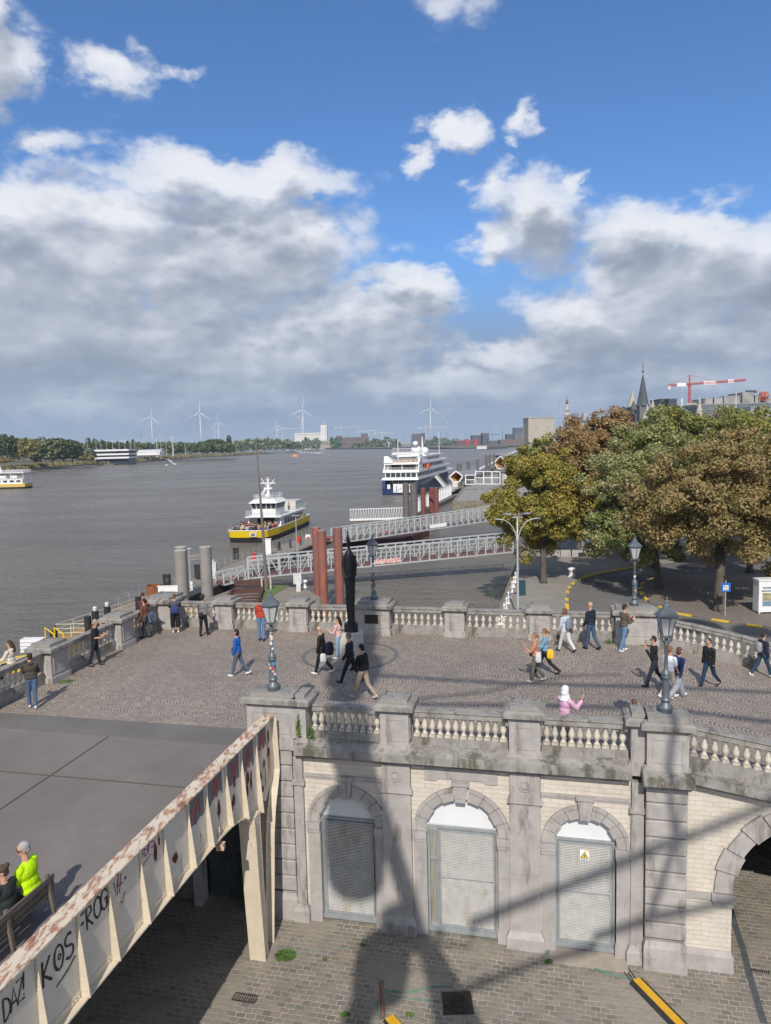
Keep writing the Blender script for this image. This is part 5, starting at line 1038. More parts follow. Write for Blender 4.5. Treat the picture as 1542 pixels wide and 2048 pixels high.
# cable ramps
def cable_ramp(a, b_, label, w=.44, yw=.20, cut=.5):
    a = Vector(a); b_ = Vector(b_); d = (b_-a).normalized(); n = Vector((-d.y, d.x, 0)); t = thing('cable_ramp', label, 'cable ramp', a, 0, 'cable ramps on the setts')
    mb = MB(); pr = [(-w/2, 0), (-yw/2-.02, .06), (yw/2+.02, .06), (w/2, 0)]
    mb.prism(pr, lambda u, z, q: a+n*u+d*q+Vector((0, 0, z+.001)), 0, (b_-a).length)
    for q in np.arange(.1, (b_-a).length, .22): mb.lathe([(.02, 0), (.02, .006)], c=tuple(a+n*(-w/2+.10)+d*q+Vector((0, 0, .032))), n=8); mb.lathe([(.02, 0), (.02, .006)], c=tuple(a+n*(w/2-.10)+d*q+Vector((0, 0, .032))), n=8)
    mb.build('rubber_body', BLACK, t)
    L_ = (b_-a).length; mb = MB(); q = 0
    while q < L_: e_ = min(L_, q+.88); mb.prism([(-yw/2, .062), (yw/2, .062), (yw/2, .072), (-yw/2, .072)], lambda u, z, r: a+n*u+d*r+Vector((0, 0, z)), q+.004, e_); q += .884
    mb.build('yellow_lid', mat('ramp_yellow', (.72, .40, .02), (.60, .34, .02), 12, .5, bump=.8, bscale=60), t)
a_ = at(1272, 1962, 0); b_ = at(1392, 2085, 0); cable_ramp(a_, b_, 'black and yellow cable ramp below the right hand rusticated pier')
a_ = at(778, 2038, 0); b_ = at(840, 2110, 0); cable_ramp(a_+Vector((0, 0, 0)), b_, 'second yellow cable ramp beginning beside the rusty post', .34, .24)
def cable(pts, r, m, label, z=0.012, nm='cable', cat='cable', grp=None):
    P = [at(px, py, 0)+Vector((0, 0, z)) for px, py in pts]; Q = []
    for i in range(len(P)-1):                            # Catmull-Rom
        p0, p1, p2, p3 = P[max(i-1, 0)], P[i], P[i+1], P[min(i+2, len(P)-1)]
        for s in range(8): u = s/8; Q.append(.5*((2*p1)+(p2-p0)*u+(2*p0-5*p1+4*p2-p3)*u*u+(3*p1-p0-3*p2+p3)*u**3))
    Q.append(P[-1]); mb = MB(); mb.tube(Q, r, 6); single(nm, mb, m, label, cat, P[0], grp, smooth=True)
TEAL = mat('teal_hose', (.05, .20, .17), (.06, .24, .20), 5, .5)
cable([(1085, 1915), (1110, 1895), (1150, 1893), (1170, 1925), (1210, 1945), (1265, 1958)], .016, TEAL, 'teal hose lying from the third mesh door to the cable ramp')
cable([(760, 2040), (755, 2010), (770, 1985), (820, 1985), (860, 1975), (905, 1973)], .014, TEAL, 'teal hose curving from the rusty post to the manhole')
cable([(768, 2030), (775, 1995), (830, 2000), (880, 2003)], .010, TEAL, 'thin second teal hose lying below the first one at the manhole')
cable([(590, 1870), (575, 1905), (640, 1900), (760, 1890), (860, 1870), (960, 1850)], .008, mat('pale_teal', (.17, .24, .23), (.15, .22, .21), 5, .6), 'thin pale hose lying along the setts below the first mesh door')
for i in range(3): cable([(1233+i*7, 1893+i*2), (1236+i*7, 1925), (1252+i*7, 1950), (1268+i*5, 1968)], .014, BLACK, ['outermost left', 'middle', 'right hand'][i]+' black cable hanging from the third mesh door to the cable ramp', grp='black power cables by the third door', z=.016)
# concrete threshold under the third door
mb = MB(); mb.wbox(1.0, 3.0, -.2, .55, .001, .03); struct('concrete_apron', mb, mat('mortar_apron', (.30, .26, .215), (.36, .32, .27), 3, .9, bump=.5))
# weeds
LEAF = mat('weed_green', (.10, .19, .03), (.055, .12, .02), 12, .7)
def weed(p, r, n, label, h=.14, up=True, nm='weed'):
    rr = random.Random(int(r*1000)+n); mb = MB(); p = Vector(p)
    for _ in range(n):
        a = rr.random()*2*PI; q = r*math.sqrt(rr.random()); c_ = p+Vector((q*math.cos(a), q*math.sin(a)*.7, rr.random()*h*(1-q/r*.6))); s = .018+.03*rr.random(); u = Vector((rr.gauss(0, 1), rr.gauss(0, 1), rr.gauss(0, 1))).normalized()*s; v = Vector((rr.gauss(0, 1), rr.gauss(0, 1), rr.gauss(0, 1))).normalized()*s*.5
        mb.quad(c_-u, c_-v, c_+u, c_+v)
    for _ in range(6): a = rr.random()*2*PI; mb.tube([p, p+Vector((math.cos(a)*r*.5, math.sin(a)*r*.35, h*.7))], .004, 4)
    return single(nm, mb, LEAF, label, 'weed', p)
weed(at(570, 1914, 0), .30, 520, 'bright green weed tuft right of the girder foot', .20)
weed(at(650, 1920, 0), .06, 60, 'tiny weed between the setts right of the big tuft', .05)
weed(at(725, 1890, 0), .06, 50, 'tiny weed in the joint in front of the first pilaster', .06); weed(at(1097, 1925, 0), .11, 130, 'small weed growing left of the teal hose', .10)
weed(at(820, 2030, 0), .10, 60, 'low weed between the rusty post and the manhole', .05); weed(at(690, 2030, 0), .12, 90, 'low weed in the setts left of the rusty post', .04)
weed(wp(-5.93, .16, 5.55), .07, 130, 'dry weed growing from the cornice corner right of the lamp pier', .85)
weed(wp(-5.62, .05, 5.5), .09, 150, 'dark green weed clump at the left end of the near balustrade', .55)
weed(wp(S_RIV+.75, -4.0, PZ), .30, 160, 'low green weed at the foot of the river side pier', .08); weed(wp(3.45, K_FAR+.5, PZ), .16, 120, 'weed at the foot of the far wide pier', .28)
# warning sign on the third door
p_ = wp(1.92, -.10, 2.72); t = thing('warning_sign', 'white electrical hazard sign with yellow triangle on the third mesh door', 'sign', p_)
mb = MB(); mb.wbox(1.80, 2.04, -.126, -.12, 2.56, 2.86); mb.build('board', mat('sign_white', (.75, .75, .73), (.72, .72, .70), 3, .4), t)
tri = lambda q, zc: [(1.92-q, zc-q*.58), (1.92+q, zc-q*.58), (1.92, zc+q*1.15)]
mb = MB(); mb.prism(tri(.105, 2.68), lambda u, v, d: wp(u, d, v), -.12, -.118); mb.build('triangle_border', BLACK, t)
mb = MB(); mb.prism(tri(.078, 2.68), lambda u, v, d: wp(u, d, v), -.118, -.116); mb.wbox(1.93, 2.03, -.12, -.117, 2.81, 2.85); mb.build('yellow_triangle', YEL, t)
mb = MB(); mb.prism([(1.925, 2.75), (1.935, 2.69), (1.95, 2.69), (1.915, 2.63), (1.92, 2.67), (1.90, 2.67)], lambda u, v, d: wp(u, d, v), -.116, -.114)
for i in range(2): mb.wbox(1.83, 2.01, -.12, -.1185, 2.58+i*.018, 2.587+i*.018)
mb.build('bolt_symbol', BLACK, t)
# ============================================================ QUAY AND ROAD BEHIND THE TERRACE
A0 = at(905, 1003, 0); A1 = at(930, 968, 0); A2 = at(1010, 928, 0); A3 = at(1052, 897, 0)
qpts = [(2.4, 31.5), (8.4, 55.8), (12.8, 73.7), (33, 156), (34, A0.y), (A0.x, A0.y), (A1.x, A1.y), (A2.x, A2.y), (A3.x, A3.y), (900, 1600), (900, 20), (26, 20), (18, 27)]
mb = MB(); mb.prism(qpts, lambda a, b_, d: Vector((a, b_, d)), -6, -.002); o = struct('quay_road', mb, [ROAD])
mb = MB(); mb.prism([(p[0]-.04, p[1]-.04) for p in qpts[:9]]+[(A3.x+3, A3.y+2), (A2.x+4, A2.y), (A0.x+3, A0.y+3), (35, A0.y+3), (35.5, 155), (9.0, 55.5), (3.0, 31.5)], lambda a, b_, d: Vector((a, b_, d)), -5.9, .03)
struct('quay_wall', mb, QUAYW)
kl = [(1139, 1262), (1137, 1235), (1134, 1212), (1133, 1190), (1137, 1176), (1148, 1164), (1165, 1155), (1185, 1148), (1222, 1141), (1260, 1135), (1300, 1127)]
KP = [at(px, py, .12) for px, py in kl]
e0, e1, e2 = Vector((2.9, 33.5, 0)), Vector((13.2, 73.7, 0)), Vector((33.4, 155, 0))
pv = [(e0.x, e0.y), (e1.x, e1.y), (e2.x, e2.y), (34.5, A0.y-2), (60, A0.y-2), (48, 100), (KP[-1].x+3, KP[-1].y+1)]+[(p.x, p.y) for p in KP[::-1]]+[(KP[0].x-1.5, 36)]
mb = MB(); mb.prism(pv, lambda a, b_, d: Vector((a, b_, d)), 0, .12); struct('quay_pavement', mb, m_asphalt('quay_flags', (.25, .235, .21)))
mb = MB(); mb.prism([(A0.x+1, A0.y+1), (A1.x+1, A1.y), (A2.x+1, A2.y), (A3.x, A3.y), (120, 800), (60, A0.y)], lambda a, b_, d: Vector((a, b_, d)), -.0, .06); struct('quay_apron', mb, PAVE)
mb = MB()
for i in range(len(KP)-1):
    a, b_ = KP[i], KP[i+1]; L = (b_-a).length; n = max(1, round(L/1.1))
    for j in range(n):
        if (i*3+j) % 2 == 0 or i > 5: mb.beam(a+(b_-a)*(j+.06)/n+Vector((0, 0, -.045)), a+(b_-a)*(j+.94)/n+Vector((0, 0, -.045)), .30, .10)
struct('yellow_kerb', mb, YELK)
il = [(1452, 1152), (1360, 1150), (1310, 1155), (1282, 1168), (1280, 1182), (1300, 1205), (1350, 1225), (1460, 1243), (1560, 1257)]
IP = [at(px, py, .12) for px, py in il]
mb = MB(); mb.prism([(p.x, p.y) for p in IP]+[(60, 48), (60, 75)], lambda a, b_, d: Vector((a, b_, d)), 0, .12); struct('tree_island', mb, mat('island_setts', (.20, .175, .15), (.15, .13, .11), 3, .8, bump=.5, bscale=12))
mb = MB()
for i in range(2, len(IP)-1):
    a, b_ = IP[i], IP[i+1]; L = (b_-a).length; n = max(1, round(L/1.3))
    for j in range(n):
        if (i+j) % 2 == 0: mb.beam(a+(b_-a)*(j+.06)/n+Vector((0, 0, -.05)), a+(b_-a)*(j+.94)/n+Vector((0, 0, -.05)), .30, .11)
struct('island_kerb', mb, YELK)
# raised promenade block far right (dark retaining edge with the white display boards in front)
# ============================================================ TREES
def leaf_mat(name, cols, tr=.32, lf=1.8):
    m, t, b = nodes_of(name); g = t.nodes.new('ShaderNodeNewGeometry')
    tcn = t.nodes.new('ShaderNodeTexCoord'); n1 = noise(t, tcn.outputs['Object'], .42, 4, .6); f = tm(t, 'ADD', tm(t, 'MULTIPLY', g.outputs['Random Per Island'], .50), tm(t, 'MULTIPLY', tm(t, 'SUBTRACT', n1, .22), .95))
    c = ramp(t, f, [(i/(len(cols)-1), tuple(min(.5, x*lf) for x in col)) for i, col in enumerate(cols)])
    t.links.new(c, b.inputs['Base Color']); b.inputs['Roughness'].default_value = .5; b.inputs['Specular IOR Level'].default_value = .35
    ts = t.nodes.new('ShaderNodeBsdfTranslucent'); t.links.new(c, ts.inputs[0]); mx = t.nodes.new('ShaderNodeMixShader'); mx.inputs[0].default_value = tr
    t.links.new(b.outputs[0], mx.inputs[1]); t.links.new(ts.outputs[0], mx.inputs[2]); t.links.new(mx.outputs[0], t.nodes['Material Output'].inputs[0]); return m
def crown_mesh(seed, rx, ry, rz, nclump, nleaf, ls, clump_r=.9, shell=.55, flat=0.0, taper=0.0):
    r = np.random.default_rng(seed); C_ = []
    while len(C_) < nclump:
        v = r.normal(size=3); v /= np.linalg.norm(v); q = (shell+(1-shell)*r.random()) if r.random() < .85 else r.random()*shell
        if v[2] < -.72 and r.random() < .6: continue
        bump_ = 1+.08*math.sin(v[0]*4.1+seed)+.07*math.sin(v[1]*5.3+seed*2)+.08*math.sin(v[2]*4.7+seed*3)
        w = 1-taper*max(0, v[2]*q)
        C_.append((v[0]*rx*q*bump_*w, v[1]*ry*q*bump_*w, v[2]*rz*q*(1+.10*math.sin(v[0]*6+seed)), clump_r*(.6+.8*r.random())))
    C_ = np.array(C_); idx = r.integers(0, nclump, nleaf); d = r.normal(size=(nleaf, 3)); d /= np.linalg.norm(d, axis=1)[:, None]
    rad = C_[idx, 3]*(.55+.5*r.random(nleaf)); p = C_[idx, :3]+d*rad[:, None]*np.array([1, 1, .75])
    nrm = d*.8+r.normal(size=(nleaf, 3))*.55+np.array([0, 0, .35]); nrm /= np.linalg.norm(nrm, axis=1)[:, None]
    a = np.cross(nrm, r.normal(size=(nleaf, 3))); a /= np.linalg.norm(a, axis=1)[:, None]; b_ = np.cross(nrm, a); s = ls*(.6+.8*r.random(nleaf))[:, None]
    a = a*s; b_ = b_*s*.62
    V = np.stack([p-a, p-b_+nrm*s*.12, p+a, p+b_+nrm*s*.12], 1).reshape(-1, 3)
    me = bpy.data.meshes.new('crown'); me.vertices.add(len(V)); me.vertices.foreach_set('co', V.astype(np.float32).ravel())
    me.loops.add(nleaf*4); me.loops.foreach_set('vertex_index', np.arange(nleaf*4, dtype=np.int32)); me.polygons.add(nleaf); me.polygons.foreach_set('loop_start', np.arange(0, nleaf*4, 4, dtype=np.int32)); me.polygons.foreach_set('loop_total', np.full(nleaf, 4, np.int32)); me.update(calc_edges=True)
    return me, C_
BARK = mat('bark', (.075, .062, .05), (.12, .10, .08), 5, .9, bump=.8, aniso=(1, 1, .3), bscale=18)
def tree(x, y, z0, cx, cy, cz, rx, ry, rz, nleaf, ls, m, label, seed, group='broad leaved trees on the quay', trunk=.28, nclump=150, ncl=.9, nm='autumn_tree', limbs=9):
    t = thing(nm, label, 'tree', (x, y, z0), 0, group)
    me, C_ = crown_mesh(seed, rx, ry, rz, nclump, nleaf, ls, ncl); me.materials.append(m); o = bpy.data.objects.new('crown', me); COL.objects.link(o); o.parent = t; o.location = (cx-x, cy-y, cz-z0)
    mb = MB(); b0 = Vector((x, y, z0)); fork = Vector((x+(cx-x)*.3, y+(cy-y)*.3, cz-rz*.62))
    mb.tube([b0-Vector((0, 0, .1)), b0+Vector((.0, 0, .25)), b0+(fork-b0)*.5+Vector((.06, .03, 0)), fork], [trunk*1.7, trunk*1.15, trunk, trunk*.85], 10); mb.build('trunk', BARK, t, smooth=True)
    rr = random.Random(seed)
    for i in range(limbs):
        q = C_[rr.randrange(len(C_))]; e_ = Vector((cx+q[0]*.8, cy+q[1]*.8, cz+q[2]*.75+.3)); md = fork+(e_-fork)*.45+Vector((0, 0, .6)); mb = MB(); mb.tube([fork-Vector((0, 0, .2)), md, e_], [trunk*.5, trunk*.28, trunk*.09], 6); mb.build('limb', BARK, t, smooth=True)
    return t
LY = leaf_mat('leaf_yellow_green', [(.05, .065, .015), (.11, .12, .025), (.18, .165, .035), (.24, .17, .045), (.28, .15, .05)])
LB = leaf_mat('leaf_brown', [(.08, .06, .028), (.15, .10, .045), (.21, .135, .065), (.19, .145, .06), (.13, .14, .05)])
LG = leaf_mat('leaf_green_tan', [(.045, .065, .02), (.09, .115, .035), (.15, .165, .055), (.27, .235, .13), (.21, .145, .07)])
LR = leaf_mat('leaf_rust_green', [(.05, .06, .02), (.11, .105, .035), (.17, .135, .055), (.24, .165, .08), (.14, .15, .055)])
LN = leaf_mat('leaf_green', [(.04, .06, .015), (.085, .105, .025), (.14, .15, .04), (.21, .19, .06), (.20, .145, .05)])
tree(15.0, 68.6, .1, 14.9, 69.5, 7.4, 4.7, 4.7, 5.5, 60000, .125, LY, 'yellow green tree at the river edge nearest the gangways', 11)
tree(24.7, 65, .1, 23.4, 66, 7.5, 5.4, 5.2, 5.6, 60000, .125, LG, 'green tree with tan leaf edges and dark trunk behind the far lamp post', 12)
tree(26.0, 55.9, .1, 26.4, 56.8, 8.6, 6.7, 5.4, 5.2, 80000, .12, LR, 'large rust and green tree above the blue parking meter sign', 13, trunk=.38, nclump=200)
tree(34.0, 60, .1, 33.4, 60.5, 8.4, 5.2, 4.8, 6.0, 46000, .13, LR, 'rust brown tree over the white display board at the right edge', 14)
tree(28.0, 92, .1, 27.6, 92, 10.9, 6.2, 5.6, 6.6, 42000, .16, LB, 'tall brown tree left of the dark church spire', 25)
tree(34.0, 84, .1, 33.4, 84, 11.2, 5.4, 5.0, 5.9, 34000, .16, LN, 'green tree in front of the domed roof below the red crane', 16)
tree(41.0, 86, .1, 40.6, 86, 11.6, 5.2, 5.0, 5.8, 32000, .16, LG, 'green tree in front of the glass roofed building', 17)
tree(36.5, 72, .1, 36.4, 72, 10.4, 5.2, 4.8, 5.9, 40000, .15, LN, 'bright green tree high at the right edge of the picture', 18)
tree(28.5, 76, .1, 28.0, 76, 9.9, 5.4, 4.8, 6.4, 40000, .15, LG, 'middle green tree behind the large rust and green tree', 19)
tree(27.5, 122, .1, 27.0, 122, 9.8, 5.6, 5.6, 4.8, 12000, .25, LN, 'dark green tree beside the tall blank tower', 20)
tree(22.5, 84, .1, 22.3, 84.5, 9.0, 4.8, 5.0, 6.0, 26000, .17, LB, 'brown leaved tree behind the yellow green river tree', 21)
tree(47.0, 80, .1, 46.4, 80, 11.0, 5.0, 5.0, 5.8, 14000, .20, LB, 'brown topped tree at the right edge below the glass building', 22)
tree(40.0, 100, .1, 37.5, 100, 11.5, 5.4, 5.0, 6.2, 14000, .22, LR, 'brownish tree between the spire and the dome', 23)
sh = weed(at(990, 1196, -1.2), .7, 420, 'leafy shrub growing out of the quay wall over the dock', 1.3)
sh.data.transform(Matrix.Scale(1.0, 4)); sh['category'] = 'shrub'; sh.name = 'shrub'
# ============================================================ QUAY FURNITURE
p_ = at(1036, 1240, 0); p_.z = .12; t = thing('street_light', 'tall grey street light with two curved arms by the quay wall', 'street light', p_)
mb = MB(); mb.tube([p_, p_+Vector((0, 0, 1.0)), p_+Vector((0, 0, 5.9)), p_+Vector((0, 0, 7.9))], [.11, .085, .07, .05], 10); mb.build('post', GALVL, t, smooth=True)
for sg in (-1, 1):
    mb = MB(); P = [p_+Vector((sg*(1.25*(1-math.cos(a))), 0, 5.6+2.1*math.sin(a))) for a in [PI/2*i/8 for i in range(9)]]+[p_+Vector((sg*1.75, 0, 7.75))]
    P = [P[0]]+P[1:]; mb.tube(P, .035, 8); o = mb.build('arm', GALVL, t, smooth=True)
    mb = MB(); mb.lathe([(.05, .10), (.32, .05), (.34, .0), (.05, -.02)], c=tuple(p_+Vector((sg*.75, 0, 8.1))), n=14); mb.tube([p_+Vector((0, 0, 8.0)), p_+Vector((sg*.6, 0, 8.12))], .025, 6); mb.build('lamp_head', mat('lamp_head', (.28, .27, .33), (.22, .22, .27), 4, .5), t)
mb = MB(); mb.box(p_.x-.42, p_.x+.42, p_.y-.08, p_.y+.08, 7.95, 8.0); mb.build('cross_plate', GALVL, t)
q_ = p_+Vector((.35, 0, 2.1)); single('street_sign', MB().box(q_.x-.25, q_.x+.25, q_.y-.02, q_.y+.02, 1.9, 3.1), mat('dark_sign', (.03, .07, .10), (.02, .05, .07), 4, .4), 'dark narrow sign panel fixed on the two armed street light', 'sign', q_)
p_ = at(1143, 1154, .12)
def bollard(p, label, s=1.0, m=WHITE, grp=None):
    mb = MB(); mb.lathe([(.30*s, 0), (.30*s, .08*s), (.20*s, .14*s), (.19*s, .55*s), (.32*s, .62*s), (.34*s, .72*s), (.30*s, .80*s), (.1*s, .84*s)], n=16); return single('mooring_bollard', mb, m, label, 'bollard', p, grp, world=False, smooth=True)
bollard(p_, 'white mooring bollard on the quay pavement left of the road', 1.15)
bollard(at(609, 1176, .1), 'white mooring bollard on the stone pier head beside the cabinet', .95)
# white cast posts with chain at the quay edge
grp = 'white cast iron posts along the quay wall'
ed0, ed1 = Vector((8.4, 55.8, .05)), Vector((12.8, 73.7, .05)); proto = None
for i in range(12):
    p = ed0+(ed1-ed0)*(-.28+i*.125); lb = ['nearest white post', 'second white post', 'third white post', 'fourth white post', 'fifth white post', 'sixth white post', 'seventh white post', 'eighth white post', 'ninth white post', 'tenth white post', 'eleventh white post', 'farthest white post'][i]+' of the row along the quay wall'
    p = p+Vector((.75, 0, .1))
    if proto is None:
        mb = MB(); mb.lathe([(.16, 0), (.16, .06), (.10, .12), (.07, .2), (.06, .5), (.10, .55), (.06, .6), (.05, .85), (.09, .9), (.10, .97), (.05, 1.03), (.02, 1.1)], n=10); proto = single('quay_post', mb, WHITE, lb, 'post', p, grp, world=False, smooth=True)
    else: o = proto.copy(); COL.objects.link(o); o.location = p; o['label'] = lb
# parking sign
p_ = at(1450, 1232, .12); t = thing('parking_sign', 'blue square parking sign on a steel pole in front of the large tree', 'sign', p_)
mb = MB(); mb.tube([p_, p_+Vector((0, 0, 2.75))], .045, 8); mb.build('pole', GALV, t)
mb = MB(); mb.box(p_.x-.36, p_.x+.36, p_.y-.05, p_.y-.02, 2.0, 2.68); mb.build('board', BLUEP, t)
mb = MB(); mb.box(p_.x-.20, p_.x+.20, p_.y-.06, p_.y-.051, 2.12, 2.5); mb.build('white_panel', WHITE, t)
mb = MB()
for (a, b_, c, d) in ((-.16, -.02, 2.3, 2.46), (.03, .16, 2.38, 2.44), (.03, .13, 2.28, 2.33), (-.15, -.04, 2.17, 2.22), (.02, .17, 2.17, 2.24)): mb.box(p_.x+a, p_.x+b_, p_.y-.066, p_.y-.061, c, d)
mb.build('printed_marks', mat('print_grey', (.25, .27, .30), (.4, .3, .3), 9, .5), t)
# white display box at the right edge
a_ = at(1513, 1228, .12); t = thing('display_board', 'white advertising box with landscape photographs at the right edge', 'display board', a_)
w_, h_ = 3.0, 2.5; y0 = a_.y; x0 = a_.x+.15
mb = MB(); mb.box(x0, x0+w_, y0, y0+.9, .25, .25+h_-.1); mb.box(x0-.05, x0+w_+.05, y0-.05, y0+.95, h_+.151, h_+.27)
for (x, y) in ((x0+.05, y0+.05), (x0+w_-.15, y0+.05), (x0+.05, y0+.75)): mb.box(x, x+.1, y, y+.1, .10, .25)
mb.build('cabinet', WHITE, t)
mb = MB(); mb.box(x0+.28, x0+1.1, y0-.03, y0-.01, 1.15, 1.75); mb.box(x0+1.13, x0+2.0, y0-.03, y0-.01, 1.15, 1.75); mb.box(x0+2.03, x0+2.8, y0-.03, y0-.01, 1.15, 1.75)
mb.build('photograph', mat('landscape_print', (.45, .40, .24), (.14, .16, .09), 3.5, .5, detail=8), t)
mb = MB(); mb.box(x0+.28, x0+1.1, y0-.028, y0-.01, .72, 1.1); mb.box(x0+1.13, x0+2.0, y0-.028, y0-.01, .72, 1.1); mb.box(x0+.2, x0+2.8, y0-.028, y0-.01, 1.85, 1.95); mb.build('caption_bar', mat('print_blue', (.20, .28, .36), (.15, .22, .30), 3, .5), t)
mb = MB()
for j in range(2):
    x = x0+.28
    while x < x0+2.6: w = .05+.09*rnd.random(); mb.box(x, x+w, y0-.026, y0-.01, 2.16-j*.09, 2.21-j*.09); x += w+.035
mb.build('title_text', mat('print_dark', (.12, .13, .15), (.14, .15, .17), 3, .5), t)
# concrete blocks, bin, small truss mast on the far pavement
c_ = at(1143, 1113, .12); grp = 'concrete barrier blocks on the far pavement'
for i in range(5):
    mb = MB(); w = 1.15; mb.hexa([(-w/2, -.3, 0), (w/2, -.3, 0), (w/2, .3, 0), (-w/2, .3, 0)], [(-w/2, -.24, .75), (w/2, -.24, .75), (w/2, .24, .75), (-w/2, .24, .75)]); mb.box(-w/2+.1, -w/2+.3, -.31, -.26, .1, .5); mb.box(w/2-.3, w/2-.1, -.31, -.26, .1, .5)
    single('concrete_block', mb, CONC, ['leftmost pale concrete block in front of the small truss mast', 'second pale concrete block from the left by the truss mast', 'third pale concrete block from the left by the truss mast', 'fourth pale concrete block from the left behind the white bin', 'rightmost pale concrete block right of the white bin'][i], 'concrete block', (c_.x-2.0+i*1.3, c_.y+(.2 if i % 2 else 0), .12), grp, world=False)
p_ = at(1180, 1114, .12); mb = MB(); mb.hexa([(-.26, -.26, 0), (.26, -.26, 0), (.26, .26, 0), (-.26, .26, 0)], [(-.33, -.33, .95), (.33, -.33, .95), (.33, .33, .95), (-.33, .33, .95)]); mb.hexa([(-.36, -.36, .95), (.36, -.36, .95), (.36, .36, .95), (-.36, .36, .95)], [(-.3, -.3, 1.06), (.3, -.3, 1.06), (.3, .3, 1.06), (-.3, .3, 1.06)]); mb.tube([(-.3, .3, .15), (.3, .3, .15)], .09, 8)
single('wheelie_bin', mb, WHITE, 'white wheelie bin beside the concrete blocks', 'bin', p_, world=False)
def lattice(mb, a, b_, w, bays, r=.04, tri=False, up=(0, 0, 1)):
    a = Vector(a); b_ = Vector(b_); d = (b_-a).normalized(); x = d.orthogonal().normalized(); y = d.cross(x); cs = [x+y, x-y, -x-y, y-x]; cs = [c*w/2 for c in cs]
    for c in cs: mb.beam(a+c, b_+c, r)
    for i in range(bays):
        for j in range(4):
            p0 = a+(b_-a)*i/bays; p1 = a+(b_-a)*(i+1)/bays; u, v = (cs[j], cs[(j+1) % 4]) if i % 2 else (cs[(j+1) % 4], cs[j]); mb.beam(p0+u, p1+v, r*.7); mb.beam(p0+cs[j], p0+cs[(j+1) % 4], r*.6)
p_ = at(1163, 1112, .12); mb = MB(); mb.box(p_.x-.5, p_.x+.5, p_.y-.5, p_.y+.5, .12, .6, 1); lattice(mb, p_+Vector((0, 0, .48)), p_+Vector((0, 0, 5.2)), .42, 12, .04)
single('truss_mast', mb, [GALVL, BLACK], 'short square truss mast on a black base behind the concrete blocks', 'mast', p_)
# ============================================================ STONE PIER HEAD, PILES, PONTOONS, GANGWAYS
hp = [(-19, 55), (-8, 55), (-6.2, 57.5), (-5.7, 61), (-6.0, 65), (-7.6, 68.6), (-10.5, 71), (-14.5, 71.5), (-16.5, 66), (-19, 60)]
mb = MB(); mb.prism(hp, lambda a, b_, d: Vector((a, b_, d)), -6, -.06); struct('pier_head', mb, QUAYW)
mb = MB(); mb.prism([(x+(-.15 if x > -12 else .15), y-.05) for x, y in hp], lambda a, b_, d: Vector((a, b_, d)), -.06, .05); struct('pier_head_paving', mb, m_asphalt('worn_paving', (.22, .195, .165)))
mb = MB(); mb.prism([(-12.8, 70.9), (-9.6, 70.6), (-11.0, 64.2), (-11.6, 64.2)], lambda a, b_, d: Vector((a, b_, d)), .05, .09); struct('lawn_patch', mb, mat('lawn', (.09, .14, .03), (.13, .17, .05), 2, .95, bump=.6), 'stuff')
p_ = at(596, 1182, .05); t = thing('electric_cabinet', 'white electric cabinet with lamp mast on the stone pier head', 'cabinet', p_)
mb = MB(); mb.box(p_.x-.38, p_.x+.38, p_.y-.2, p_.y+.2, .75, 1.75); mb.box(p_.x-.12, p_.x+.30, p_.y-.28, p_.y-.2, .0, .75); mb.build('cabinet_box', WHITED, t)
mb = MB(); mb.tube([p_+Vector((0, .3, 0)), p_+Vector((0, .3, 7.2))], .05, 6); mb.box(p_.x-.35, p_.x+.35, p_.y+.1, p_.y+.4, 7.2, 7.26); mb.build('mast', GALV, t)
p_ = at(533, 1180, .05); t = thing('flag_mast', 'tall weathered wooden flagpole held by two white rails on the pier head', 'flagpole', p_)
mb = MB(); mb.tube([p_, p_+Vector((-.1, 0, 5)), p_+Vector((-.42, 0, 14.2))], [.17, .14, .055], 10); mb.box(p_.x-.62, p_.x-.25, p_.y-.04, p_.y+.04, 14.1, 14.15); mb.build('pole', mat('grey_wood_pole', (.13, .115, .10), (.18, .16, .14), 5, .8), t)
mb = MB()
for sg in (-1, 1): mb.tube([p_+Vector((sg*.42, 0, 0)), p_+Vector((sg*.42, 0, 1.35))], .10, 8)
mb.build('support_post', mat('peeling_white', (.60, .56, .50), (.35, .22, .14), 6, .7), t)
def pile(px0, px1, pyt, Y, m, zb=-6, off=(0, 0), n=24):
    a, b_ = atY(px0, pyt, Y), atY(px1, pyt, Y); c_ = (a+b_)/2; r = (b_.x-a.x)/2; return c_.x, Y, r, c_.z
def piles(name, label, specs, m, cap, links=()):
    c0 = None; D = []
    for (x0, x1, yt, Y) in specs: D.append(pile(x0, x1, yt, Y, m))
    t = thing(name, label, 'mooring piles', (D[0][0], D[0][1], -3))
    for x, y, r, z in D: 
        mb = MB(); mb.lathe([(r, -6), (r, z-.03)], c=(x, y, 0), n=28); autosmooth(mb.build('pile', m, t))
        mb = MB(); mb.lathe([(r*1.01, z-.03), (r*1.01, z+.04), (r*.2, z+.07)], c=(x, y, 0), n=28); mb.build('pile_cap', cap, t)
    mb = MB()
    for i, j, dz in links:
        x, y, r, z = D[i]; X, Y, R, Z = D[j]; mb.beam((x, y, z-dz), (X, Y, Z-dz), .16, .22); mb.beam((x, y, z-dz-.35), (X, Y, Z-dz-.35), .10, .12)
    if links: mb.build('cross_link', m, t)
    return t
piles('mooring_dolphin', 'pair of tall grey round piles joined by a bar at the river edge', [(348, 372.5, 1101, 73), (350, 373, 1094, 75), (398.5, 422, 1094, 74)], PILEG, mat('pale_cap', (.42, .40, .38), (.36, .34, .32), 3, .8), ((0, 2, .75),))
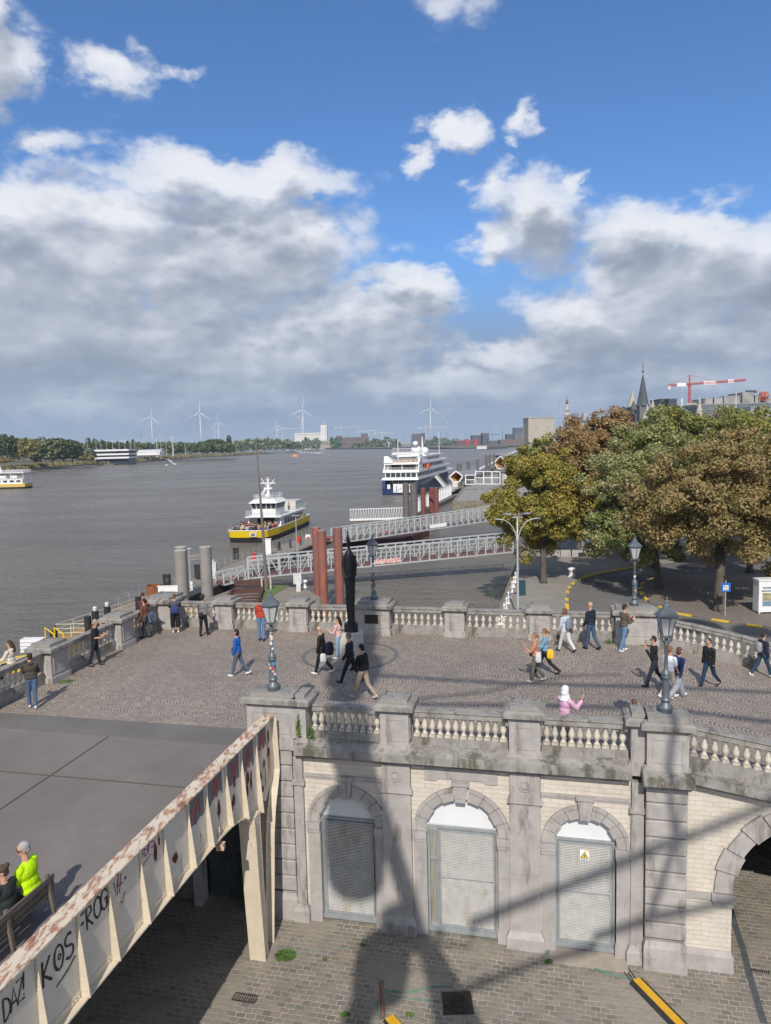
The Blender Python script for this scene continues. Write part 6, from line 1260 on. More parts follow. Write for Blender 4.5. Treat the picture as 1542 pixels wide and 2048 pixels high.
piles('mooring_dolphin', 'cluster of three tall rust red round piles left of the statue', [(623.5, 640, 1055, 73), (634, 652, 1061, 70.5), (666, 684, 1055, 72)], REDP, mat('brown_cap', (.30, .25, .22), (.24, .19, .16), 3, .8), ((0, 2, 1.0),))
piles('mooring_dolphin', 'dark grey double pile in front of the cruise ship stern', [(805, 818, 965, 150), (820, 834, 965, 149)], PILED, BLACK, ((0, 1, .9), (0, 1, 5.0)))
piles('mooring_dolphin', 'red brown group of three piles right of the dark grey pile', [(841, 851, 976, 152), (858, 868, 975, 152), (867, 877, 975, 148)], REDPB, PILED, ((0, 2, .9), (0, 2, 4.0)))
for i, (x0, x1, yt, yb) in enumerate([(913, 918, 928, 948), (919, 924, 927, 948), (934, 940, 923, 949), (952.5, 958, 918, 945), (970, 977, 911, 940), (978, 982, 909, 938), (986, 990, 908, 935)]):
    Y = [228, 230, 236, 262, 285, 292, 300][i]; c_ = pile(x0, x1, yt, Y, None); mb = MB(); mb.lathe([(c_[2], -6), (c_[2], c_[3])], c=(c_[0], Y, 0), n=12)
    single('mooring_pile', mb, PILED, ['leftmost of the tall dark piles behind the wooden shelter', 'second dark pile from the left behind the wooden shelter', 'third dark pile right of the wooden shelter roof', 'fourth slim dark pile from the left behind the white gate', 'thickest dark pile above the white gate', 'slim dark pile right of the thickest one', 'rightmost slim dark pile by the quay'][i], 'pile', (c_[0], Y, -3), 'row of tall dark piles beyond the white gate')
# pontoon 1
def quadprism(mb, pts, z0, z1, m=0): return mb.prism(pts, lambda a, b_, d: Vector((a, b_, d)), z0, z1, m)
def railing(mb, a, b_, h=1.1, step=1.5, r=.025, bars=3):
    a = Vector(a); b_ = Vector(b_); n = max(1, int((b_-a).length/step))
    for i in range(n+1): p = a+(b_-a)*i/n; mb.beam(p, p+Vector((0, 0, h)), r*1.6)
    for k_ in range(bars): z = Vector((0, 0, h*(k_+1)/bars)); mb.beam(a+z, b_+z, r*1.5)
pa, pb = Vector((-27.5, 70, -1.9)), Vector((-13.6, 127, -1.9)); pd = (pb-pa).normalized(); pn_ = Vector((pd.y, -pd.x, 0)); PW = 5.0
t = thing('pontoon', 'long low landing pontoon with beige edge and railings in the river', 'pontoon', pa)
mb = MB(); quadprism(mb, [(q.x, q.y) for q in (pa, pb, pb+pn_*PW, pa+pn_*PW)], -3.6, -2.0); mb.build('hull', mat('pontoon_hull', (.035, .035, .037), (.06, .055, .05), 2, .7), t)
mb = MB(); quadprism(mb, [(q.x, q.y) for q in (pa-pn_*.1, pb-pn_*.1, pb+pn_*PW*.98, pa+pn_*PW*.98)], -2.0, -1.9); mb.build('deck', mat('pontoon_deck', (.26, .225, .175), (.20, .175, .14), 2, .85), t)
mb = MB(); railing(mb, pa, pb, 1.1, 1.8, .02); railing(mb, pa+pn_*PW*.95, pb+pn_*PW*.95, 1.1, 1.8, .022); mb.build('railing', GALVL, t)
for i, (f, w_, h_, m_) in enumerate(((.30, 1.6, 1.9, WHITED), (.60, 1.2, 2.4, WHITE), (.82, 1.0, 1.0, RED), (.52, .5, 1.0, RED))):
    q = pa+(pb-pa)*f+pn_*2.0; mb = MB(); mb.box(q.x-w_/2, q.x+w_/2, q.y-.25, q.y+.25, -1.9, -1.9+h_); mb.box(q.x-w_/2-.05, q.x+w_/2+.05, q.y-.3, q.y+.3, -1.9+h_, -1.85+h_)
    single('pontoon_cabinet', mb, m_, ['dusty white cabinet on the pontoon between the grey piles', 'white cabinet on the pontoon below the ferry bow', 'red box at the far end of the pontoon', 'small red box on the pontoon edge'][i], 'cabinet', (q.x, q.y, -1.9))
q = atY(616, 1068, 122); t = thing('stop_sign', 'white and blue landing stop panel at the far end of the pontoon', 'sign', (q.x, 122, -1.9))
mb = MB(); a, b_ = atY(611.5, 1069, 122), atY(621, 1098, 122); mb.box(a.x, b_.x, 121.9, 122, b_.z+1.0, a.z); mb.build('panel', WHITE, t); mb = MB(); mb.box(a.x, b_.x, 121.9, 122, b_.z-.1, b_.z+.999); mb.build('blue_foot', BLUEP, t)
mb = MB(); mb.lathe([(.25, 0), (.25, .03)], n=14); mb.v = [(a.x+.4+v[0], 121.88-v[2], a.z-.6+v[1]) for v in mb.v]; mb.build('red_roundel', RED, t)
q = atY(430, 1105, 92); t = thing('regulation_sign', 'tilted white sign with red marks right of the grey piles', 'sign', (q.x, 92, -1.9)); mb = MB(); a, b_ = atY(424, 1120, 92), atY(433, 1146, 92); mb.hexa([(a.x, 92, b_.z), (b_.x, 91, b_.z+.3), (b_.x, 91.06, b_.z+.3), (a.x, 92.06, b_.z)], [(a.x, 92, a.z), (b_.x, 91, a.z+.3), (b_.x, 91.06, a.z+.3), (a.x, 92.06, a.z)]); mb.build('board', WHITE, t)
mb = MB(); mb.box(a.x+.25, a.x+.35, 91.0, 91.6, b_.z+.6, a.z-.4); mb.build('red_mark', RED, t); mb = MB(); mb.beam((a.x+.2, 91.9, -1.9), (a.x+.2, 91.9, b_.z), .08); mb.build('post', GALV, t)
for i, (px, py, Y) in enumerate(((334, 1167, 78), (396, 1146, 86), (472, 1110, 100))):
    q = atY(px, py, Y); mb = MB(); mb.box(-.35, .35, -.3, .3, -.6, .9); mb.box(-.4, .4, -.35, .35, .9, 1.0); single('fender_post', mb, BLACK, ['black squat fender post left of the tall grey piles', 'black fender box between the two grey piles', 'black fender box at the ferry side of the pontoon'][i], 'fender', q, world=False)
# gangways
def gangway(a, b_, w, h, bays, label, deckm, name='gangway', mid=False):
    a = Vector(a); b_ = Vector(b_); d = (b_-a); dh = Vector((d.x, d.y, 0)).normalized(); n = Vector((-dh.y, dh.x, 0)); t = thing(name, label, 'gangway', a, 0, 'aluminium truss gangways to the pontoons')
    Z = Vector((0, 0, 1))
    for sg, nm in ((-1, 'near'), (1, 'far')):
        o = n*sg*w/2; mb = MB(); mb.beam(a+o, b_+o, .16); mb.beam(a+o+Z*h, b_+o+Z*h, .16); mb.beam(a+o+Z*h*.5, b_+o+Z*h*.5, .05); mb.beam(a+o+Z*h*.75, b_+o+Z*h*.75, .04)
        for i in range(bays+1):
            p = a+d*i/bays+o; mb.beam(p, p+Z*h, .11 if i % 3 else .16)
            if i < bays:
                q = a+d*(i+1)/bays+o; mb.beam(p, q+Z*h, .07) if i % 2 else mb.beam(p+Z*h, q, .07)
                if mid: mb.beam(p, q+Z*h, .05) if not i % 2 else mb.beam(p+Z*h, q, .05)
        mb.build('side_truss', GALVL, t)
    mb = MB(); x = n*w*.48; mb.hexa([a-x+Z*.10, b_-x+Z*.10, b_+x+Z*.10, a+x+Z*.10], [a-x+Z*.2, b_-x+Z*.2, b_+x+Z*.2, a+x+Z*.2]); mb.build('walkway', deckm, t)
    mb = MB(); 
    for i in range(bays+1): p = a+d*i/bays; mb.beam(p-x-Z*.05, p+x-Z*.05, .1, .14)
    mb.build('floor_beam', PILED, t)
    return t
MARD = mat('maroon_deck', (.17, .085, .075), (.13, .065, .06), 2, .8)
g2a = atY(497, 1153, 84); g2b = atY(1018, 1101, 91)
gangway(g2a, g2b, 2.6, 2.1, 27, 'nearer truss gangway with maroon walkway leading to the quay under the tree', MARD)
g1a = atY(668, 1085, 113); g1b = atY(1030, 1032, 127)
gangway(g1a, g1b, 2.4, 2.15, 30, 'farther truss gangway crossing behind the red piles', PILED, mid=True)
sa, sb_ = atY(440, 1167, 82), g2a
gangway(sa, sb_, 2.4, 1.1, 4, 'short railed ramp joining the pontoon to the nearer gangway', MARD)
for (f, lb) in ((.45, 'long white and red notice on the side of the nearer gangway'), ):
    p = g2a+(g2b-g2a)*f; d = (g2b-g2a).normalized(); n = Vector((d.y, -d.x, 0))*1.42; mb = MB(); mb.beam(p+n+Vector((0, 0, .45)), p+n+d*3.4+Vector((0, 0, .45)), .03, .55); single('notice_board', mb, mat('notice', (.62, .58, .57), (.62, .22, .20), 6, .5, lo=.5, hi=.52, detail=2), lb, 'sign', p)
p = g1a+(g1b-g1a)*.48; mb = MB(); d = (g1b-g1a).normalized(); n = Vector((d.y, -d.x, 0))*1.3; mb.beam(p+n+Vector((0, 0, .5)), p+n+d*3.2+Vector((0, 0, .5)), .03, .6); single('notice_board', mb, WHITE, 'white notice on the side of the farther gangway', 'sign', p)
# landing hull below the farther gangway
q0, q1 = at(678, 1092, -2.4), at(830, 1080, -2.4); t = thing('landing_barge', 'maroon landing barge under the farther gangway', 'barge', q0)
mb = MB(); quadprism(mb, [(q0.x, q0.y), (q1.x-2, q1.y-2), (q1.x+3, q1.y+9), (q0.x+1, q0.y+9)], -3.8, -1.8); mb.build('hull', mat('barge_maroon', (.12, .045, .035), (.08, .03, .028), 1, .7), t); mb = MB(); quadprism(mb, [(q0.x+5, q0.y+3), (q1.x-5, q1.y+1), (q1.x-4, q1.y+6), (q0.x+6, q0.y+7)], -1.8, -1.3); mb.build('hatch', RED, t); mb = MB(); railing(mb, (q0.x, q0.y+.2, -1.8), (q1.x-2, q1.y-1.8, -1.8), 1.0, 2, .02); mb.build('railing', GALVL, t)
# rusty slipway frame on the pier head
c_ = at(478, 1190, .1); t = thing('slipway_frame', 'rusty steel frame with cross beams lying on the pier head', 'steel frame', c_)
mb = MB(); L0, R0, L1, R1 = at(440, 1215, .3), at(510, 1218, .3), at(465, 1182, .3), at(525, 1178, .3)
mb.beam(L0, L1, .3, .35); mb.beam(R0, R1, .3, .35); mb.beam(L1, R1, .35, .4); mb.beam(at(470, 1166, .5), at(528, 1166, .5), .5, .5)
for i in range(6): f = i/6; mb.beam(L0+(L1-L0)*f, R0+(R1-R0)*f, .14, .15)
mb.build('frame', mat('brown_steel', (.105, .05, .035), (.07, .035, .028), 3, .7), t)
# rusty drum, white panel, yellow landing pieces on the left
p_ = atY(309, 1170, 60); t = thing('rusty_drum', 'large open rusty steel drum left of the grey piles', 'drum', (p_.x, 60, .1))
mb = MB(); r = .67; zt = p_.z; n = 28; vs = [(p_.x+q*math.cos(2*PI*i/n), 60+q*math.sin(2*PI*i/n), z) for q, z in ((r, .0), (r, zt), (r-.03, zt), (r-.03, zt-1.2), (.01, zt-1.2)) for i in range(n)]; mb.add(vs, [(k_*n+i, k_*n+(i+1) % n, (k_+1)*n+(i+1) % n, (k_+1)*n+i) for k_ in range(4) for i in range(n)]); autosmooth(mb.build('shell', RUST, t))
mb = MB(); mb.box(-.8, .8, -.06, .06, 0, 1.0); mb.box(-.85, .85, -.08, .08, .95, 1.02); single('hoarding', mb, WHITE, 'white panel standing between the rusty drum and the piles', 'panel', atY(337, 1196, 58), world=False)
mb = MB(); mb.lathe([(.3, 0), (.3, .5), (.2, .6), (.28, .7), (.28, 1.0), (.15, 1.2)], n=12); single('navigation_light', mb, BLACK, 'black lantern shaped navigation light beside the rusty drum', 'navigation light', atY(336, 1186, 59), world=False)
qd = [atY(62, 1330, 42), atY(350, 1205, 60)]; 
LD = mat('landing_orange', (.45, .27, .10), (.30, .19, .09), 2, .8)
t = thing('landing_stage', 'low wooden landing stage with pale railings below the river balustrade', 'landing stage', at(180, 1290, 0))
mb = MB(); P4 = [at(105, 1300, 0), at(110, 1272, 0), at(330, 1200, 0), at(350, 1222, 0)]; quadprism(mb, [(q.x, q.y) for q in P4], -1, 0.0); mb.build('deck', LD, t)
mb = MB(); railing(mb, at(112, 1275, 0), at(205, 1272, 0), 1.0, 1.0, .025); railing(mb, at(112, 1275, 0), at(325, 1203, 0), 1.0, 1.6, .025); mb.build('railing', mat('pale_yellow_rail', (.62, .60, .48), (.55, .50, .36), 3, .6), t)
mb = MB()
for i in range(4): a = at(230+i*28, 1262-i*9, .0); mb.beam(a+Vector((0, 0, .25)), a+Vector((3.0, 1.2, .25)), .10, .3)
mb.build('plank_edge', LD, t)
t = thing('striped_ramp', 'yellow and grey striped boarding ramp at the left edge', 'boarding ramp', at(30, 1330, 0)); c0, c1 = at(-30, 1372, 0), at(84, 1310, 0); u = Vector((c1.x-c0.x, c1.y-c0.y, 0))
mb = MB(); m2 = MB()
for i in range(9): (mb if i % 2 == 0 else m2).beam(at(-25, 1352-i*3.6, .3), at(84, 1333-i*3.1, .3), .42, .08)
mb.build('yellow_board', YEL, t); m2.build('grey_board', mat('board_grey', (.40, .40, .34), (.33, .33, .28), 3, .7), t)
mb = MB()
for i in range(4): mb.box(-.62, .62, -.3, .3, i*.2, i*.2+.16)
mb.box(-.66, -.62, -.32, .32, 0, .8); mb.box(.62, .66, -.32, .32, 0, .8)
single('slatted_box', mb, WHITE, 'white slatted box right behind the striped ramp', 'box', atY(69, 1302, 42), world=False)
t = thing('yellow_hoop_rail', 'yellow hoop handrail beside the white slatted box', 'handrail', atY(103, 1295, 42)); q = atY(103, 1295, 42); mb = MB()
for dx in (0, .55): mb.tube([q+Vector((dx-.3, 0, 0)), q+Vector((dx-.3, 0, 1.2)), q+Vector((dx+.3, -.3, .9)), q+Vector((dx+.6, -.4, 0))], .04, 6)
mb.build('tube', YEL, t)
for i, (px, py, Y, cap) in enumerate([(107, 1262, 46, 0), (175, 1233, 50, 0), (190, 1222, 50, 1), (214, 1213, 52, 1), (276, 1194, 56, 0)]):
    q = atY(px, py, Y); mb = MB(); mb.lathe([(.24, -3), (.24, .0), (.22, .02)], n=10); 
    if cap: mb.lathe([(.14, .02), (.15, .25), (.10, .32)], n=10, m=1)
    single('mooring_post', mb, [BLACK, WHITED], ['short black post beside the yellow handrail', 'black square topped post left of the man with the phone', 'black mooring post with pale cap behind the man with the phone', 'black mooring post with pale cap left of the river side pier', 'black post left of the big corner pier'][i], 'mooring post', (q.x, q.y, q.z), 'black mooring posts along the landing stage', world=False)
t = thing('harbour_lamp', 'thin white lamp pole between the two grey piles', 'lamp pole', atY(382, 1176, 80)); q = atY(382, 1190, 80); mb = MB(); mb.tube([q, q+Vector((0, 0, 5.2))], .05, 6); mb.box(q.x-.3, q.x+.3, 79.8, 80.2, q.z+5.2, q.z+5.3); mb.build('pole', GALVL, t)
mb = MB(); mb.box(q.x-.4, q.x-.1, 79.5, 79.7, q.z, q.z+1.6); mb.box(q.x+.1, q.x+.4, 79.5, 79.7, q.z, q.z+1.6); mb.build('white_panel', WHITE, t)
# pontoon 2 with white fins
def fins(mb, a, b_, h, n, r=.12, m=0, sl=.35):
    a = Vector(a); b_ = Vector(b_); d = b_-a
    for i in range(n+1):
        p = a+d*i/n; mb.beam(p, p+d/n*sl+Vector((0, 0, h)), r, .08)
        if i < n: mb.beam(p+d/n*.8, p+d/n*(.8-sl)+Vector((0, 0, h)), r*.8, .06)
    mb.beam(a+Vector((0, 0, h)), b_+Vector((0, 0, h)), .14); mb.beam(a, b_, .3, .4)
t = thing('white_pontoon', 'grey floating pontoon with white slatted side walls beside the cruise ship', 'pontoon', at(806, 1040, -3))
p0, p1, p2, p3, p4 = at(700, 1042, -2), at(812, 1038, -2), at(902, 992, -2), at(948, 975, -2), at(800, 1008, -2)
mb = MB(); quadprism(mb, [(p0.x, p0.y), (p1.x, p1.y), (p3.x, p3.y), (p3.x-6, p3.y+6), (p0.x+1, p0.y+12)], -3.6, -1.9); mb.build('hull', mat('grey_hull', (.20, .19, .17), (.15, .14, .13), 1, .8), t)
mb = MB(); fins(mb, p0+Vector((0, 0, .2)), p1+Vector((0, 0, .2)), 2.2, 22); mb.build('end_fence', WHITE, t)
mb = MB(); fins(mb, p1+Vector((0, 0, .2)), p2+Vector((0, 0, .2)), 3.2, 22, .3, sl=.05); mb.build('side_fence', WHITE, t)
mb = MB(); mb.hexa([p2+Vector((-3, 2, 1.0)), p3+Vector((14, 60, 1.0)), p3+Vector((17, 58, 1.0)), p2+Vector((0, 0, 1.0))], [p2+Vector((-3, 2, 1.3)), p3+Vector((14, 60, 1.3)), p3+Vector((17, 58, 1.3)), p2+Vector((0, 0, 1.3))]); mb.build('walkway', WHITED, t)
mb = MB(); w0, w1 = at(905, 975, -.5), at(1040, 905, 1.5); mb.hexa([w0, w1, w1+Vector((3, 0, 0)), w0+Vector((2, 0, 0))], [w0+Vector((0, 0, 2.2)), w1+Vector((0, 0, 4)), w1+Vector((3, 0, 4)), w0+Vector((2, 0, 2.2))]); single('white_canopy', mb, WHITED, 'long white sloping canopy running along the quay to the far piles', 'canopy', w0)
def shelter(px0, px1, pyt, pyb, Y, depth, label):
    a, b_ = atY(px0, pyb, Y), atY(px1, pyt, Y); cx, cz, rw, rh = (a.x+b_.x)/2, (a.z+b_.z)/2, (b_.x-a.x)/2, (b_.z-a.z)/2
    t = thing('wooden_shelter', label, 'shelter', (cx, Y, a.z), 0, 'hexagonal wooden waiting shelters on the quay'); hx = [(-.45, -1), (.45, -1), (1, -.05), (.62, .45), (0, 1), (-.62, .45), (-1, -.05)]; dv = Vector((.55, 1, 0)).normalized()
    mk = lambda s_, y0, y1: MB().prism([(x*rw*s_, z*rh*s_) for x, z in hx], lambda u, v, d: Vector((cx+u, Y, cz+v))+dv*d, y0, y1)
    P = [(x*rw, z*rh) for x, z in hx]; mb = MB(); fr_ = MB(); inn = MB()
    for i in range(7):
        (x0, z0), (x1, z1) = P[i], P[(i+1) % 7]; f = lambda x, z, s_, d: Vector((cx+x*s_, Y, cz+z*s_))+dv*d
        mb.hexa([f(x0, z0, 1, 0.1), f(x1, z1, 1, 0.1), f(x1, z1, 1, depth), f(x0, z0, 1, depth)], [f(x0, z0, .96, .1), f(x1, z1, .96, .1), f(x1, z1, .96, depth), f(x0, z0, .96, depth)]); inn.hexa([f(x0, z0, .955, 0.1), f(x1, z1, .955, 0.1), f(x1, z1, .955, depth), f(x0, z0, .955, depth)], [f(x0, z0, .93, .1), f(x1, z1, .93, .1), f(x1, z1, .93, depth), f(x0, z0, .93, depth)])
        fr_.beam(f(x0, z0, 1, 0), f(x1, z1, 1, 0), .35)
    mb.build('roof_shell', mat('zinc', (.25, .26, .28), (.20, .21, .23), 1, .6), t); inn.build('wooden_lining', WOODO, t); fr_.build('portal_frame', WHITE, t); return t
shelter(899, 925, 942, 964, 216, 14, 'nearest hexagonal wooden shelter with white frame left of the white gate')
shelter(989, 1012, 912, 938, 300, 20, 'second hexagonal shelter partly hidden behind the tree')
t = thing('quay_gate', 'white tubular gate frames across the far quay', 'gate', atY(960, 968, 205)); mb = MB()
for (x0, x1, y0, y1, nb) in ((931, 950, 950, 969, 1), (951, 1000, 943, 968, 3)):
    for i in range(nb+1): x = x0+(x1-x0)*i/nb; mb.beam(atY(x, y1, 205), atY(x, y0, 205), .25)
    for f in (0, .5, 1): mb.beam(atY(x0, y0+(y1-y0)*f, 205), atY(x1, y0+(y1-y0)*f, 205), .2)
mb.build('frame', WHITE, t)
t = thing('quay_kiosk', 'small grey and white quay pavilion at the left of the trees', 'pavilion', atY(1018, 960, 225)); a, b_ = atY(1004, 985, 225), atY(1050, 930, 225); mb = MB(); mb.box(a.x, b_.x, 225, 232, -.5, b_.z-2); mb.build('wall', CONC, t); mb = MB(); mb.box(a.x-.4, b_.x+.4, 224.5, 232.5, b_.z-2, b_.z-1.4)
for i in range(14): x = a.x+(b_.x-a.x)*i/13; mb.box(x-.12, x+.12, 224.6, 224.8, b_.z-1.4, b_.z-.3)
mb.box(a.x-.4, b_.x+.4, 224.5, 224.9, b_.z-.3, b_.z); mb.build('balustraded_roof', mat('dark_stone', (.20, .19, .18), (.16, .15, .14), 1, .8), t); mb = MB(); mb.box(a.x+1, a.x+3.4, 224.9, 225.0, 1.2, 4.0); mb.build('window', WHITE, t)
# ============================================================ BOATS
def tiny_people():
    cols = [(.35, .06, .06), (.05, .08, .25), (.55, .55, .55), (.03, .03, .03), (.55, .45, .15), (.30, .22, .20), (.50, .28, .30)]; out = []
    for i, c in enumerate(cols):
        mb = MB(); loft(mb, [ell_ring(0, 0, z, rx, ry, 0, 8) for z, rx, ry in ((0, .11, .13), (.45, .15, .12), (.88, .18, .12), (1.15, .19, .13), (1.38, .23, .13), (1.46, .10, .09), (1.5, .065, .065), (1.58, .09, .10), (1.68, .09, .11), (1.76, .05, .06))])
        mb.m = [0 if max(mb.v[j][2] for j in f) <= .95 else (1 if max(mb.v[j][2] for j in f) <= 1.48 else (2 if max(mb.v[j][2] for j in f) <= 1.6 else 3)) for f in mb.f]
        out.append((mb, [cloth((.03, .035, .05)), cloth(c), SKIN, cloth((.05, .035, .025))]))
    return out
TP = tiny_people(); TPM = []
def tiny(p, label, grp, i):
    if len(TPM) <= i:
        mb, ms = TP[i]; o = mb.build('person', ms, None, smooth=True); TPM.append(o); o.location = p
    else: o = TPM[i].copy(); COL.objects.link(o); o.location = p
    o['label'] = label; o['category'] = 'person'; o['group'] = grp; o.rotation_euler = (0, 0, rnd.random()*6); return o
FC = Vector((-22.2, 140, -3)); FH = math.atan2(-28, -4.4)-PI/2
t = thing('passenger_ferry', 'yellow and white passenger ferry with crowded bow coming towards the landing', 'ferry', FC, FH)
MF = Matrix.Translation(FC) @ Matrix.Rotation(FH, 4, 'Z')
ROOTM[t.name] = Matrix.Identity(4)
def hullsec(mb, outline, z0, z1, f0=1.0, f1=1.0, m=0): n = len(outline); return mb.hexa if False else mb.add([(x*f0, y*f0, z0) for x, y in outline]+[(x*f1, y*f1, z1) for x, y in outline], [tuple(range(n))[::-1], tuple(range(n, 2*n))]+[(i, (i+1) % n, n+(i+1) % n, n+i) for i in range(n)], m)
fo = [(-4.0, -14), (4.0, -14), (4.2, -8), (4.2, 8), (3.6, 13.4), (3.0, 14.2), (-3.0, 14.2), (-3.6, 13.4), (-4.2, 8), (-4.2, -8)]
mb = MB(); hullsec(mb, fo, -.6, .95, .95, .985); mb.build('lower_hull', BLACK, t)
def wallring(mb, ol, z0, z1, f0, f1, th=.12, m=0):
    n = len(ol)
    for i in range(n):
        a, b_ = ol[i], ol[(i+1) % n]; mb.hexa([(a[0]*f0, a[1]*f0, z0), (b_[0]*f0, b_[1]*f0, z0), (b_[0]*(f0-.03), b_[1]*(f0-.03), z0), (a[0]*(f0-.03), a[1]*(f0-.03), z0)], [(a[0]*f1, a[1]*f1, z1), (b_[0]*f1, b_[1]*f1, z1), (b_[0]*(f1-.03), b_[1]*(f1-.03), z1), (a[0]*(f1-.03), a[1]*(f1-.03), z1)], m)
mb = MB(); wallring(mb, fo, .95, 2.15, .99, 1.01); mb.build('yellow_bulwark', YEL, t)
mb = MB(); hullsec(mb, fo, .95, 1.25, .96, .96); mb.build('main_deck', mat('deck_grey', (.20, .21, .22), (.16, .17, .18), 1, .7), t)
mb = MB(); wallring(mb, fo, 2.15, 2.25, 1.012, 1.012); mb.build('white_gunwale', WHITE, t)
mb = MB(); mb.box(-1.9, -.6, 14.33, 14.42, 1.15, 1.85); mb.build('bow_hatch', WHITED, t); mb = MB(); mb.box(-1.6, -.9, 14.42, 14.45, 1.3, 1.7); mb.build('hatch_recess', PILED, t)
mb = MB(); mb.box(-2.9, 2.9, -13, 3.2, 1.25, 3.55); mb.build('deck_house', WHITE, t); mb = MB()
for sx in (-1, 1):
    for i in range(7): y = -12+i*1.9; mb = MB(); mb.box(sx*2.9-.04, sx*2.9+.04, y, y+1.3, 1.9, 3.1); mb.build('window', GLASSD, t)
mb = MB(); mb.box(-1.7, 1.7, 3.2, 3.26, 1.3, 3.3); mb.build('door', GLASSD, t)
mb = MB(); mb.box(-3.5, 3.5, -13.2, 5.0, 3.55, 3.75); mb.build('upper_deck', WHITE, t)
for sg in (-1, 1):
    mb = MB(); mb.hexa([(sg*3.0, 3.2, 1.25), (sg*3.25, 3.2, 1.25), (sg*3.25, 4.9, 1.25), (sg*3.0, 4.9, 1.25)], [(sg*3.0, 3.2, 3.55), (sg*3.25, 3.2, 3.55), (sg*3.25, 3.6, 3.55), (sg*3.0, 3.6, 3.55)]); mb.build('wing_support', WHITE, t)
mb = MB(); mb.box(-2.3, 2.3, 3.6, 4.4, 3.75, 5.1)
mb.box(-2.3, 2.3, -1.5, 3.6, 3.75, 5.1); mb.build('wheelhouse_base', WHITE, t)
mb = MB(); mb.hexa([(-2.3, -1.5, 5.1), (2.3, -1.5, 5.1), (2.3, 4.1, 5.1), (-2.3, 4.1, 5.1)], [(-2.55, -1.5, 6.2), (2.55, -1.5, 6.2), (2.55, 4.5, 6.2), (-2.55, 4.5, 6.2)]); mb.build('wheelhouse_windows', GLASSD, t)
mb = MB()
for x in (-2.5, -1.5, -.5, .5, 1.5, 2.5): mb.beam((x*.93, 4.15, 5.1), (x, 4.55, 6.2), .1)
mb.hexa([(-2.8, -1.9, 6.2), (2.8, -1.9, 6.2), (2.8, 4.9, 6.2), (-2.8, 4.9, 6.2)], [(-2.0, -1.5, 6.85), (2.0, -1.5, 6.85), (2.0, 4.0, 6.85), (-2.0, 4.0, 6.85)]); mb.build('wheelhouse_roof', WHITE, t)
mb = MB(); railing(mb, (-3.4, 4.9, 3.75), (3.4, 4.9, 3.75), 1.0, .8, .03)
for sg in (-1, 1): railing(mb, (sg*3.4, -13, 3.75), (sg*3.4, 4.9, 3.75), 1.0, 1.2, .03); railing(mb, (sg*2, -1.5, 6.85), (sg*2, 4.0, 6.85), .9, .8, .03)
railing(mb, (-2, 4, 6.85), (2, 4, 6.85), .9, .6, .03); railing(mb, (-2, -1.5, 6.85), (2, -1.5, 6.85), .9, .6, .03); mb.build('railing', WHITE, t)
mb = MB(); mb.box(-2.7, 2.7, -13, -8, 3.75, 5.6); mb.build('aft_saloon', mat('cream_grey', (.55, .54, .50), (.48, .47, .44), 1, .6), t); mb = MB()
for i in range(3): mb.box(2.7, 2.75, -12.6+i*1.6, -11.5+i*1.6, 4.2, 5.2)
mb.build('saloon_window', GLASSD, t)
mb = MB(); mb.beam((2.2, 0, 6.9), (3.6, -8, 8.0), .5, .12); mb.build('boarding_bridge', WHITE, t)
mb = MB(); mb.tube([(0, 1.2, 6.85), (0, 1.2, 8.2), (0, 1.2, 10.9)], [.4, .25, .12], 8); mb.beam((-1.5, 1.2, 9.8), (1.5, 1.2, 9.8), .18); mb.beam((-.8, 1.2, 8.8), (.8, 1.2, 8.8), .3); mb.beam((0, 1.2, 8.9), (-1.3, 1.2, 10.5), .12); mb.beam((0, 1.2, 8.9), (1.3, 1.2, 10.7), .12); mb.beam((-.5, 1.2, 10.4), (.5, 1.2, 10.4), .1); mb.lathe([(.1, 0), (.45, .2), (.45, .5), (.1, .7)], c=(0, 1.9, 7.1), n=12)
mb.build('mast', WHITE, t)
mb = MB(); n = 14; mb.add([(4.26, 5.2+r*math.cos(2*PI*i/n), 2.7+r*math.sin(2*PI*i/n)) for r in (.35, .18) for i in range(n)], [(i, (i+1) % n, n+(i+1) % n, n+i) for i in range(n)]); mb.build('lifebuoy', RED, t)
gc = ['dark red', 'navy blue', 'pale grey', 'black', 'mustard', 'brown', 'pink']; gl = ['passenger in %s standing in the crowd on the yellow ferry bow deck', 'passenger in %s on the upper deck of the yellow ferry']
k_ = 0
for _ in range(88):
    while True:
        x, y = rnd.uniform(-3.6, 3.6), rnd.uniform(4.2, 13.2)
        if abs(x) < 3.9-(max(0, y-8)*.12): break
    p = MF @ Vector((x, y, 1.25)); tiny(p, gl[0] % gc[k_ % 7], 'passengers crowding the ferry bow', k_ % 7); k_ += 1
for _ in range(8): p = MF @ Vector((rnd.uniform(-3, 3), rnd.uniform(-7.5, -2), 3.75)); tiny(p, gl[1] % gc[k_ % 7], 'passengers on the ferry upper deck', k_ % 7); k_ += 1
for i in range(3): q = pa+(pb-pa)*(.68+.05*i)+pn_*(2+i*.6); tiny(q, ['person walking a bicycle along the pontoon', 'person in dark clothes behind the cyclist on the pontoon', 'person near the white and blue stop panel'][i], 'people on the landing pontoon', (3, 1, 0)[i])
q = pa+(pb-pa)*.68+pn_*1.6; t = thing('bicycle', 'dark bicycle wheeled by a person along the pontoon', 'bicycle', q); bd_ = pd
for s_, nm in ((0, 'wheel'), (1.05, 'wheel')):
    mb = MB(); c_ = q+bd_*s_+Vector((0, 0, .34)); n = 18; P = [c_+bd_*.33*math.cos(2*PI*i/n)+Vector((0, 0, .33*math.sin(2*PI*i/n))) for i in range(n+1)]; mb.tube(P, .025, 5); mb.build(nm, BLACK, t)
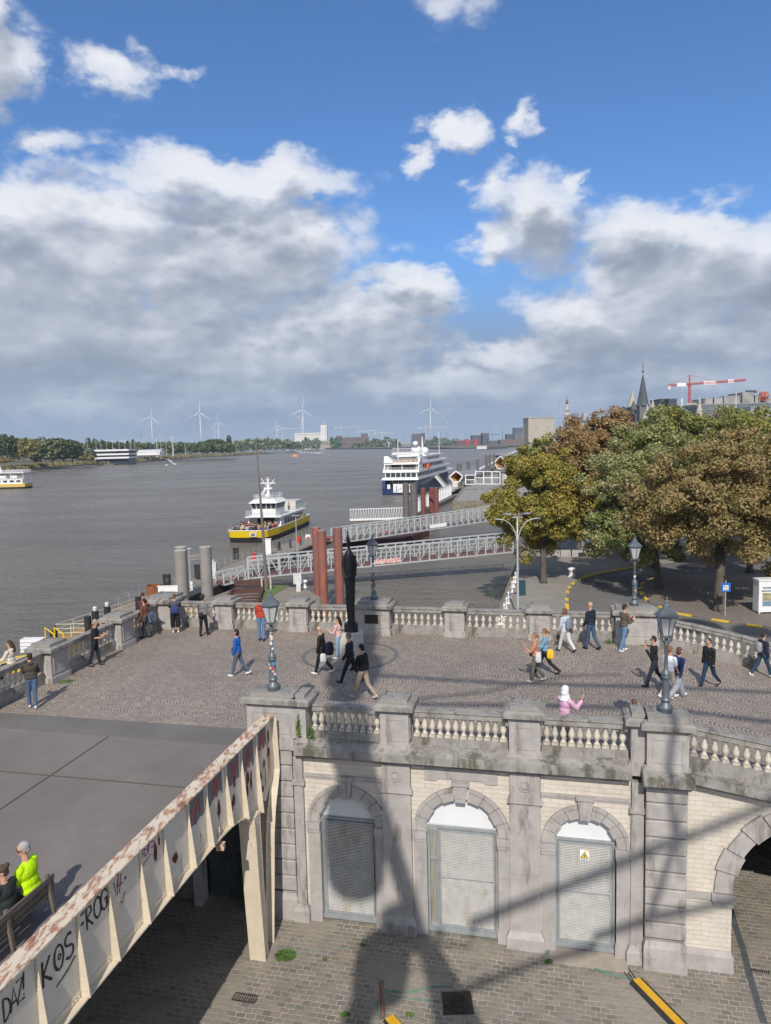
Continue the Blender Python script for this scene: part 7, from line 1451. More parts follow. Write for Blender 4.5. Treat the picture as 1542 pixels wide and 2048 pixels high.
mb = MB(); B0, B1 = q+Vector((0, 0, .34)), q+bd_*1.05+Vector((0, 0, .34)); bb = q+bd_*.45+Vector((0, 0, .3)); se = q+bd_*.3+Vector((0, 0, .85)); hd = q+bd_*.88+Vector((0, 0, .85))
for a, b_ in ((B0, bb), (bb, se), (se, B0), (se, hd), (bb, hd), (hd, B1)): mb.tube([a, b_], .02, 5)
mb.build('frame', BLACK, t); mb = MB(); mb.box(se.x-.07, se.x+.07, se.y-.12, se.y+.12, se.z+.05, se.z+.1); mb.build('saddle', BLACK, t); mb = MB(); mb.tube([hd+Vector((-.25, 0, .15)), hd+Vector((.25, 0, .15))], .018, 5); mb.build('handlebar', BLACK, t)
# second ferry on the left edge
c_ = at(-12, 978, -3); hd_ = math.radians(2)-PI/2; t = thing('river_bus', 'yellow and white river ferry leaving the picture on the left', 'ferry', c_, PI/2); ROOTM[t.name] = Matrix.Identity(4)
fo2 = [(x*.95, y*1.18) for x, y in fo]
mb = MB(); hullsec(mb, fo2, -.5, .9, .97, .99); mb.build('lower_hull', BLACK, t); mb = MB(); hullsec(mb, fo2, .9, 2.3, .99, 1.0); mb.build('yellow_hull', mat('faded_yellow', (.68, .47, .12), (.60, .42, .10), 1, .5), t)
mb = MB(); mb.box(-3.6, 3.6, -15.4, 12, 2.3, 4.6); mb.box(-3.8, 3.8, -16.2, 10, 7.3, 7.6); mb.box(-2.6, 2.6, -4, 5, 4.6, 7.3); mb.box(-3.7, 3.7, -16, 11, 4.6, 4.75); mb.build('superstructure', WHITE, t)
mb = MB()
for i in range(8): 
    for sx in (-1, 1): mb.box(sx*3.6-.05, sx*3.6+.05, -14.5+i*3.1, -12.6+i*3.1, 3.1, 4.0)
mb.build('window', GLASSD, t); mb = MB()
for y in (-15.8, -10, -5): 
    for sx in (-3.6, 3.6): mb.beam((sx, y, 4.7), (sx, y, 7.3), .15)
for sx in (-3.7, 3.7): railing(mb, (sx, -16, 4.7), (sx, 6, 4.7), 1.1, 1.4, .04); railing(mb, (sx, -16, 7.6), (sx, 6, 7.6), 1.1, 1.4, .05)
mb.build('railing', WHITE, t); mb = MB(); mb.box(-3.72, -3.6, -8, -1, 4.9, 6.2); mb.box(-3.72, -3.6, -13, -10, 4.9, 6.2); mb.build('side_banner', WHITE, t); mb = MB(); mb.tube([(0, -4, 7.6), (0, -3, 12)], [.5, .25], 8); mb.beam((-1, -3.5, 10.5), (1, -3.5, 10.5), .2); mb.build('mast', WHITE, t)
# cruise ship
SC = at(800, 990, -3); SH = math.atan2(88, 21)-PI/2; t = thing('cruise_ship', 'white and navy expedition cruise ship moored at the far quay', 'cruise ship', SC, SH); ROOTM[t.name] = Matrix.Identity(4)
def so_(w, L0, L1, bow=.5): return [(-w, L0), (w, L0), (w, L1*.72), (w*.72, L1*.87), (w*.3, L1*.97), (0, L1), (-w*.3, L1*.97), (-w*.72, L1*.87), (-w, L1*.72)]
W_ = 6.0
mb = MB(); hullsec(mb, so_(W_*.98, .6, 84), -.5, .15); mb.build('boot_topping', mat('boot_red', (.25, .06, .04), (.2, .05, .04), 1, .6), t)
mb = MB(); hullsec(mb, so_(W_, .3, 87), .1, 2.2); hullsec(mb, so_(W_, 3.2, 90), 2.2, 5.6); 
for sg in (-1, 1): mb.hexa([(sg*W_, 0, 2.2), (sg*(W_-1.3), 0, 2.2), (sg*(W_-1.3), 3.2, 2.2), (sg*W_, 3.2, 2.2)], [(sg*W_, .6, 5.6), (sg*(W_-1.0), .6, 5.6), (sg*(W_-1.0), 3.2, 5.6), (sg*W_, 3.2, 5.6)])
mb.build('navy_hull', NAVY, t)
mb = MB(); mb.box(-2.2, 4.6, -.05, .25, .9, 4.2); mb.box(-4.2, -3.2, -.05, .3, 2.3, 4.0); mb.build('stern_gate', WHITE, t)
mb = MB(); mb.beam((-2.0, -.1, 1.2), (3, -.1, 3.9), .08); mb.box(-1.2, -1.0, -.12, -.05, 1.2, 3.4); mb.build('gate_detail', PILED, t)
mb = MB(); mb.box(-4.7, 4.7, 3.1, 3.19, 3.2, 5.5); mb.build('stern_recess', GLASSD, t); mb = MB()
for x in (-3, -1, 1, 3): mb.box(x-.1, x+.1, 2.9, 3.1, 4.0, 5.6)
mb.build('stern_pillar', WHITE, t)
dk_ = [(5.6, 6.4, .5, 84, 6.05), (6.4, 8.4, 2.0, 70, 5.3), (8.4, 9.3, 2.0, 74, 6.05), (9.3, 11.4, 9.0, 66, 5.1), (11.4, 12.1, 3.2, 68, 5.9), (12.1, 14.0, 24, 58, 4.6), (14.0, 14.5, 20, 60, 5.2)]
mb = MB()
for z0, z1, y0, y1, w_ in dk_: mb.add([(-w_, y0, z0), (w_, y0, z0), (w_, y1, z0), (w_*.5, y1+4, z0), (-w_*.5, y1+4, z0), (-w_, y1, z0), (-w_, y0+.3, z1), (w_, y0+.3, z1), (w_, y1-1, z1), (w_*.5, y1+2.5, z1), (-w_*.5, y1+2.5, z1), (-w_, y1-1, z1)], [(0, 1, 2, 3, 4, 5), (6, 7, 8, 9, 10, 11)]+[(i, (i+1) % 6, 6+(i+1) % 6, 6+i) for i in range(6)])
mb.build('superstructure', WHITE, t)
mb = MB(); mb.box(-5.0, 5.0, 1.93, 2.0, 6.6, 8.2); mb.box(-4.6, 4.6, 8.95, 9.0, 9.5, 11.2); mb.build('aft_window', GLASSD, t)
mb = MB()
for x in (-3.4, -1.7, 0, 1.7, 3.4): mb.box(x-.1, x+.1, 1.8, 1.93, 6.4, 8.4)
for x in (-4.8, 0, 4.8): mb.box(x-.12, x+.12, 4.0, 4.25, 9.3, 11.4)
mb.build('deck_pillar', WHITE, t)
mb = MB()
for z0, z1, y0, y1, w_, st_ in ((6.7, 8.0, 5, 66, 5.3, 4), (9.7, 11.0, 14, 62, 5.1, 4), (12.5, 13.6, 26, 56, 4.6, 3)):
    y = y0
    while y < y1-st_:
        for sx in (-1, 1): m9 = MB(); m9.box(sx*w_-.05, sx*w_+.05, y, y+st_*.68, z0, z1); m9.build('side_window', GLASSD, t)
        y += st_
y = 6
while y < 80: mb = MB(); mb.box(W_-.04, W_+.04, y, y+.7, 3.6, 4.3); mb.build('porthole', GLASSD, t); y += 3
mb = MB()
for sx in (-1, 1): mb = MB(); mb.hexa([(sx*5.9, 2, 8.4), (sx*5.5, 2, 8.4), (sx*5.5, 6, 8.4), (sx*5.9, 6, 8.4)], [(sx*5.9, 5, 14.0), (sx*5.5, 5, 14.0), (sx*5.5, 11, 14.0), (sx*5.9, 11, 14.0)]); mb.build('side_screen', WHITE, t)
mb = MB(); mb.hexa([(-5.9, 3, 12.1), (-2.8, 3, 12.1), (-2.8, 12, 12.1), (-5.9, 12, 12.1)], [(-5.9, 4, 14.6), (-4.6, 4, 14.6), (-4.6, 9, 13.6), (-5.9, 9, 13.6)]); mb.build('side_screen', WHITE, t)
mb = MB(); mb.hexa([(2.5, 12, 12.1), (5.5, 12, 12.1), (5.5, 20, 12.1), (2.5, 20, 12.1)], [(3.9, 14, 15), (4.1, 14, 15), (4.1, 18, 15), (3.9, 18, 15)]); mb.build('funnel', mat('funnel_grey', (.45, .47, .50), (.38, .40, .43), 1, .5), t)
mb = MB(); [MB().ball(c9, r9, n=16, k=10).build('radar_dome', WHITE, t, smooth=True) for c9, r9 in (((1.5, 22, 16.5), 1.9), ((3.6, 27, 16.2), 1.4), ((1.6, 20, 19.2), 1.0))]; mb.tube([(2.2, 30, 14), (2.2, 30, 22)], [.5, .15], 8); mb.box(0, 4.6, 20, 32, 14.0, 15.2); mb.tube([(-2.5, 10, 12), (-2.5, 10, 21)], .12, 6); mb.tube([(4.8, 52, 14), (4.8, 52, 24)], .1, 6); mb.build('mast', WHITE, t)
mb = MB(); mb.box(5.0, 6.5, 18, 22, 9.5, 10.9); mb.build('lifeboat', mat('orange_boat', (.75, .16, .04), (.6, .13, .04), 1, .5), t)
mb = MB(); mb.box(-3.5, 3.5, 4.5, 7.5, 12.12, 13.0); mb.box(-1, 4, 9, 11, 12.12, 13.4); mb.build('deck_furniture', mat('teak', (.42, .30, .20), (.30, .22, .16), 2, .7), t)
mb = MB(); a = MB(); railing(mb, (-5.8, 3.3, 12.1), (5.8, 3.3, 12.1), 1.0, 1.2, .04); railing(mb, (-5.9, 2.1, 9.3), (5.9, 2.1, 9.3), 1.0, 1.2, .04); mb.build('railing', WHITE, t)
q0 = Matrix.Translation(SC) @ Matrix.Rotation(SH, 4, 'Z'); a, b_ = q0 @ Vector((6, 34, 4.5)), q0 @ Vector((11, 24, 1.0)); t = thing('ship_gangway', 'white boarding stairs between the cruise ship and the pontoon', 'boarding stairs', b_); mb = MB(); mb.beam(a, b_, 1.1, .15); railing(mb, a+Vector((.5, 0, 0)), b_+Vector((.5, 0, 0)), 1.0, 1.2, .05); mb.build('stairs', WHITED, t)
bpy.data.objects['cruise_ship'].scale = (1, 1, .86)
# wake streaks and small river things
def streak(pts, wpx, label, seed):
    r = random.Random(seed); mb = MB(); P = [at(px, py, -2.985) for px, py in pts]
    for i in range(len(P)-1):
        n = 26
        for j in range(n):
            if r.random() < .42: continue
            a, b_ = P[i].lerp(P[i+1], j/n), P[i].lerp(P[i+1], (j+.3+r.random()*.9)/n); d = (b_-a).normalized(); nn = Vector((-d.y, d.x, 0))*wpx*(.3+r.random()*.8); o = nn*r.uniform(-1.3, 1.3)
            mb.quad(a+o-nn*.2, b_+o-nn*.1, b_+o+nn*.1, a+o+nn*.3)
    o = mb.build('foam_streak', FOAM); o['kind'] = 'stuff'
FOAM = mat('foam', (.30, .30, .29), (.22, .22, .21), .8, .6)
streak([(70, 975), (140, 973), (220, 974), (310, 968)], .8, '', 1); streak([(120, 1023), (210, 1007), (330, 990), (440, 978), (520, 960)], .45, '', 2); streak([(330, 985), (440, 968), (540, 960), (640, 948), (760, 935)], .5, '', 3); streak([(440, 1008), (560, 985), (660, 965)], .3, '', 4); streak([(20, 1015), (130, 1004)], .4, '', 5)
p_ = at(590, 913, -3); mb = MB(); mb.box(-5, 5, -2.5, 2.5, 0, 1.6); mb.box(-3, 3, -1.5, 1.5, 1.6, 3.4); single('orange_buoy_boat', mb, mat('buoy_orange', (.70, .32, .08), (.6, .28, .08), 1, .6), 'small orange and white buoy boat in mid river', 'buoy', p_, world=False)
# ============================================================ LEFT BANK
LBP = [(-700, 420), (-263, 497), (-311, 697), (-290, 760), (-255, 800), (-215, 790), (-196, 900), (-205, 1368), (-280, 1915)]
bl = [at(0, 955, -3), at(120, 938, -3), at(200, 931, -3), at(250, 931, -3), at(290, 926, -3), at(360, 919, -3), at(400, 916, -3), at(470, 913, -3), at(520, 909, -3), at(556, 907, -3)]
bp = [(-900, 470)]+[(p.x, p.y) for p in bl]
def bank(z0, z1, off, m, name, kind='structure'):
    mb = MB(); pts = [(x-off, y+off*.8) for x, y in bp]; quadprism(mb, pts+[(-1500, bl[-1].y+900), (-3500, 2600), (-3500, 600)], z0, z1); return struct(name, mb, m, kind)
bank(-6, -2.6, 0, MUD, 'mud_shore'); bank(-6, -1.2, 16, MUD, 'upper_shore'); bank(-6, .4, 34, mat('reed_bank', (.10, .095, .05), (.155, .13, .075), .05, .95), 'river_bank')
def reeds(seed, n):
    r = np.random.default_rng(seed); V = []; P = np.array([(x-26, y+22) for x, y in bp[1:]]); seg = np.linalg.norm(np.diff(P, axis=0), axis=1); cum = np.concatenate([[0], np.cumsum(seg)]); 
    for _ in range(n):
        s = r.random()**1.7*cum[-1]; i = min(len(seg)-1, np.searchsorted(cum, s)-1 if s > 0 else 0); f = (s-cum[i])/seg[i]; p = P[i]+(P[i+1]-P[i])*f+np.array([-1, .8])*r.random()*22+np.array([r.normal()*2, 0]); h = 1.6+1.8*r.random(); w = 1.2+r.random()*1.6; z = -1.4+r.random()*1.2; a = r.random()*PI; c, s_ = math.cos(a)*w, math.sin(a)*w
        V.append([(p[0]-c, p[1]-s_, z), (p[0]+c, p[1]+s_, z), (p[0]+c*.5+r.normal()*.4, p[1]+s_*.5, z+h), (p[0]-c*.5, p[1]-s_*.5, z+h*(.7+.3*r.random()))])
    mb = MB()
    for q in V: mb.add(q, [(0, 1, 2, 3)])
    o = mb.build('reed_bed', leaf_mat('reed', [(.05, .055, .02), (.10, .095, .035), (.16, .13, .06), (.20, .16, .09)], .2)); o['kind'] = 'stuff'
reeds(3, 7000)
LDK = leaf_mat('leaf_dark_far', [(.018, .035, .014), (.04, .06, .02), (.065, .085, .03), (.10, .11, .045)], .15); LMD = leaf_mat('leaf_mid_far', [(.03, .05, .02), (.06, .08, .03), (.10, .11, .045), (.13, .13, .06)], .15); LYL = leaf_mat('leaf_ochre_far', [(.07, .07, .02), (.13, .11, .035), (.18, .15, .05), (.16, .13, .06)], .15); LGY = leaf_mat('leaf_grey_far', [(.06, .075, .05), (.10, .115, .08), (.15, .16, .12), (.17, .17, .13)], .15)
def proto_tree(name, seed, rx, rz, n, ls, m, nclump, taper=0, cr=1.8):
    t = local_thing(name, 'x', 'tree'); me, C_ = crown_mesh(seed, rx, rx, rz, nclump, n, ls, cr, taper=taper); me.materials.append(m); o = bpy.data.objects.new('crown', me); COL.objects.link(o); o.parent = t; o.location = (0, 0, rz*1.12)
    mb = MB(); mb.tube([(0, 0, -.5), (0, 0, rz*.9)], [.5, .25], 6); mb.build('trunk', BARK, t); return t
PT = [proto_tree('poplar_tree', 31, 3.6, 11.0, 1500, 1.0, LDK, 60, .35), proto_tree('poplar_tree', 32, 3.4, 10.5, 1500, 1.0, LYL, 60, .35), proto_tree('bushy_tree', 33, 9.5, 9.0, 2600, 1.1, LMD, 90, 0, 2.6), proto_tree('bushy_tree', 34, 8.0, 7.0, 2000, 1.1, LDK, 70, 0, 2.6), proto_tree('pale_shrub', 35, 6, 4.5, 1400, .8, LGY, 50, 0, 2.0), proto_tree('shrub', 36, 7, 3.5, 900, .9, LYL, 40, 0, 1.6)]
used = set()
def far_tree(k, px, pyt, pyb, Y, label, grp, fx=1.0):
    a, b_ = atY(px, pyb, Y), atY(px, pyt, Y); rz = [11, 10.5, 9, 7, 4.5, 3.5][k]; s = (b_.z-a.z)/(rz*2.15)
    if k in used: t = clone(PT[k], label, grp)
    else: t = PT[k]; used.add(k); t['label'] = label; t['group'] = grp
    place(t, (a.x, Y, a.z), rnd.random()*6, (s*fx, s*fx, s)); return t
rows = []
def lab(kind, i, px): return None
specs = [(0, 2, 868, 922, 640, 'dark poplar at the very left edge'), (0, 14, 866, 922, 640, 'second dark poplar from the left edge'), (0, 28, 869, 922, 645, 'third dark poplar from the left edge'), (1, 48, 872, 923, 640, 'ochre poplar right of the dark ones'), (0, 38, 874, 921, 650, 'slim dark poplar behind the ochre poplars'), (1, 66, 873, 923, 630, 'slender ochre poplar standing alone before the bushy trees'), (3, 82, 880, 922, 700, 'dark tree behind the slender ochre poplar'),
         (2, 105, 874, 924, 680, 'tall bushy tree left of the marina'), (2, 128, 877, 924, 690, 'broad bushy tree with grey twigs near the shore'), (2, 145, 882, 924, 700, 'rightmost of the big bushy trees left of the marina'), (4, 170, 897, 920, 740, 'pale silver leaved shrub by the club house'), (5, 172, 908, 921, 700, 'ochre bush below the silver shrub'), (3, 182, 900, 920, 745, 'dark bush beside the club house'), (5, 8, 914, 926, 600, 'yellowish bush at the left end of the shore'),
         (0, 178, 874, 905, 900, 'dark poplar behind the marina masts left'), (0, 190, 876, 905, 900, 'second poplar behind the marina masts'), (0, 205, 878, 905, 920, 'third poplar behind the marina masts'), (3, 220, 884, 906, 940, 'tree behind the club house roof'), (3, 240, 885, 906, 960, 'dark tree right of the club house'), (0, 267, 878, 904, 980, 'lone poplar right of the club house'), (2, 285, 886, 905, 980, 'bushy tree behind the white tent'),
         (2, 325, 883, 903, 1100, 'bushy tree right of the first wind turbine'), (2, 345, 884, 903, 1100, 'bushy tree left of the second wind turbine'), (3, 362, 884, 902, 1120, 'dark tree beneath the second wind turbine'), (2, 385, 885, 902, 1150, 'green tree right of the second wind turbine base'), (3, 410, 882, 902, 1150, 'dark tree left of the tall poplar'), (3, 425, 878, 902, 1150, 'dark round tree below the third wind turbine'), (3, 436, 878, 902, 1150, 'dark round tree beside the tall poplar'), (0, 459, 869, 902, 1150, 'tall dark poplar standing above the far left trees'),
         (3, 390, 896, 906, 980, 'low dark bush left of the reeds'), (3, 442, 893, 905, 1000, 'low dark bush below the tall poplar'), (3, 462, 895, 905, 1000, 'low dark bush at the foot of the tall poplar')]
for k, px, yt, yb, Y, lb in specs: far_tree(k, px, yt, yb, Y, lb, 'trees on the left bank', 1.25 if k > 1 else 1.0)
# continuous woods
def wood(pxs, Y, seed, n, ls, m, name='distant_wood'):
    r = np.random.default_rng(seed); mb = MB(); V = []
    for _ in range(n):
        f = r.random()*(len(pxs)-1); i = int(f); f -= i; px = pxs[i][0]*(1-f)+pxs[i+1][0]*f; yt = pxs[i][1]*(1-f)+pxs[i+1][1]*f; yb = pxs[i][2]*(1-f)+pxs[i+1][2]*f; yt += 2.2*math.sin(px*.31+seed)+1.3*math.sin(px*.83)
        py = yb+(yt-yb)*(r.random()**.75); YY = Y*(1+r.random()*.06); c = atY(px, py, YY); u = Vector(r.normal(size=3)).normalized()*ls*(.5+r.random()); v = u.cross(Vector(r.normal(size=3))).normalized()*ls*(.4+.6*r.random()); V.append((c-u, c-v, c+u, c+v))
    for q in V: mb.add(q, [(0, 1, 2, 3)])
    o = mb.build(name, m); o['kind'] = 'stuff'
wood([(-40, 884, 918), (60, 880, 918), (110, 884, 918), (200, 886, 912), (300, 888, 908), (400, 888, 905), (470, 890, 903)], 1000, 1, 4200, 3.0, LDK)
wood([(470, 884, 902), (500, 880, 900), (540, 879, 899), (580, 882, 898), (605, 890, 897)], 1900, 2, 1500, 5.0, LMD)
wood([(605, 880, 898), (618, 878, 898), (640, 880, 897)], 2600, 3, 260, 6.5, LMD); wood([(700, 893, 895), (740, 880, 895), (780, 877, 895), (800, 886, 895)], 2700, 4, 700, 7.0, LMD); wood([(660, 879, 896), (682, 877, 896)], 2700, 6, 180, 7.0, LDK); wood([(845, 886, 894), (870, 876, 893), (900, 880, 892), (940, 884, 891)], 2700, 5, 420, 7.0, LMD)
# marina club house, tent, masts, jetty, shore lamps
def bldg(name, px0, px1, pyt, pyb, Y, D, wall, label, cat='building', roof=None, rh=1.0, wins=None, wm=None, grp=None):
    a, b_ = atY(px0, pyb, Y), atY(px1, pyt, Y); t = thing(name, label, cat, ((a.x+b_.x)/2, Y, a.z), 0, grp); mb = MB(); mb.box(a.x, b_.x, Y, Y+D, min(a.z, 0)-3, b_.z); mb.build('wall', wall, t)
    if roof: mb = MB(); mb.box(a.x-rh*.3, b_.x+rh*.3, Y-rh*.3, Y+D+rh*.3, b_.z, b_.z+rh); mb.build('roof', roof, t)
    if wins:
        nx, nz, fw, fh = wins; dx = (b_.x-a.x)/nx; dz = (b_.z-a.z)/nz; mb = MB(); c = 0
        for i in range(nx):
            for j in range(nz):
                x = a.x+dx*(i+.5); z = a.z+dz*(j+.5); mb = MB(); mb.box(x-dx*fw/2, x+dx*fw/2, Y-.06, Y, z-dz*fh/2, z+dz*fh/2); mb.build('window', wm or GLASSD, t)
    return t, a, b_
t, a, b_ = bldg('club_house', 192, 256, 901, 917, 810, 25, GLASSD, 'low white two storey club house with blue windows on the left bank')
mb = MB()
for py in (901.5, 909.5, 916.5): q = atY(192, py, 809); mb.box(a.x-1, b_.x+2, 806, 836, q.z-.9, q.z+1.0)
mb.build('floor_band', WHITE, t)
t = thing('white_tent', 'white marquee with a row of peaked roofs on the left bank', 'tent', atY(297, 909, 800)); a, b_ = atY(274, 909, 800), atY(319, 899, 800); mb = MB(); n = 9; w = (b_.x-a.x)/n
for i in range(n): x = a.x+w*i; mb.box(x, x+w, 800, 816, a.z-1, a.z+2.6); mb.add([(x, 799.5, a.z+2.6), (x+w, 799.5, a.z+2.6), (x+w, 816, a.z+2.6), (x, 816, a.z+2.6), (x+w/2, 808, b_.z+.8)], [(0, 1, 4), (1, 2, 4), (2, 3, 4), (3, 0, 4)])
mb.build('canvas', WHITE, t)
mp = None; ords = 'first second third fourth fifth sixth seventh eighth ninth tenth eleventh twelfth thirteenth fourteenth fifteenth sixteenth'.split()
for i, px in enumerate([157, 168, 176, 186, 193, 203, 214, 226, 239, 250, 262, 270, 322, 333, 345, 371]):
    Y = 860+(i*37) % 60; a = atY(px, 905, Y); h = 13+((i*7) % 5)*2.3
    if mp is None: mb = MB(); mb.tube([(0, 0, -3), (0, 0, 14)], [.25, .12], 6); mb.beam((-1.5, 0, 9), (1.5, 0, 9), .15); mb.beam((0, 0, 3), (3.5, 0, 2.6), .3); mp = single('yacht_mast', mb, WHITED, 'x', 'mast', a, world=False)
    else: o = mp.copy(); COL.objects.link(o); mp2 = o
    o = mp if i == 0 else mp2; o.location = a; o.scale = (1, 1, h/14); o['label'] = ords[i]+' yacht mast from the left in the marina'; o['group'] = 'yacht masts in the left bank marina'
t = thing('jetty', 'small jetty with four piles sticking out from the left bank', 'jetty', at(350, 928, -3)); mb = MB(); mb.beam(at(292, 918, -1), at(335, 918, -1), 2.5, .5); mb.beam(at(335, 918, -1), at(350, 929, -2.4), 3, .5); mb.beam(at(333, 930, -2.6), at(378, 926, -2.6), 3, .9); mb.build('walkway', WHITED, t)
for px, yb in ((333, 930), (347, 928), (359, 927), (376, 926), (304, 922)): mb = MB(); q = at(px, yb, -3); mb.lathe([(.9, -1), (.9, 7.2)], c=tuple(q), n=10); mb.build('pile', PILED, t)
for i, (px, yt, yb) in enumerate(((315, 880, 915), (347, 875, 912))):
    a, b_ = atY(px, yb, 790), atY(px, yt, 790); mb = MB(); mb.tube([(0, 0, 0), (0, 0, b_.z-a.z)], [.5, .3], 6); mb.beam((-1.5, 0, b_.z-a.z), (1.5, 0, b_.z-a.z), .5); single('shore_light_pole', mb, WHITED, ['white light pole right of the marquee', 'taller white light pole by the jetty'][i], 'light pole', a, world=False)
t = thing('floating_walkway', 'white floating walkway in front of the green spit mid river left', 'walkway', at(580, 903, -3)); mb = MB(); mb.beam(at(543, 899, 0), at(600, 903, -2), 8, 1.2); mb.beam(at(570, 899, 3), at(612, 905, -2), 5, 1.0); mb.beam(at(600, 905, -2.4), at(636, 906, -2.4), 14, 1.6); mb.build('deck', WHITED, t)
for i in range(5): mb = MB(); q = at(606+i*7, 905, -2); mb.lathe([(1.3, -2), (1.3, 5)], c=tuple(q), n=8); mb.build('pile', PILED, t)
# ============================================================ FAR BANK
fb = [at(540, 897.2, -3), at(620, 898.3, -3), at(700, 898.6, -3), at(800, 898, -3), at(900, 898, -3), at(960, 896.6, -3), at(1056, 893.2, -3)]
mb = MB(); quadprism(mb, [(p.x, p.y) for p in fb]+[(A3.x+400, A3.y+400), (3500, 3500), (3000, 5950), (-4500, 5950), (-4500, 2600)], -6, 1.5); struct('far_bank', mb, mat('far_bank_mat', (.15, .135, .095), (.11, .105, .065), .02, .95))
mb = MB()
for i in range(len(fb)-1): mb.beam(fb[i]+Vector((0, -6, 3.2)), fb[i+1]+Vector((0, -6, 3.2)), 6, 2.2)
struct('far_quay_edge', mb, mat('far_quay', (.20, .18, .15), (.13, .12, .10), .03, .9))
SILO = mat('silo_white', (.72, .70, .66), (.62, .60, .56), .02, .7)
t = thing('grain_silo', 'white grain silo with a row of round bins and a square tower', 'silo', atY(620, 893, 2900)); Y = 2900
a, b_ = atY(590, 893, Y), atY(643, 866, Y); n = 13; w = (b_.x-a.x)/n; mb = MB()
for i in range(n): mb.lathe([(w*.52, -5), (w*.52, b_.z-3)], c=(a.x+w*(i+.5), Y+w*.5, 0), n=12)
mb.build('bins', SILO, t); mb = MB(); mb.box(a.x-1, b_.x+1, Y-1, Y+30, b_.z-3, b_.z+1.5); mb.build('roof_gallery', SILO, t)
c0, c1 = atY(642.5, 893, Y), atY(653.5, 850, Y); mb = MB(); mb.box(c0.x, c1.x, Y-6, Y+24, -5, c1.z); mb.build('tower', SILO, t); mb = MB()
for j in range(9): z = c1.z-6-j*8; mb.box(c1.x-6, c1.x-4, Y-6.4, Y-6, z-3, z)
mb.build('tower_windows', PILED, t); mb = MB(); mb.tube([(c1.x-12, Y, c1.z), (c1.x-12, Y, c1.z+14)], .8, 6); mb.build('antenna', WHITE, t)
BRW = mat('far_brown_brick', (.20, .14, .11), (.15, .105, .085), .02, .9); BEI = mat('far_beige', (.42, .36, .29), (.34, .30, .24), .02, .9)
bldg('quay_warehouse', 620, 663, 882, 893, 2850, 40, BEI, 'low beige and brown warehouse right in front of the silo', roof=mat('far_grey_roof', (.32, .31, .29), (.26, .25, .23), .02, .8), rh=2, wins=(8, 1, .5, .4))
bldg('brick_warehouse', 684, 737, 875, 893, 3000, 60, BRW, 'long brown brick warehouse right of the silo', roof=BRW, rh=3, wins=(12, 2, .4, .5)); bldg('brick_tower_house', 722, 735, 868, 880, 2995, 40, BRW, 'brown square tower rising above the brick warehouse', roof=BRW, rh=2, wins=(3, 2, .4, .5)); bldg('brick_block', 673, 683, 871, 893, 3050, 40, BRW, 'small brown block between silo and long warehouse', wins=(2, 3, .4, .4))
GBL = mat('far_blue_glass', (.09, .11, .14), (.14, .15, .17), .02, .4); DKB = mat('far_dark_blue', (.06, .065, .08), (.09, .09, .10), .03, .7)
fbs = [(824, 834, 868, 892, GBL, 'dark glass tower block left of the pair right of the river bend', (3, 6, .6, .5)), (834, 843, 867, 892, BRW, 'brown tower block beside the dark glass one', (3, 6, .5, .5)), (843, 850, 866, 892, DKB, 'slim dark tower block right of the brown one', (2, 6, .5, .5)), (767, 790, 884, 893, WHITED, 'low white shed on the far quay', (4, 1, .5, .4)), (800, 822, 886, 893, CONC, 'low grey shed beside the far tower blocks', (4, 1, .5, .4)),
       (912, 960, 880, 891, REDPB, 'long low red brick dock building on the far quay', (14, 1, .5, .6)), (976, 996, 881, 890, GBL, 'dark arcade building at the far right quay', (6, 1, .6, .6)), (965, 978, 866, 880, DKB, 'dark office block above the red dock building', (3, 3, .6, .5)), (944, 962, 870, 880, DKB, 'lower dark block left of the office block', (4, 2, .6, .5)), (1000, 1056, 878, 889, BRW, 'row of brown houses left of the tall blank tower', (10, 2, .4, .5)), (1029, 1046, 855, 866, GBL, 'rounded dark glass roof building left of the blank tower', (5, 2, .7, .6)), (1046, 1057, 862, 880, WHITED, 'pale narrow office building next to the blank tower', (3, 4, .6, .4)), (1014, 1030, 868, 879, DKB, 'dark low office building behind the brown houses', (4, 2, .5, .5)), (850, 866, 884, 892, BEI, 'small beige shed at the foot of the blue white turbine', (3, 1, .5, .5)), (745, 762, 886, 893, mat('bright_blue', (.05, .15, .45), (.05, .12, .4), .1, .5), 'small bright blue container stack on the far quay', (3, 1, .4, .4))]
for i, (x0, x1, yt, yb, m, lb, wn) in enumerate(fbs): bldg('far_building', x0, x1, yt, yb, 2700+i*12 if x0 < 900 else 2300+i*9, 40, m, lb, wins=wn, wm=DKB if m is not DKB else GBL, grp='buildings along the far quays')
for i, px in enumerate((934, 951)): a, b_ = atY(px-2, 891, 2290), atY(px+2.5, 879, 2290); mb = MB(); mb.box(a.x, b_.x, 2285, 2298, 0, b_.z); mb.box(a.x-2, b_.x+2, 2284, 2299, b_.z, b_.z+1.2); single('red_dock_door', mb, RED, ['left bright red block on the dock building', 'right bright red block on the dock building'][i], 'red block', (a.x, 2290, 0), 'bright red blocks on the far dock')
t = thing('low_barge', 'low dark barge moored along the far right quay', 'barge', at(985, 896, -3)); mb = MB(); mb.beam(at(957, 898, -1), at(1010, 895, -1), 12, 4); mb.build('hull', PILED, t); mb = MB(); q = at(963, 897, 2); mb.box(q.x-8, q.x+8, q.y-4, q.y+4, 1, 6); mb.build('cabin', WHITED, t)
t = thing('distant_boat', 'long white river boat seen above the cruise ship deck', 'boat', at(815, 904, -3)); a, b_ = atY(783, 903.5, 1050), atY(842, 896, 1050); mb = MB(); mb.box(a.x, b_.x, 1050, 1058, -3, -.6); mb.box(a.x+1, b_.x, 1050, 1058, b_.z-.5, b_.z); mb.build('hull', WHITE, t)
mb = MB()
for i in range(12): x = a.x+1+(b_.x-a.x-2)*i/11; mb.box(x-.2, x+.2, 1049.9, 1050.2, -.6, b_.z-.5)
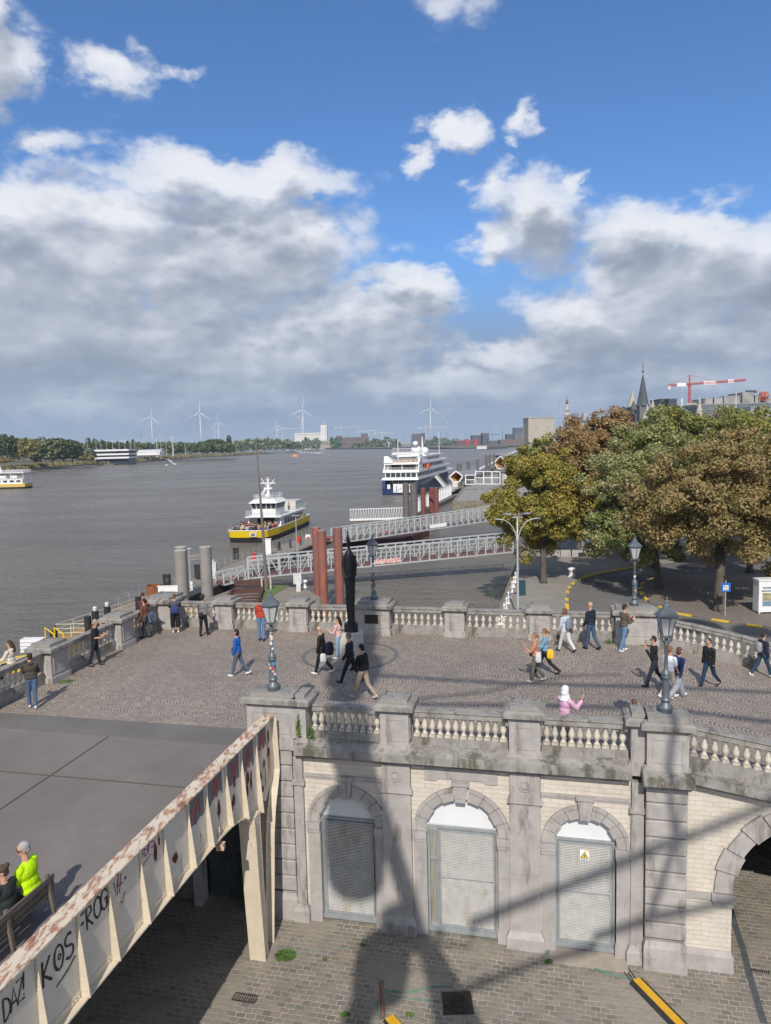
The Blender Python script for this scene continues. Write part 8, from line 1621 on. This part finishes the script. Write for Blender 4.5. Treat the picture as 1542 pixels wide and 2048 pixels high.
mb.box(a.x+2, b_.x, 1051, 1057, -.6, 1.0); mb.build('deck_frame', WHITED, t)
# tall blank tower and the town on the right
TWR = m_rubble('tower_brick', (.46, .42, .36), (.38, .35, .30), (.30, .28, .25), 1.6, .5, (.25, .23, .19), .4)
t = thing('blank_tower', 'tall windowless beige brick tower left of the trees', 'tower', atY(1083, 900, 330)); a, b_ = atY(1057, 900, 330), atY(1109, 835.5, 330); mb = MB(); mb.box(a.x, b_.x, 330, 342, 0, b_.z); mb.build('wall', TWR, t); mb = MB(); mb.box(a.x-.15, b_.x+.15, 329.8, 342.2, b_.z, b_.z+.4); mb.build('coping', CONC, t)
mb = MB()
for px in (1059, 1072, 1105): q = atY(px, 835, 331); mb = MB(); mb.tube([q, q+Vector((0, 0, 1.2))], .08, 5); mb.build('roof_antenna', GALV, t)
def spire_b(name, label, px, Y, lv, wall, roofm, rot=PI/8, n=8):
    """lv: list of (half width px, py) from the base upwards"""
    c = atY(px, lv[0][1], Y); t = thing(name, label, 'church tower', (c.x, Y, 0)); return t, c
Y = 480; t, c = spire_b('church_tower', 'pale baroque church tower with tiers and a slim top', 1134, Y, [(8, 880)], None, None); L = [(8.5, 880), (8.5, 858), (7.5, 857), (7.0, 842), (5.6, 841), (5.3, 828), (4, 827), (3.8, 818), (2.6, 816), (2.2, 808), (3.0, 806), (1.6, 802), (.5, 798), (.3, 790)]
PS = mat('pale_church_stone', (.52, .48, .42), (.44, .40, .35), .3, .85); mb = MB(); pr = [((w_*Y/F_PX), atY(1134, py, Y).z) for w_, py in L]; cut = 10
mb.lathe([pr[0]]+[(r, z) for r, z in pr[1:cut]], c=(c.x, Y, 0), n=8, rot=PI/8); mb.build('tiers', PS, t); mb = MB(); mb.lathe(pr[cut-1:], c=(c.x, Y, 0), n=8, rot=PI/8); mb.build('cap', SLATE, t); mb = MB()
for (py0, py1, w_) in ((878, 862, 7.95), (855, 845, 6.9), (839, 830, 5.2), (825, 819, 3.8)):
    for dx in (-.45, 0, .45): a, b_ = atY(1134, py0, Y), atY(1134, py1, Y); r = w_*Y/F_PX; mb.box(c.x+dx*r-r*.13, c.x+dx*r+r*.13, Y-r*.99, Y-r*.85, a.z, b_.z)
mb.build('belfry_openings', PILED, t)
Y = 250; c = atY(1285, 850, Y); t = thing('castle_spire', 'dark slate spire with stepped gables rising behind the trees', 'church tower', (c.x, Y, 0))
zz_ = lambda py: atY(1285, py, Y).z; k = Y/F_PX
mb = MB(); mb.lathe([(11*k*1.2, 0), (11*k*1.2, zz_(812))], c=(c.x, Y, 0), n=4, rot=PI/4); mb.build('tower_body', mat('grey_slate_wall', (.13, .14, .16), (.17, .18, .20), .5, .7), t)
mb = MB(); mb.lathe([(13*k, zz_(812)), (10.5*k, zz_(806)), (2.6*k, zz_(758)), (1.2*k, zz_(752)), (.25*k, zz_(747))], c=(c.x, Y, 0), n=8, rot=PI/8); mb.tube([(c.x, Y, zz_(752)), (c.x, Y, zz_(724))], .09, 6); mb.lathe([(.3, zz_(745)), (.42, zz_(743)), (.2, zz_(741))], c=(c.x, Y, 0), n=8); mb.beam((c.x-.4, Y, zz_(735)), (c.x+.4, Y, zz_(735)), .1); mb.build('spire', SLATE, t)
mb = MB(); q = atY(1263, 835, Y); mb.lathe([(9.5*k, atY(0, 838, Y).z-2), (8.5*k, zz_(822)), (.2*k, zz_(800))], c=(q.x, Y-2, 0), n=4, rot=PI/4); mb.build('small_spire', SLATE, t)
GAB = mat('gable_stone', (.50, .45, .37), (.42, .37, .30), .8, .85)
def gable(cx, w, py0, py1, Yg, steps=4):
    mb = MB(); z0, z1 = atY(cx, py0, Yg).z, atY(cx, py1, Yg).z; x = atY(cx, py0, Yg).x
    for i in range(steps+1): ww = w*Yg/F_PX*(1-i/(steps+1)); mb.box(x-ww, x+ww, Yg, Yg+.8, z0+(z1-z0)*i/(steps+1), z0+(z1-z0)*(i+1)/(steps+1))
    mb.lathe([(.3, z1), (.12, z1+.6), (.02, z1+1.2)], c=(x, Yg+.4, 0), n=6); return mb
gable(1265, 8, 812, 787, Y+3, 4).build('stepped_gable', GAB, t); gable(1295, 12, 845, 814, Y-6, 5).build('stepped_gable', GAB, t); gable(1306, 5, 815, 802, Y+2, 3).build('stepped_gable', GAB, t)
mb = MB(); a, b_ = atY(1255, 860, Y), atY(1312, 822, Y); mb.hexa([(a.x, Y+1, 0), (b_.x, Y+1, 0), (b_.x, Y+14, 0), (a.x, Y+14, 0)], [(a.x, Y+1, zz_(828)), (b_.x, Y+1, zz_(828)), (b_.x, Y+14, zz_(828)), (a.x, Y+14, zz_(828))]); mb.prism([(0, zz_(828)), (13, zz_(828)), (6.5, zz_(812))], lambda u, v, d: Vector((d, Y+1+u, v)), a.x, b_.x); mb.build('main_roof', SLATE, t)
bldg('far_office', 1320, 1337, 800, 850, 330, 12, GBL, 'dark glass office block left of the dome', roof=DKB, rh=.6, wins=(2, 5, .8, .5)); bldg('far_office', 1337, 1354, 797, 850, 325, 12, DKB, 'taller dark slab office block beside the glass one', wins=(2, 5, .3, .3))
c = atY(1363, 850, 200); t = thing('domed_turret', 'grey slate domed turret with a small lantern below the crane', 'dome', (c.x, 200, 0)); z_ = lambda py: atY(1363, py, 200).z; k = 200/F_PX; mb = MB(); mb.lathe([(16*k, z_(845)), (16*k, z_(834)), (14*k, z_(826)), (10*k, z_(820)), (4*k, z_(816)), (2.5*k, z_(814))], c=(c.x, 200, 0), n=16); mb.build('dome', mat('blue_slate', (.14, .16, .19), (.18, .20, .23), 1, .5), t)
mb = MB(); mb.lathe([(2.6*k, z_(814)), (2.2*k, z_(806)), (3.0*k, z_(804)), (1.6*k, z_(799)), (.3*k, z_(795))], c=(c.x, 200, 0), n=10); mb.tube([(c.x, 200, z_(797)), (c.x, 200, z_(770))], .04, 5); mb.build('lantern', WHITED, t); mb = MB(); mb.box(c.x-2.6, c.x+2.6, 198, 204, 0, z_(845)); mb.box(c.x-6, c.x-2.7, 200, 204, 0, z_(830)); mb.build('wall', WHITED, t)
gable(1395, 10, 850, 806, 210, 5).build('x', GAB) if False else None
mbg = gable(1399, 9, 850, 800, 205, 5); single('stepped_gable_house', mbg, GAB, 'pale stepped gable house right of the domed turret', 'house', (atY(1399, 850, 205).x, 205, 0))
# modern glass building on the right
Y = 230; t = thing('glass_building', 'modern grey glass building with roof plant at the upper right', 'building', (atY(1470, 860, Y).x, Y, 0)); a, b_ = atY(1395, 880, Y), atY(1545, 806, Y)
mb = MB(); mb.box(a.x, b_.x+10, Y, Y+25, 0, b_.z); mb.build('body', mat('curtain_glass', (.16, .18, .20), (.24, .26, .28), .3, .2, .3, spec=.8), t); mb = MB(); z0, z1 = atY(1395, 860, Y).z, b_.z; n = 44
for i in range(n+1): x = a.x+(b_.x+10-a.x)*i/n; mb.box(x-.05, x+.05, Y-.12, Y, z0, z1)
for j in range(6): z = z0+(z1-z0)*j/5; mb.box(a.x, b_.x+10, Y-.14, Y, z-.12, z+.12)
mb.build('mullions', mat('mullion_grey', (.24, .25, .26), (.2, .21, .22), 1, .5), t); mb = MB(); rp = [(1404, 1420, 803, 797), (1423, 1440, 802, 795), (1442, 1475, 804, 792), (1478, 1502, 804, 785), (1504, 1516, 806, 791), (1520, 1542, 806, 797)]
for x0, x1, y0, y1 in rp: p, q = atY(x0, y0+6, Y+6), atY(x1, y1, Y+6); mb.box(p.x, q.x, Y+4, Y+14, p.z, q.z)
mb.build('roof_plant', mat('plant_grey', (.33, .33, .32), (.20, .20, .20), .3, .7), t); mb = MB(); p, q = atY(1520, 798, Y+3), atY(1536, 786, Y+3); lattice(mb, (p.x, Y+3, (p.z+q.z)/2), (q.x, Y+3, (p.z+q.z)/2), q.z-p.z, 5, .18); mb.build('orange_frame', mat('orange_steel', (.55, .14, .08), (.5, .12, .07), 1, .6), t); mb = MB(); mb.box(a.x+.3, a.x+20, Y+10, Y+10.1, b_.z, b_.z+1.1); mb.box(a.x, b_.x+10, Y+2, Y+24, b_.z, b_.z+.3); mb.build('roof_edge', CONC, t)
mb = MB()
for i, px in enumerate((1495, 1503, 1509)): q = atY(px, 786, Y+7); mb.lathe([(.7, 0), (.7, .5), (.5, .9)], c=tuple(q), n=10)
mb.build('roof_fan', DKB, t)
mb = MB(); a, b_ = atY(1500, 860, Y-20), atY(1560, 802, Y-20); mb.box(a.x, b_.x, Y-20, Y-2, 0, b_.z-1.4); single('glass_wing', mb, mat('pale_glass', (.24, .27, .30), (.34, .37, .40), .35, .2, .2), 'lower pale glass wing at the right picture edge', 'building', (a.x, Y-20, 0))
q = atY(1471, 848, 190); mb = MB(); mb.tube([(0, 0, -14), (0, 0, (848-786)*190/F_PX)], .09, 6); single('white_pole', mb, WHITE, 'slim white pole in front of the glass building', 'pole', q, world=False)
mb = MB(); a, b_ = atY(1145, 880, 300), atY(1180, 846, 300); mb.box(a.x, b_.x, 300, 312, 0, b_.z); mb.hexa([(a.x, 300, b_.z), (b_.x, 300, b_.z), (b_.x, 312, b_.z), (a.x, 312, b_.z)], [(a.x+2, 302, b_.z+2.6), (b_.x, 302, b_.z+2.6), (b_.x, 310, b_.z+2.6), (a.x+2, 310, b_.z+2.6)], 1); mb.box(b_.x-2.5, b_.x-1.2, 301, 303, b_.z+1, b_.z+4.2); single('old_house', mb, [TWR, SLATE], 'old house with slate roof between church tower and brown tree', 'house', (a.x, 300, 0))
# row of town houses behind the trees (closes the view between trunks)
t = thing('quay_houses', 'row of houses hidden behind the quay trees', 'houses', (70, 112, 0)); mb = MB(); mb.box(58, 130, 112, 126, 0, 11); mb.build('wall', TWR, t)
for i in range(18): mb = MB(); mb.box(60+i*3.8, 61.6+i*3.8, 111.9, 112, 1.5, 4); mb.build('window', GLASSD, t)
# ============================================================ CRANES
def tower_crane(px, pyt, pyb, Y, jl, jr, label, m, cab=None, slope=0.0, w=None, apex=8, grp='tower cranes on the skyline', hoist=False):
    a, b_ = atY(px, pyb, Y), atY(px, pyt, Y); k = Y/F_PX; w = w or 1.2*k; t = thing('tower_crane', label, 'tower crane', (a.x, Y, a.z), 0, grp)
    mb = MB(); lattice(mb, (a.x, Y, a.z-20), (a.x, Y, b_.z), w, 26, w*.16); mb.build('tower', m, t)
    mb = MB(); jr_ = Vector((a.x+jr*k, Y, b_.z+slope*abs(jr)*k)); jl_ = Vector((a.x-jl*k, Y, b_.z-slope*abs(jl)*k)); lattice(mb, (a.x, Y, b_.z), jr_, w*.8, 24, w*.15); mb.build('jib', m, t); mb = MB(); lattice(mb, (a.x, Y, b_.z), jl_, w*.8, 8, w*.15); mb.build('counter_jib', m, t)
    mb = MB(); mb.box(jl_.x, jl_.x+w*1.6, Y-w*.5, Y+w*.5, jl_.z-w*2.2, jl_.z); mb.build('counterweight', WHITED, t)
    if apex: mb = MB(); top = Vector((a.x, Y, b_.z+apex*k)); mb.beam((a.x, Y, b_.z), top, w*.6); mb.beam(top, jr_.lerp(Vector((a.x, Y, b_.z)), .45), w*.12); mb.beam(top, jl_, w*.12); mb.build('apex', m, t)
    if hoist: mb = MB(); q = Vector((a.x+jr*k*.42, Y, b_.z)); mb.beam(q, q-Vector((0, 0, 12*k)), w*.07); mb.build('hoist_cable', BLACK, t)
    return t, a, b_
CRR = mat('crane_red', (.55, .07, .05), (.48, .06, .05), 1, .5); CRW = mat('crane_white', (.66, .67, .68), (.6, .6, .6), 1, .5); CRG = mat('crane_grey', (.25, .28, .32), (.2, .22, .26), 1, .5)
t, a, b_ = tower_crane(1378, 768, 850, 420, 44, 112, 'large red tower crane with white panels above the trees', CRR, slope=.045, w=1.05, apex=17, hoist=True); k = 420/F_PX
for i, (x0, x1) in enumerate(((27, 51), (75, 87), (-26, -8))): mb = MB(); z = b_.z+.045*x0*k; mb.box(a.x+x0*k, a.x+x1*k, 419.2, 419.35, z-1.0, z+1.0); mb.build('white_panel', WHITE, t)
mb = MB()
for (x0, n_) in ((28, 6), (76, 3)):
    for i in range(n_): x = a.x+(x0+i*3.8)*k; z = b_.z+.045*x0*k; mb.beam((x, 419.1, z-.6), (x+.7, 419.1, z+.6), .18); mb.beam((x+.7, 419.1, z+.6), (x+1.0, 419.1, z-.6), .18)
mb.build('panel_lettering', CRR, t)
for px, pt, pb_, Y, jl, jr, lb, m, ap in ((566, 858, 893, 3300, 10, 36, 'white tower crane left of the silo', CRW, 0), (683, 855, 893, 3100, 12, 42, 'white tower crane right of the silo', CRW, 0), (852, 855, 893, 3000, 14, 40, 'white tower crane behind the cruise ship domes', CRW, 3), (738, 862, 893, 3300, 24, 18, 'white and red flat top crane above the brown warehouse', CRW, 2), (765, 866, 893, 3300, 16, 20, 'smaller pale flat top crane right of the warehouse', CRW, 2), (985, 869, 893, 2900, 10, 14, 'faint grey crane above the red dock building', CRG, 2), (252, 881, 905, 2200, 10, 40, 'white crane jib behind the left bank trees', CRW, 0)): tower_crane(px, pt, pb_, Y, jl, jr, lb, m, apex=ap)
def luffer(px, pyb, pyt, dx, Y, label):
    a, b_ = atY(px, pyb, Y), atY(px+dx, pyt, Y); t = thing('harbour_crane', label, 'harbour crane', a, 0, 'harbour cranes on the skyline'); k = Y/F_PX; mb = MB(); mb.box(a.x-1.5*k, a.x+1.5*k, Y-2, Y+2, a.z-8, a.z+6*k); mb.build('base', CRG, t); mb = MB(); mb.beam(a+Vector((0, 0, 5*k)), b_, .8*k); mb.build('boom', CRG, t); mb = MB(); mb.beam(b_, a+Vector((3*k, 0, 9*k)), .3*k); mb.build('stay', CRG, t)
for i, (px, yb, yt, dx, Y, lb) in enumerate(((788, 893, 861, 3, 2900, 'dark harbour crane standing upright by the white shed'), (822, 892, 858, -6, 2900, 'dark harbour crane leaning left of the tower blocks'), (832, 890, 857, -7, 2950, 'dark harbour crane behind the glass tower block'), (935, 890, 856, -6, 2800, 'grey harbour crane leaning left of the red dock building'), (978, 880, 853, 1, 2800, 'thin upright harbour crane above the office block'), (914, 890, 866, -5, 2900, 'grey harbour crane near the right turbines'), (697, 890, 855, -4, 3100, 'thin grey crane boom behind the white tower crane'), (276, 893, 865, 8, 2300, 'grey crane boom behind the left bank poplars'), (811, 893, 868, -6, 2950, 'small dark harbour crane right of the white shed'), (960, 882, 860, 5, 2800, 'slim harbour crane behind the lower dark block'))): luffer(px, yb, yt, dx, Y, lb)
# ============================================================ WIND TURBINES
def turbine(px, hub, base, Y, br_px, rot, label, m=WHITE, yaw=0.0, lean=0.0):
    k = Y/F_PX; a, b_ = atY(px, base, Y), atY(px+lean, hub, Y); R_ = br_px*k; t = thing('wind_turbine', label, 'wind turbine', (a.x, Y, a.z), 0, 'wind turbines on the horizon')
    x = (a.x+b_.x)/2; mb = MB(); mb.tube([(x, Y, -10), (x, Y, b_.z)], [R_*.045, R_*.026], 10); mb.build('tower', m, t, smooth=True)
    mb = MB(); mb.ball((x, Y-R_*.02, b_.z+R_*.02), R_*.055, R_*.11, R_*.05, 8, 6); mb.build('nacelle', m, t)
    for i in range(3):
        a_ = math.radians(rot+120*i); d = Vector((math.sin(a_)*math.cos(yaw), math.sin(a_)*math.sin(yaw), math.cos(a_))); c_ = Vector((x, Y-R_*.13, b_.z+R_*.02)); nn = d.cross(Vector((0, 1, 0))).normalized(); mb = MB(); pts = [(.04, .022), (.16, .050), (.5, .030), (1.0, .008)]
        vs = []
        for s, w_ in pts: p = c_+d*R_*s; vs += [p-nn*R_*w_*.5, p+Vector((0, -R_*w_*.25, 0)), p+nn*R_*w_*.8, p+Vector((0, R_*w_*.25, 0))]
        mb.add(vs, [(j*4+q, j*4+(q+1) % 4, j*4+4+(q+1) % 4, j*4+4+q) for j in range(3) for q in range(4)]+[(0, 1, 2, 3), (12, 13, 14, 15)]); mb.build('blade', m, t)
TG = mat('turbine_grey', (.30, .33, .38), (.26, .29, .34), .1, .5); TW = mat('turbine_white', (.62, .63, .65), (.58, .59, .61), .1, .5)
for a in ((304, 834, 891, 3300, 24, 12, 'white wind turbine left of the marina light poles', TW), (401, 826, 885, 3300, 29, 5, 'tallest white wind turbine of the left group', TW), (388, 841, 885, 3900, 17, 0, 'grey wind turbine just left of the tallest left one', TG), (437, 845, 880, 3900, 19, -2, 'white wind turbine right of the tallest left one', TW), (429, 857, 882, 4600, 10, 20, 'small white wind turbine between two larger ones', TW), (179, 845, 885, 3500, 17, -14, 'dark wind turbine above the marina poplars', TG), (28, 862, 880, 3600, 8, 10, 'small dark wind turbine at the far left', TG),
          (554, 852, 890, 3600, 17, -8, 'white wind turbine left of the silo', TW), (606, 820, 870, 3300, 29, 8, 'tall white wind turbine rising behind the silo', TW), (603, 838, 872, 4200, 16, -62, 'second white wind turbine behind the silo', TW), (654, 828, 862, 3600, 21, 24, 'dark wind turbine behind the silo tower', TG), (861, 817, 888, 3200, 27, 6, 'tall white wind turbine right of centre', TW), (880, 830, 885, 3700, 22, 42, 'grey wind turbine with a red tower foot right of centre', TG), (894, 836, 885, 3800, 20, 22, 'grey wind turbine beside the red footed one', TG), (1005, 823, 875, 3600, 21, 60, 'dark wind turbine left of the blank tower', TG), (1118, 808, 860, 3600, 20, 15, 'dark wind turbine right of the blank tower', TG)): turbine(*a)
# ============================================================ OBSERVATION WHEEL (carries the viewpoint; stands behind it and throws the large shadows)
def on_surf(px, py, k):
    if k == 'g': return at(px, py, 0)
    if k == 'p': return on_floor(px, py)
    d = Vector(ray(px, py)); o = Vector(CAM); q = wp(0, .08, 0); t = (q-o).dot(WN)/d.dot(WN); return o+d*t
def up_sun(p, Y): t = (Y-p.y)/ldir.y; return p+ldir*t
YW = -5.0
Wl = thing('observation_wheel', 'white steel observation wheel with cabins standing on the street behind the viewpoint', 'ferris wheel', (4, YW, 0))
STEELW = mat('wheel_steel', (.60, .61, .62), (.5, .51, .52), 2, .45, .2)
def spoke(pts, r, name='spoke', Y=YW):
    P = [up_sun(on_surf(*p), Y) for p in pts]; e = (P[-1]-P[0]).normalized(); mb = MB(); mb.tube([P[0]-e*.0]+P[1:], r, 10); mb.build(name, STEELW, Wl, smooth=True)
def cabin(px, py, k, w, h, dz=0.0, dx=0.0):
    c = up_sun(on_surf(px, py, k), YW+.9)+Vector((dx, 0, dz)); rt = w/2
    mb = MB(); mb.lathe([(rt*.55, -h*.5), (rt*.92, -h*.42), (rt, -h*.15), (rt*1.0, h*.12), (rt*.9, h*.34), (rt*.55, h*.46), (rt*.2, h*.5)], c=tuple(c), n=24); mb.build('cabin', mat('cabin_shell', (.55, .56, .58), (.45, .46, .48), 2, .3), Wl, smooth=True)
    mb = MB(); mb.tube([c+Vector((0, 0, h*.5)), c+Vector((0, 0, h*.5+.5))], .12, 8); mb.build('hanger', STEELW, Wl)
cabin(712, 1338, 'p', 2.0, 3.3); cabin(708, 1672, 'w', 1.85, 2.9); cabin(764, 1928, 'g', 1.5, 1.9); cabin(1392, 1252, 'g', 3.6, 1.6); cabin(1505, 1262, 'g', 2.8, 1.1)
spoke([(760, 1215, 'p'), (735, 1290, 'p'), (700, 1350, 'p'), (690, 1395, 'p')], [.42, .40, .5, .6], 'main_support')
spoke([(690, 1430, 'w'), (705, 1520, 'w'), (735, 1600, 'w')], [.75, .62, .5], 'main_support')
spoke([(735, 1590, 'w'), (778, 1680, 'w'), (815, 1790, 'w'), (828, 1850, 'w')], [.45, .28, .26, .30], 'main_support')
spoke([(828, 1862, 'g'), (868, 1920, 'g'), (925, 2080, 'g')], [.30, .32, .62], 'main_support')
spoke([(795, 1840, 'g'), (800, 1880, 'g'), (790, 1900, 'g')], .5, 'joint_plate')
spoke([(1560, 1600, 'w'), (1380, 1672, 'w'), (1118, 1776, 'w'), (1007, 1821, 'w'), (940, 1845, 'w')], .13)
spoke([(1560, 1782, 'w'), (1299, 1838, 'w'), (1189, 1873, 'w')], .12)
spoke([(1189, 1895, 'g'), (1075, 1925, 'g'), (900, 1990, 'g')], .12)
spoke([(740, 1350, 'p'), (1000, 1366, 'p'), (1300, 1374, 'p'), (1560, 1386, 'p')], .11)
spoke([(800, 1408, 'p'), (1120, 1412, 'p'), (1560, 1446, 'p')], .12)
spoke([(830, 1398, 'p'), (960, 1385, 'p'), (1130, 1352, 'p'), (1240, 1348, 'p')], .07)
spoke([(1345, 1420, 'w'), (1330, 1560, 'w'), (1345, 1690, 'w'), (1290, 1850, 'w')], .09)
spoke([(1400, 1480, 'w'), (1352, 1640, 'w'), (1356, 1760, 'w')], .05)
spoke([(700, 2080, 'g'), (735, 1990, 'g')], .35, 'main_support')
spoke([(880, 1860, 'g'), (872, 1950, 'g'), (905, 2000, 'g')], .08)
spoke([(830, 1880, 'g'), (940, 1895, 'g'), (948, 1850, 'g')], .05)
# the rim, hub and feet that carry all of it
hub = Vector((27, YW-1.6, 24)); mb = MB(); mb.tube([hub+Vector((0, -2, 0)), hub+Vector((0, .6, 0))], 1.1, 16); mb.build('hub', STEELW, Wl)
for sx in (-1, 1): mb = MB(); mb.tube([hub+Vector((0, -1.2, 0)), Vector((28+sx*8, YW-3, 0))], [.45, .6], 10); mb.build('stand_leg', STEELW, Wl)
# ============================================================ AIR
mb = MB(); mb.box(-5500, 5500, -60, 6200, -7, 300)
hm = bpy.data.materials.new('haze_air'); hm.use_nodes = True; ht = hm.node_tree; ht.nodes.clear(); hv = ht.nodes.new('ShaderNodeVolumePrincipled'); ho = ht.nodes.new('ShaderNodeOutputMaterial')
hv.inputs['Color'].default_value = (.60, .78, 1.0, 1); hv.inputs['Density'].default_value = .00009; hv.inputs['Anisotropy'].default_value = 0.0; ht.links.new(hv.outputs[0], ho.inputs['Volume'])
o = mb.build('haze', hm); o['kind'] = 'stuff'; o.display_type = 'WIRE'
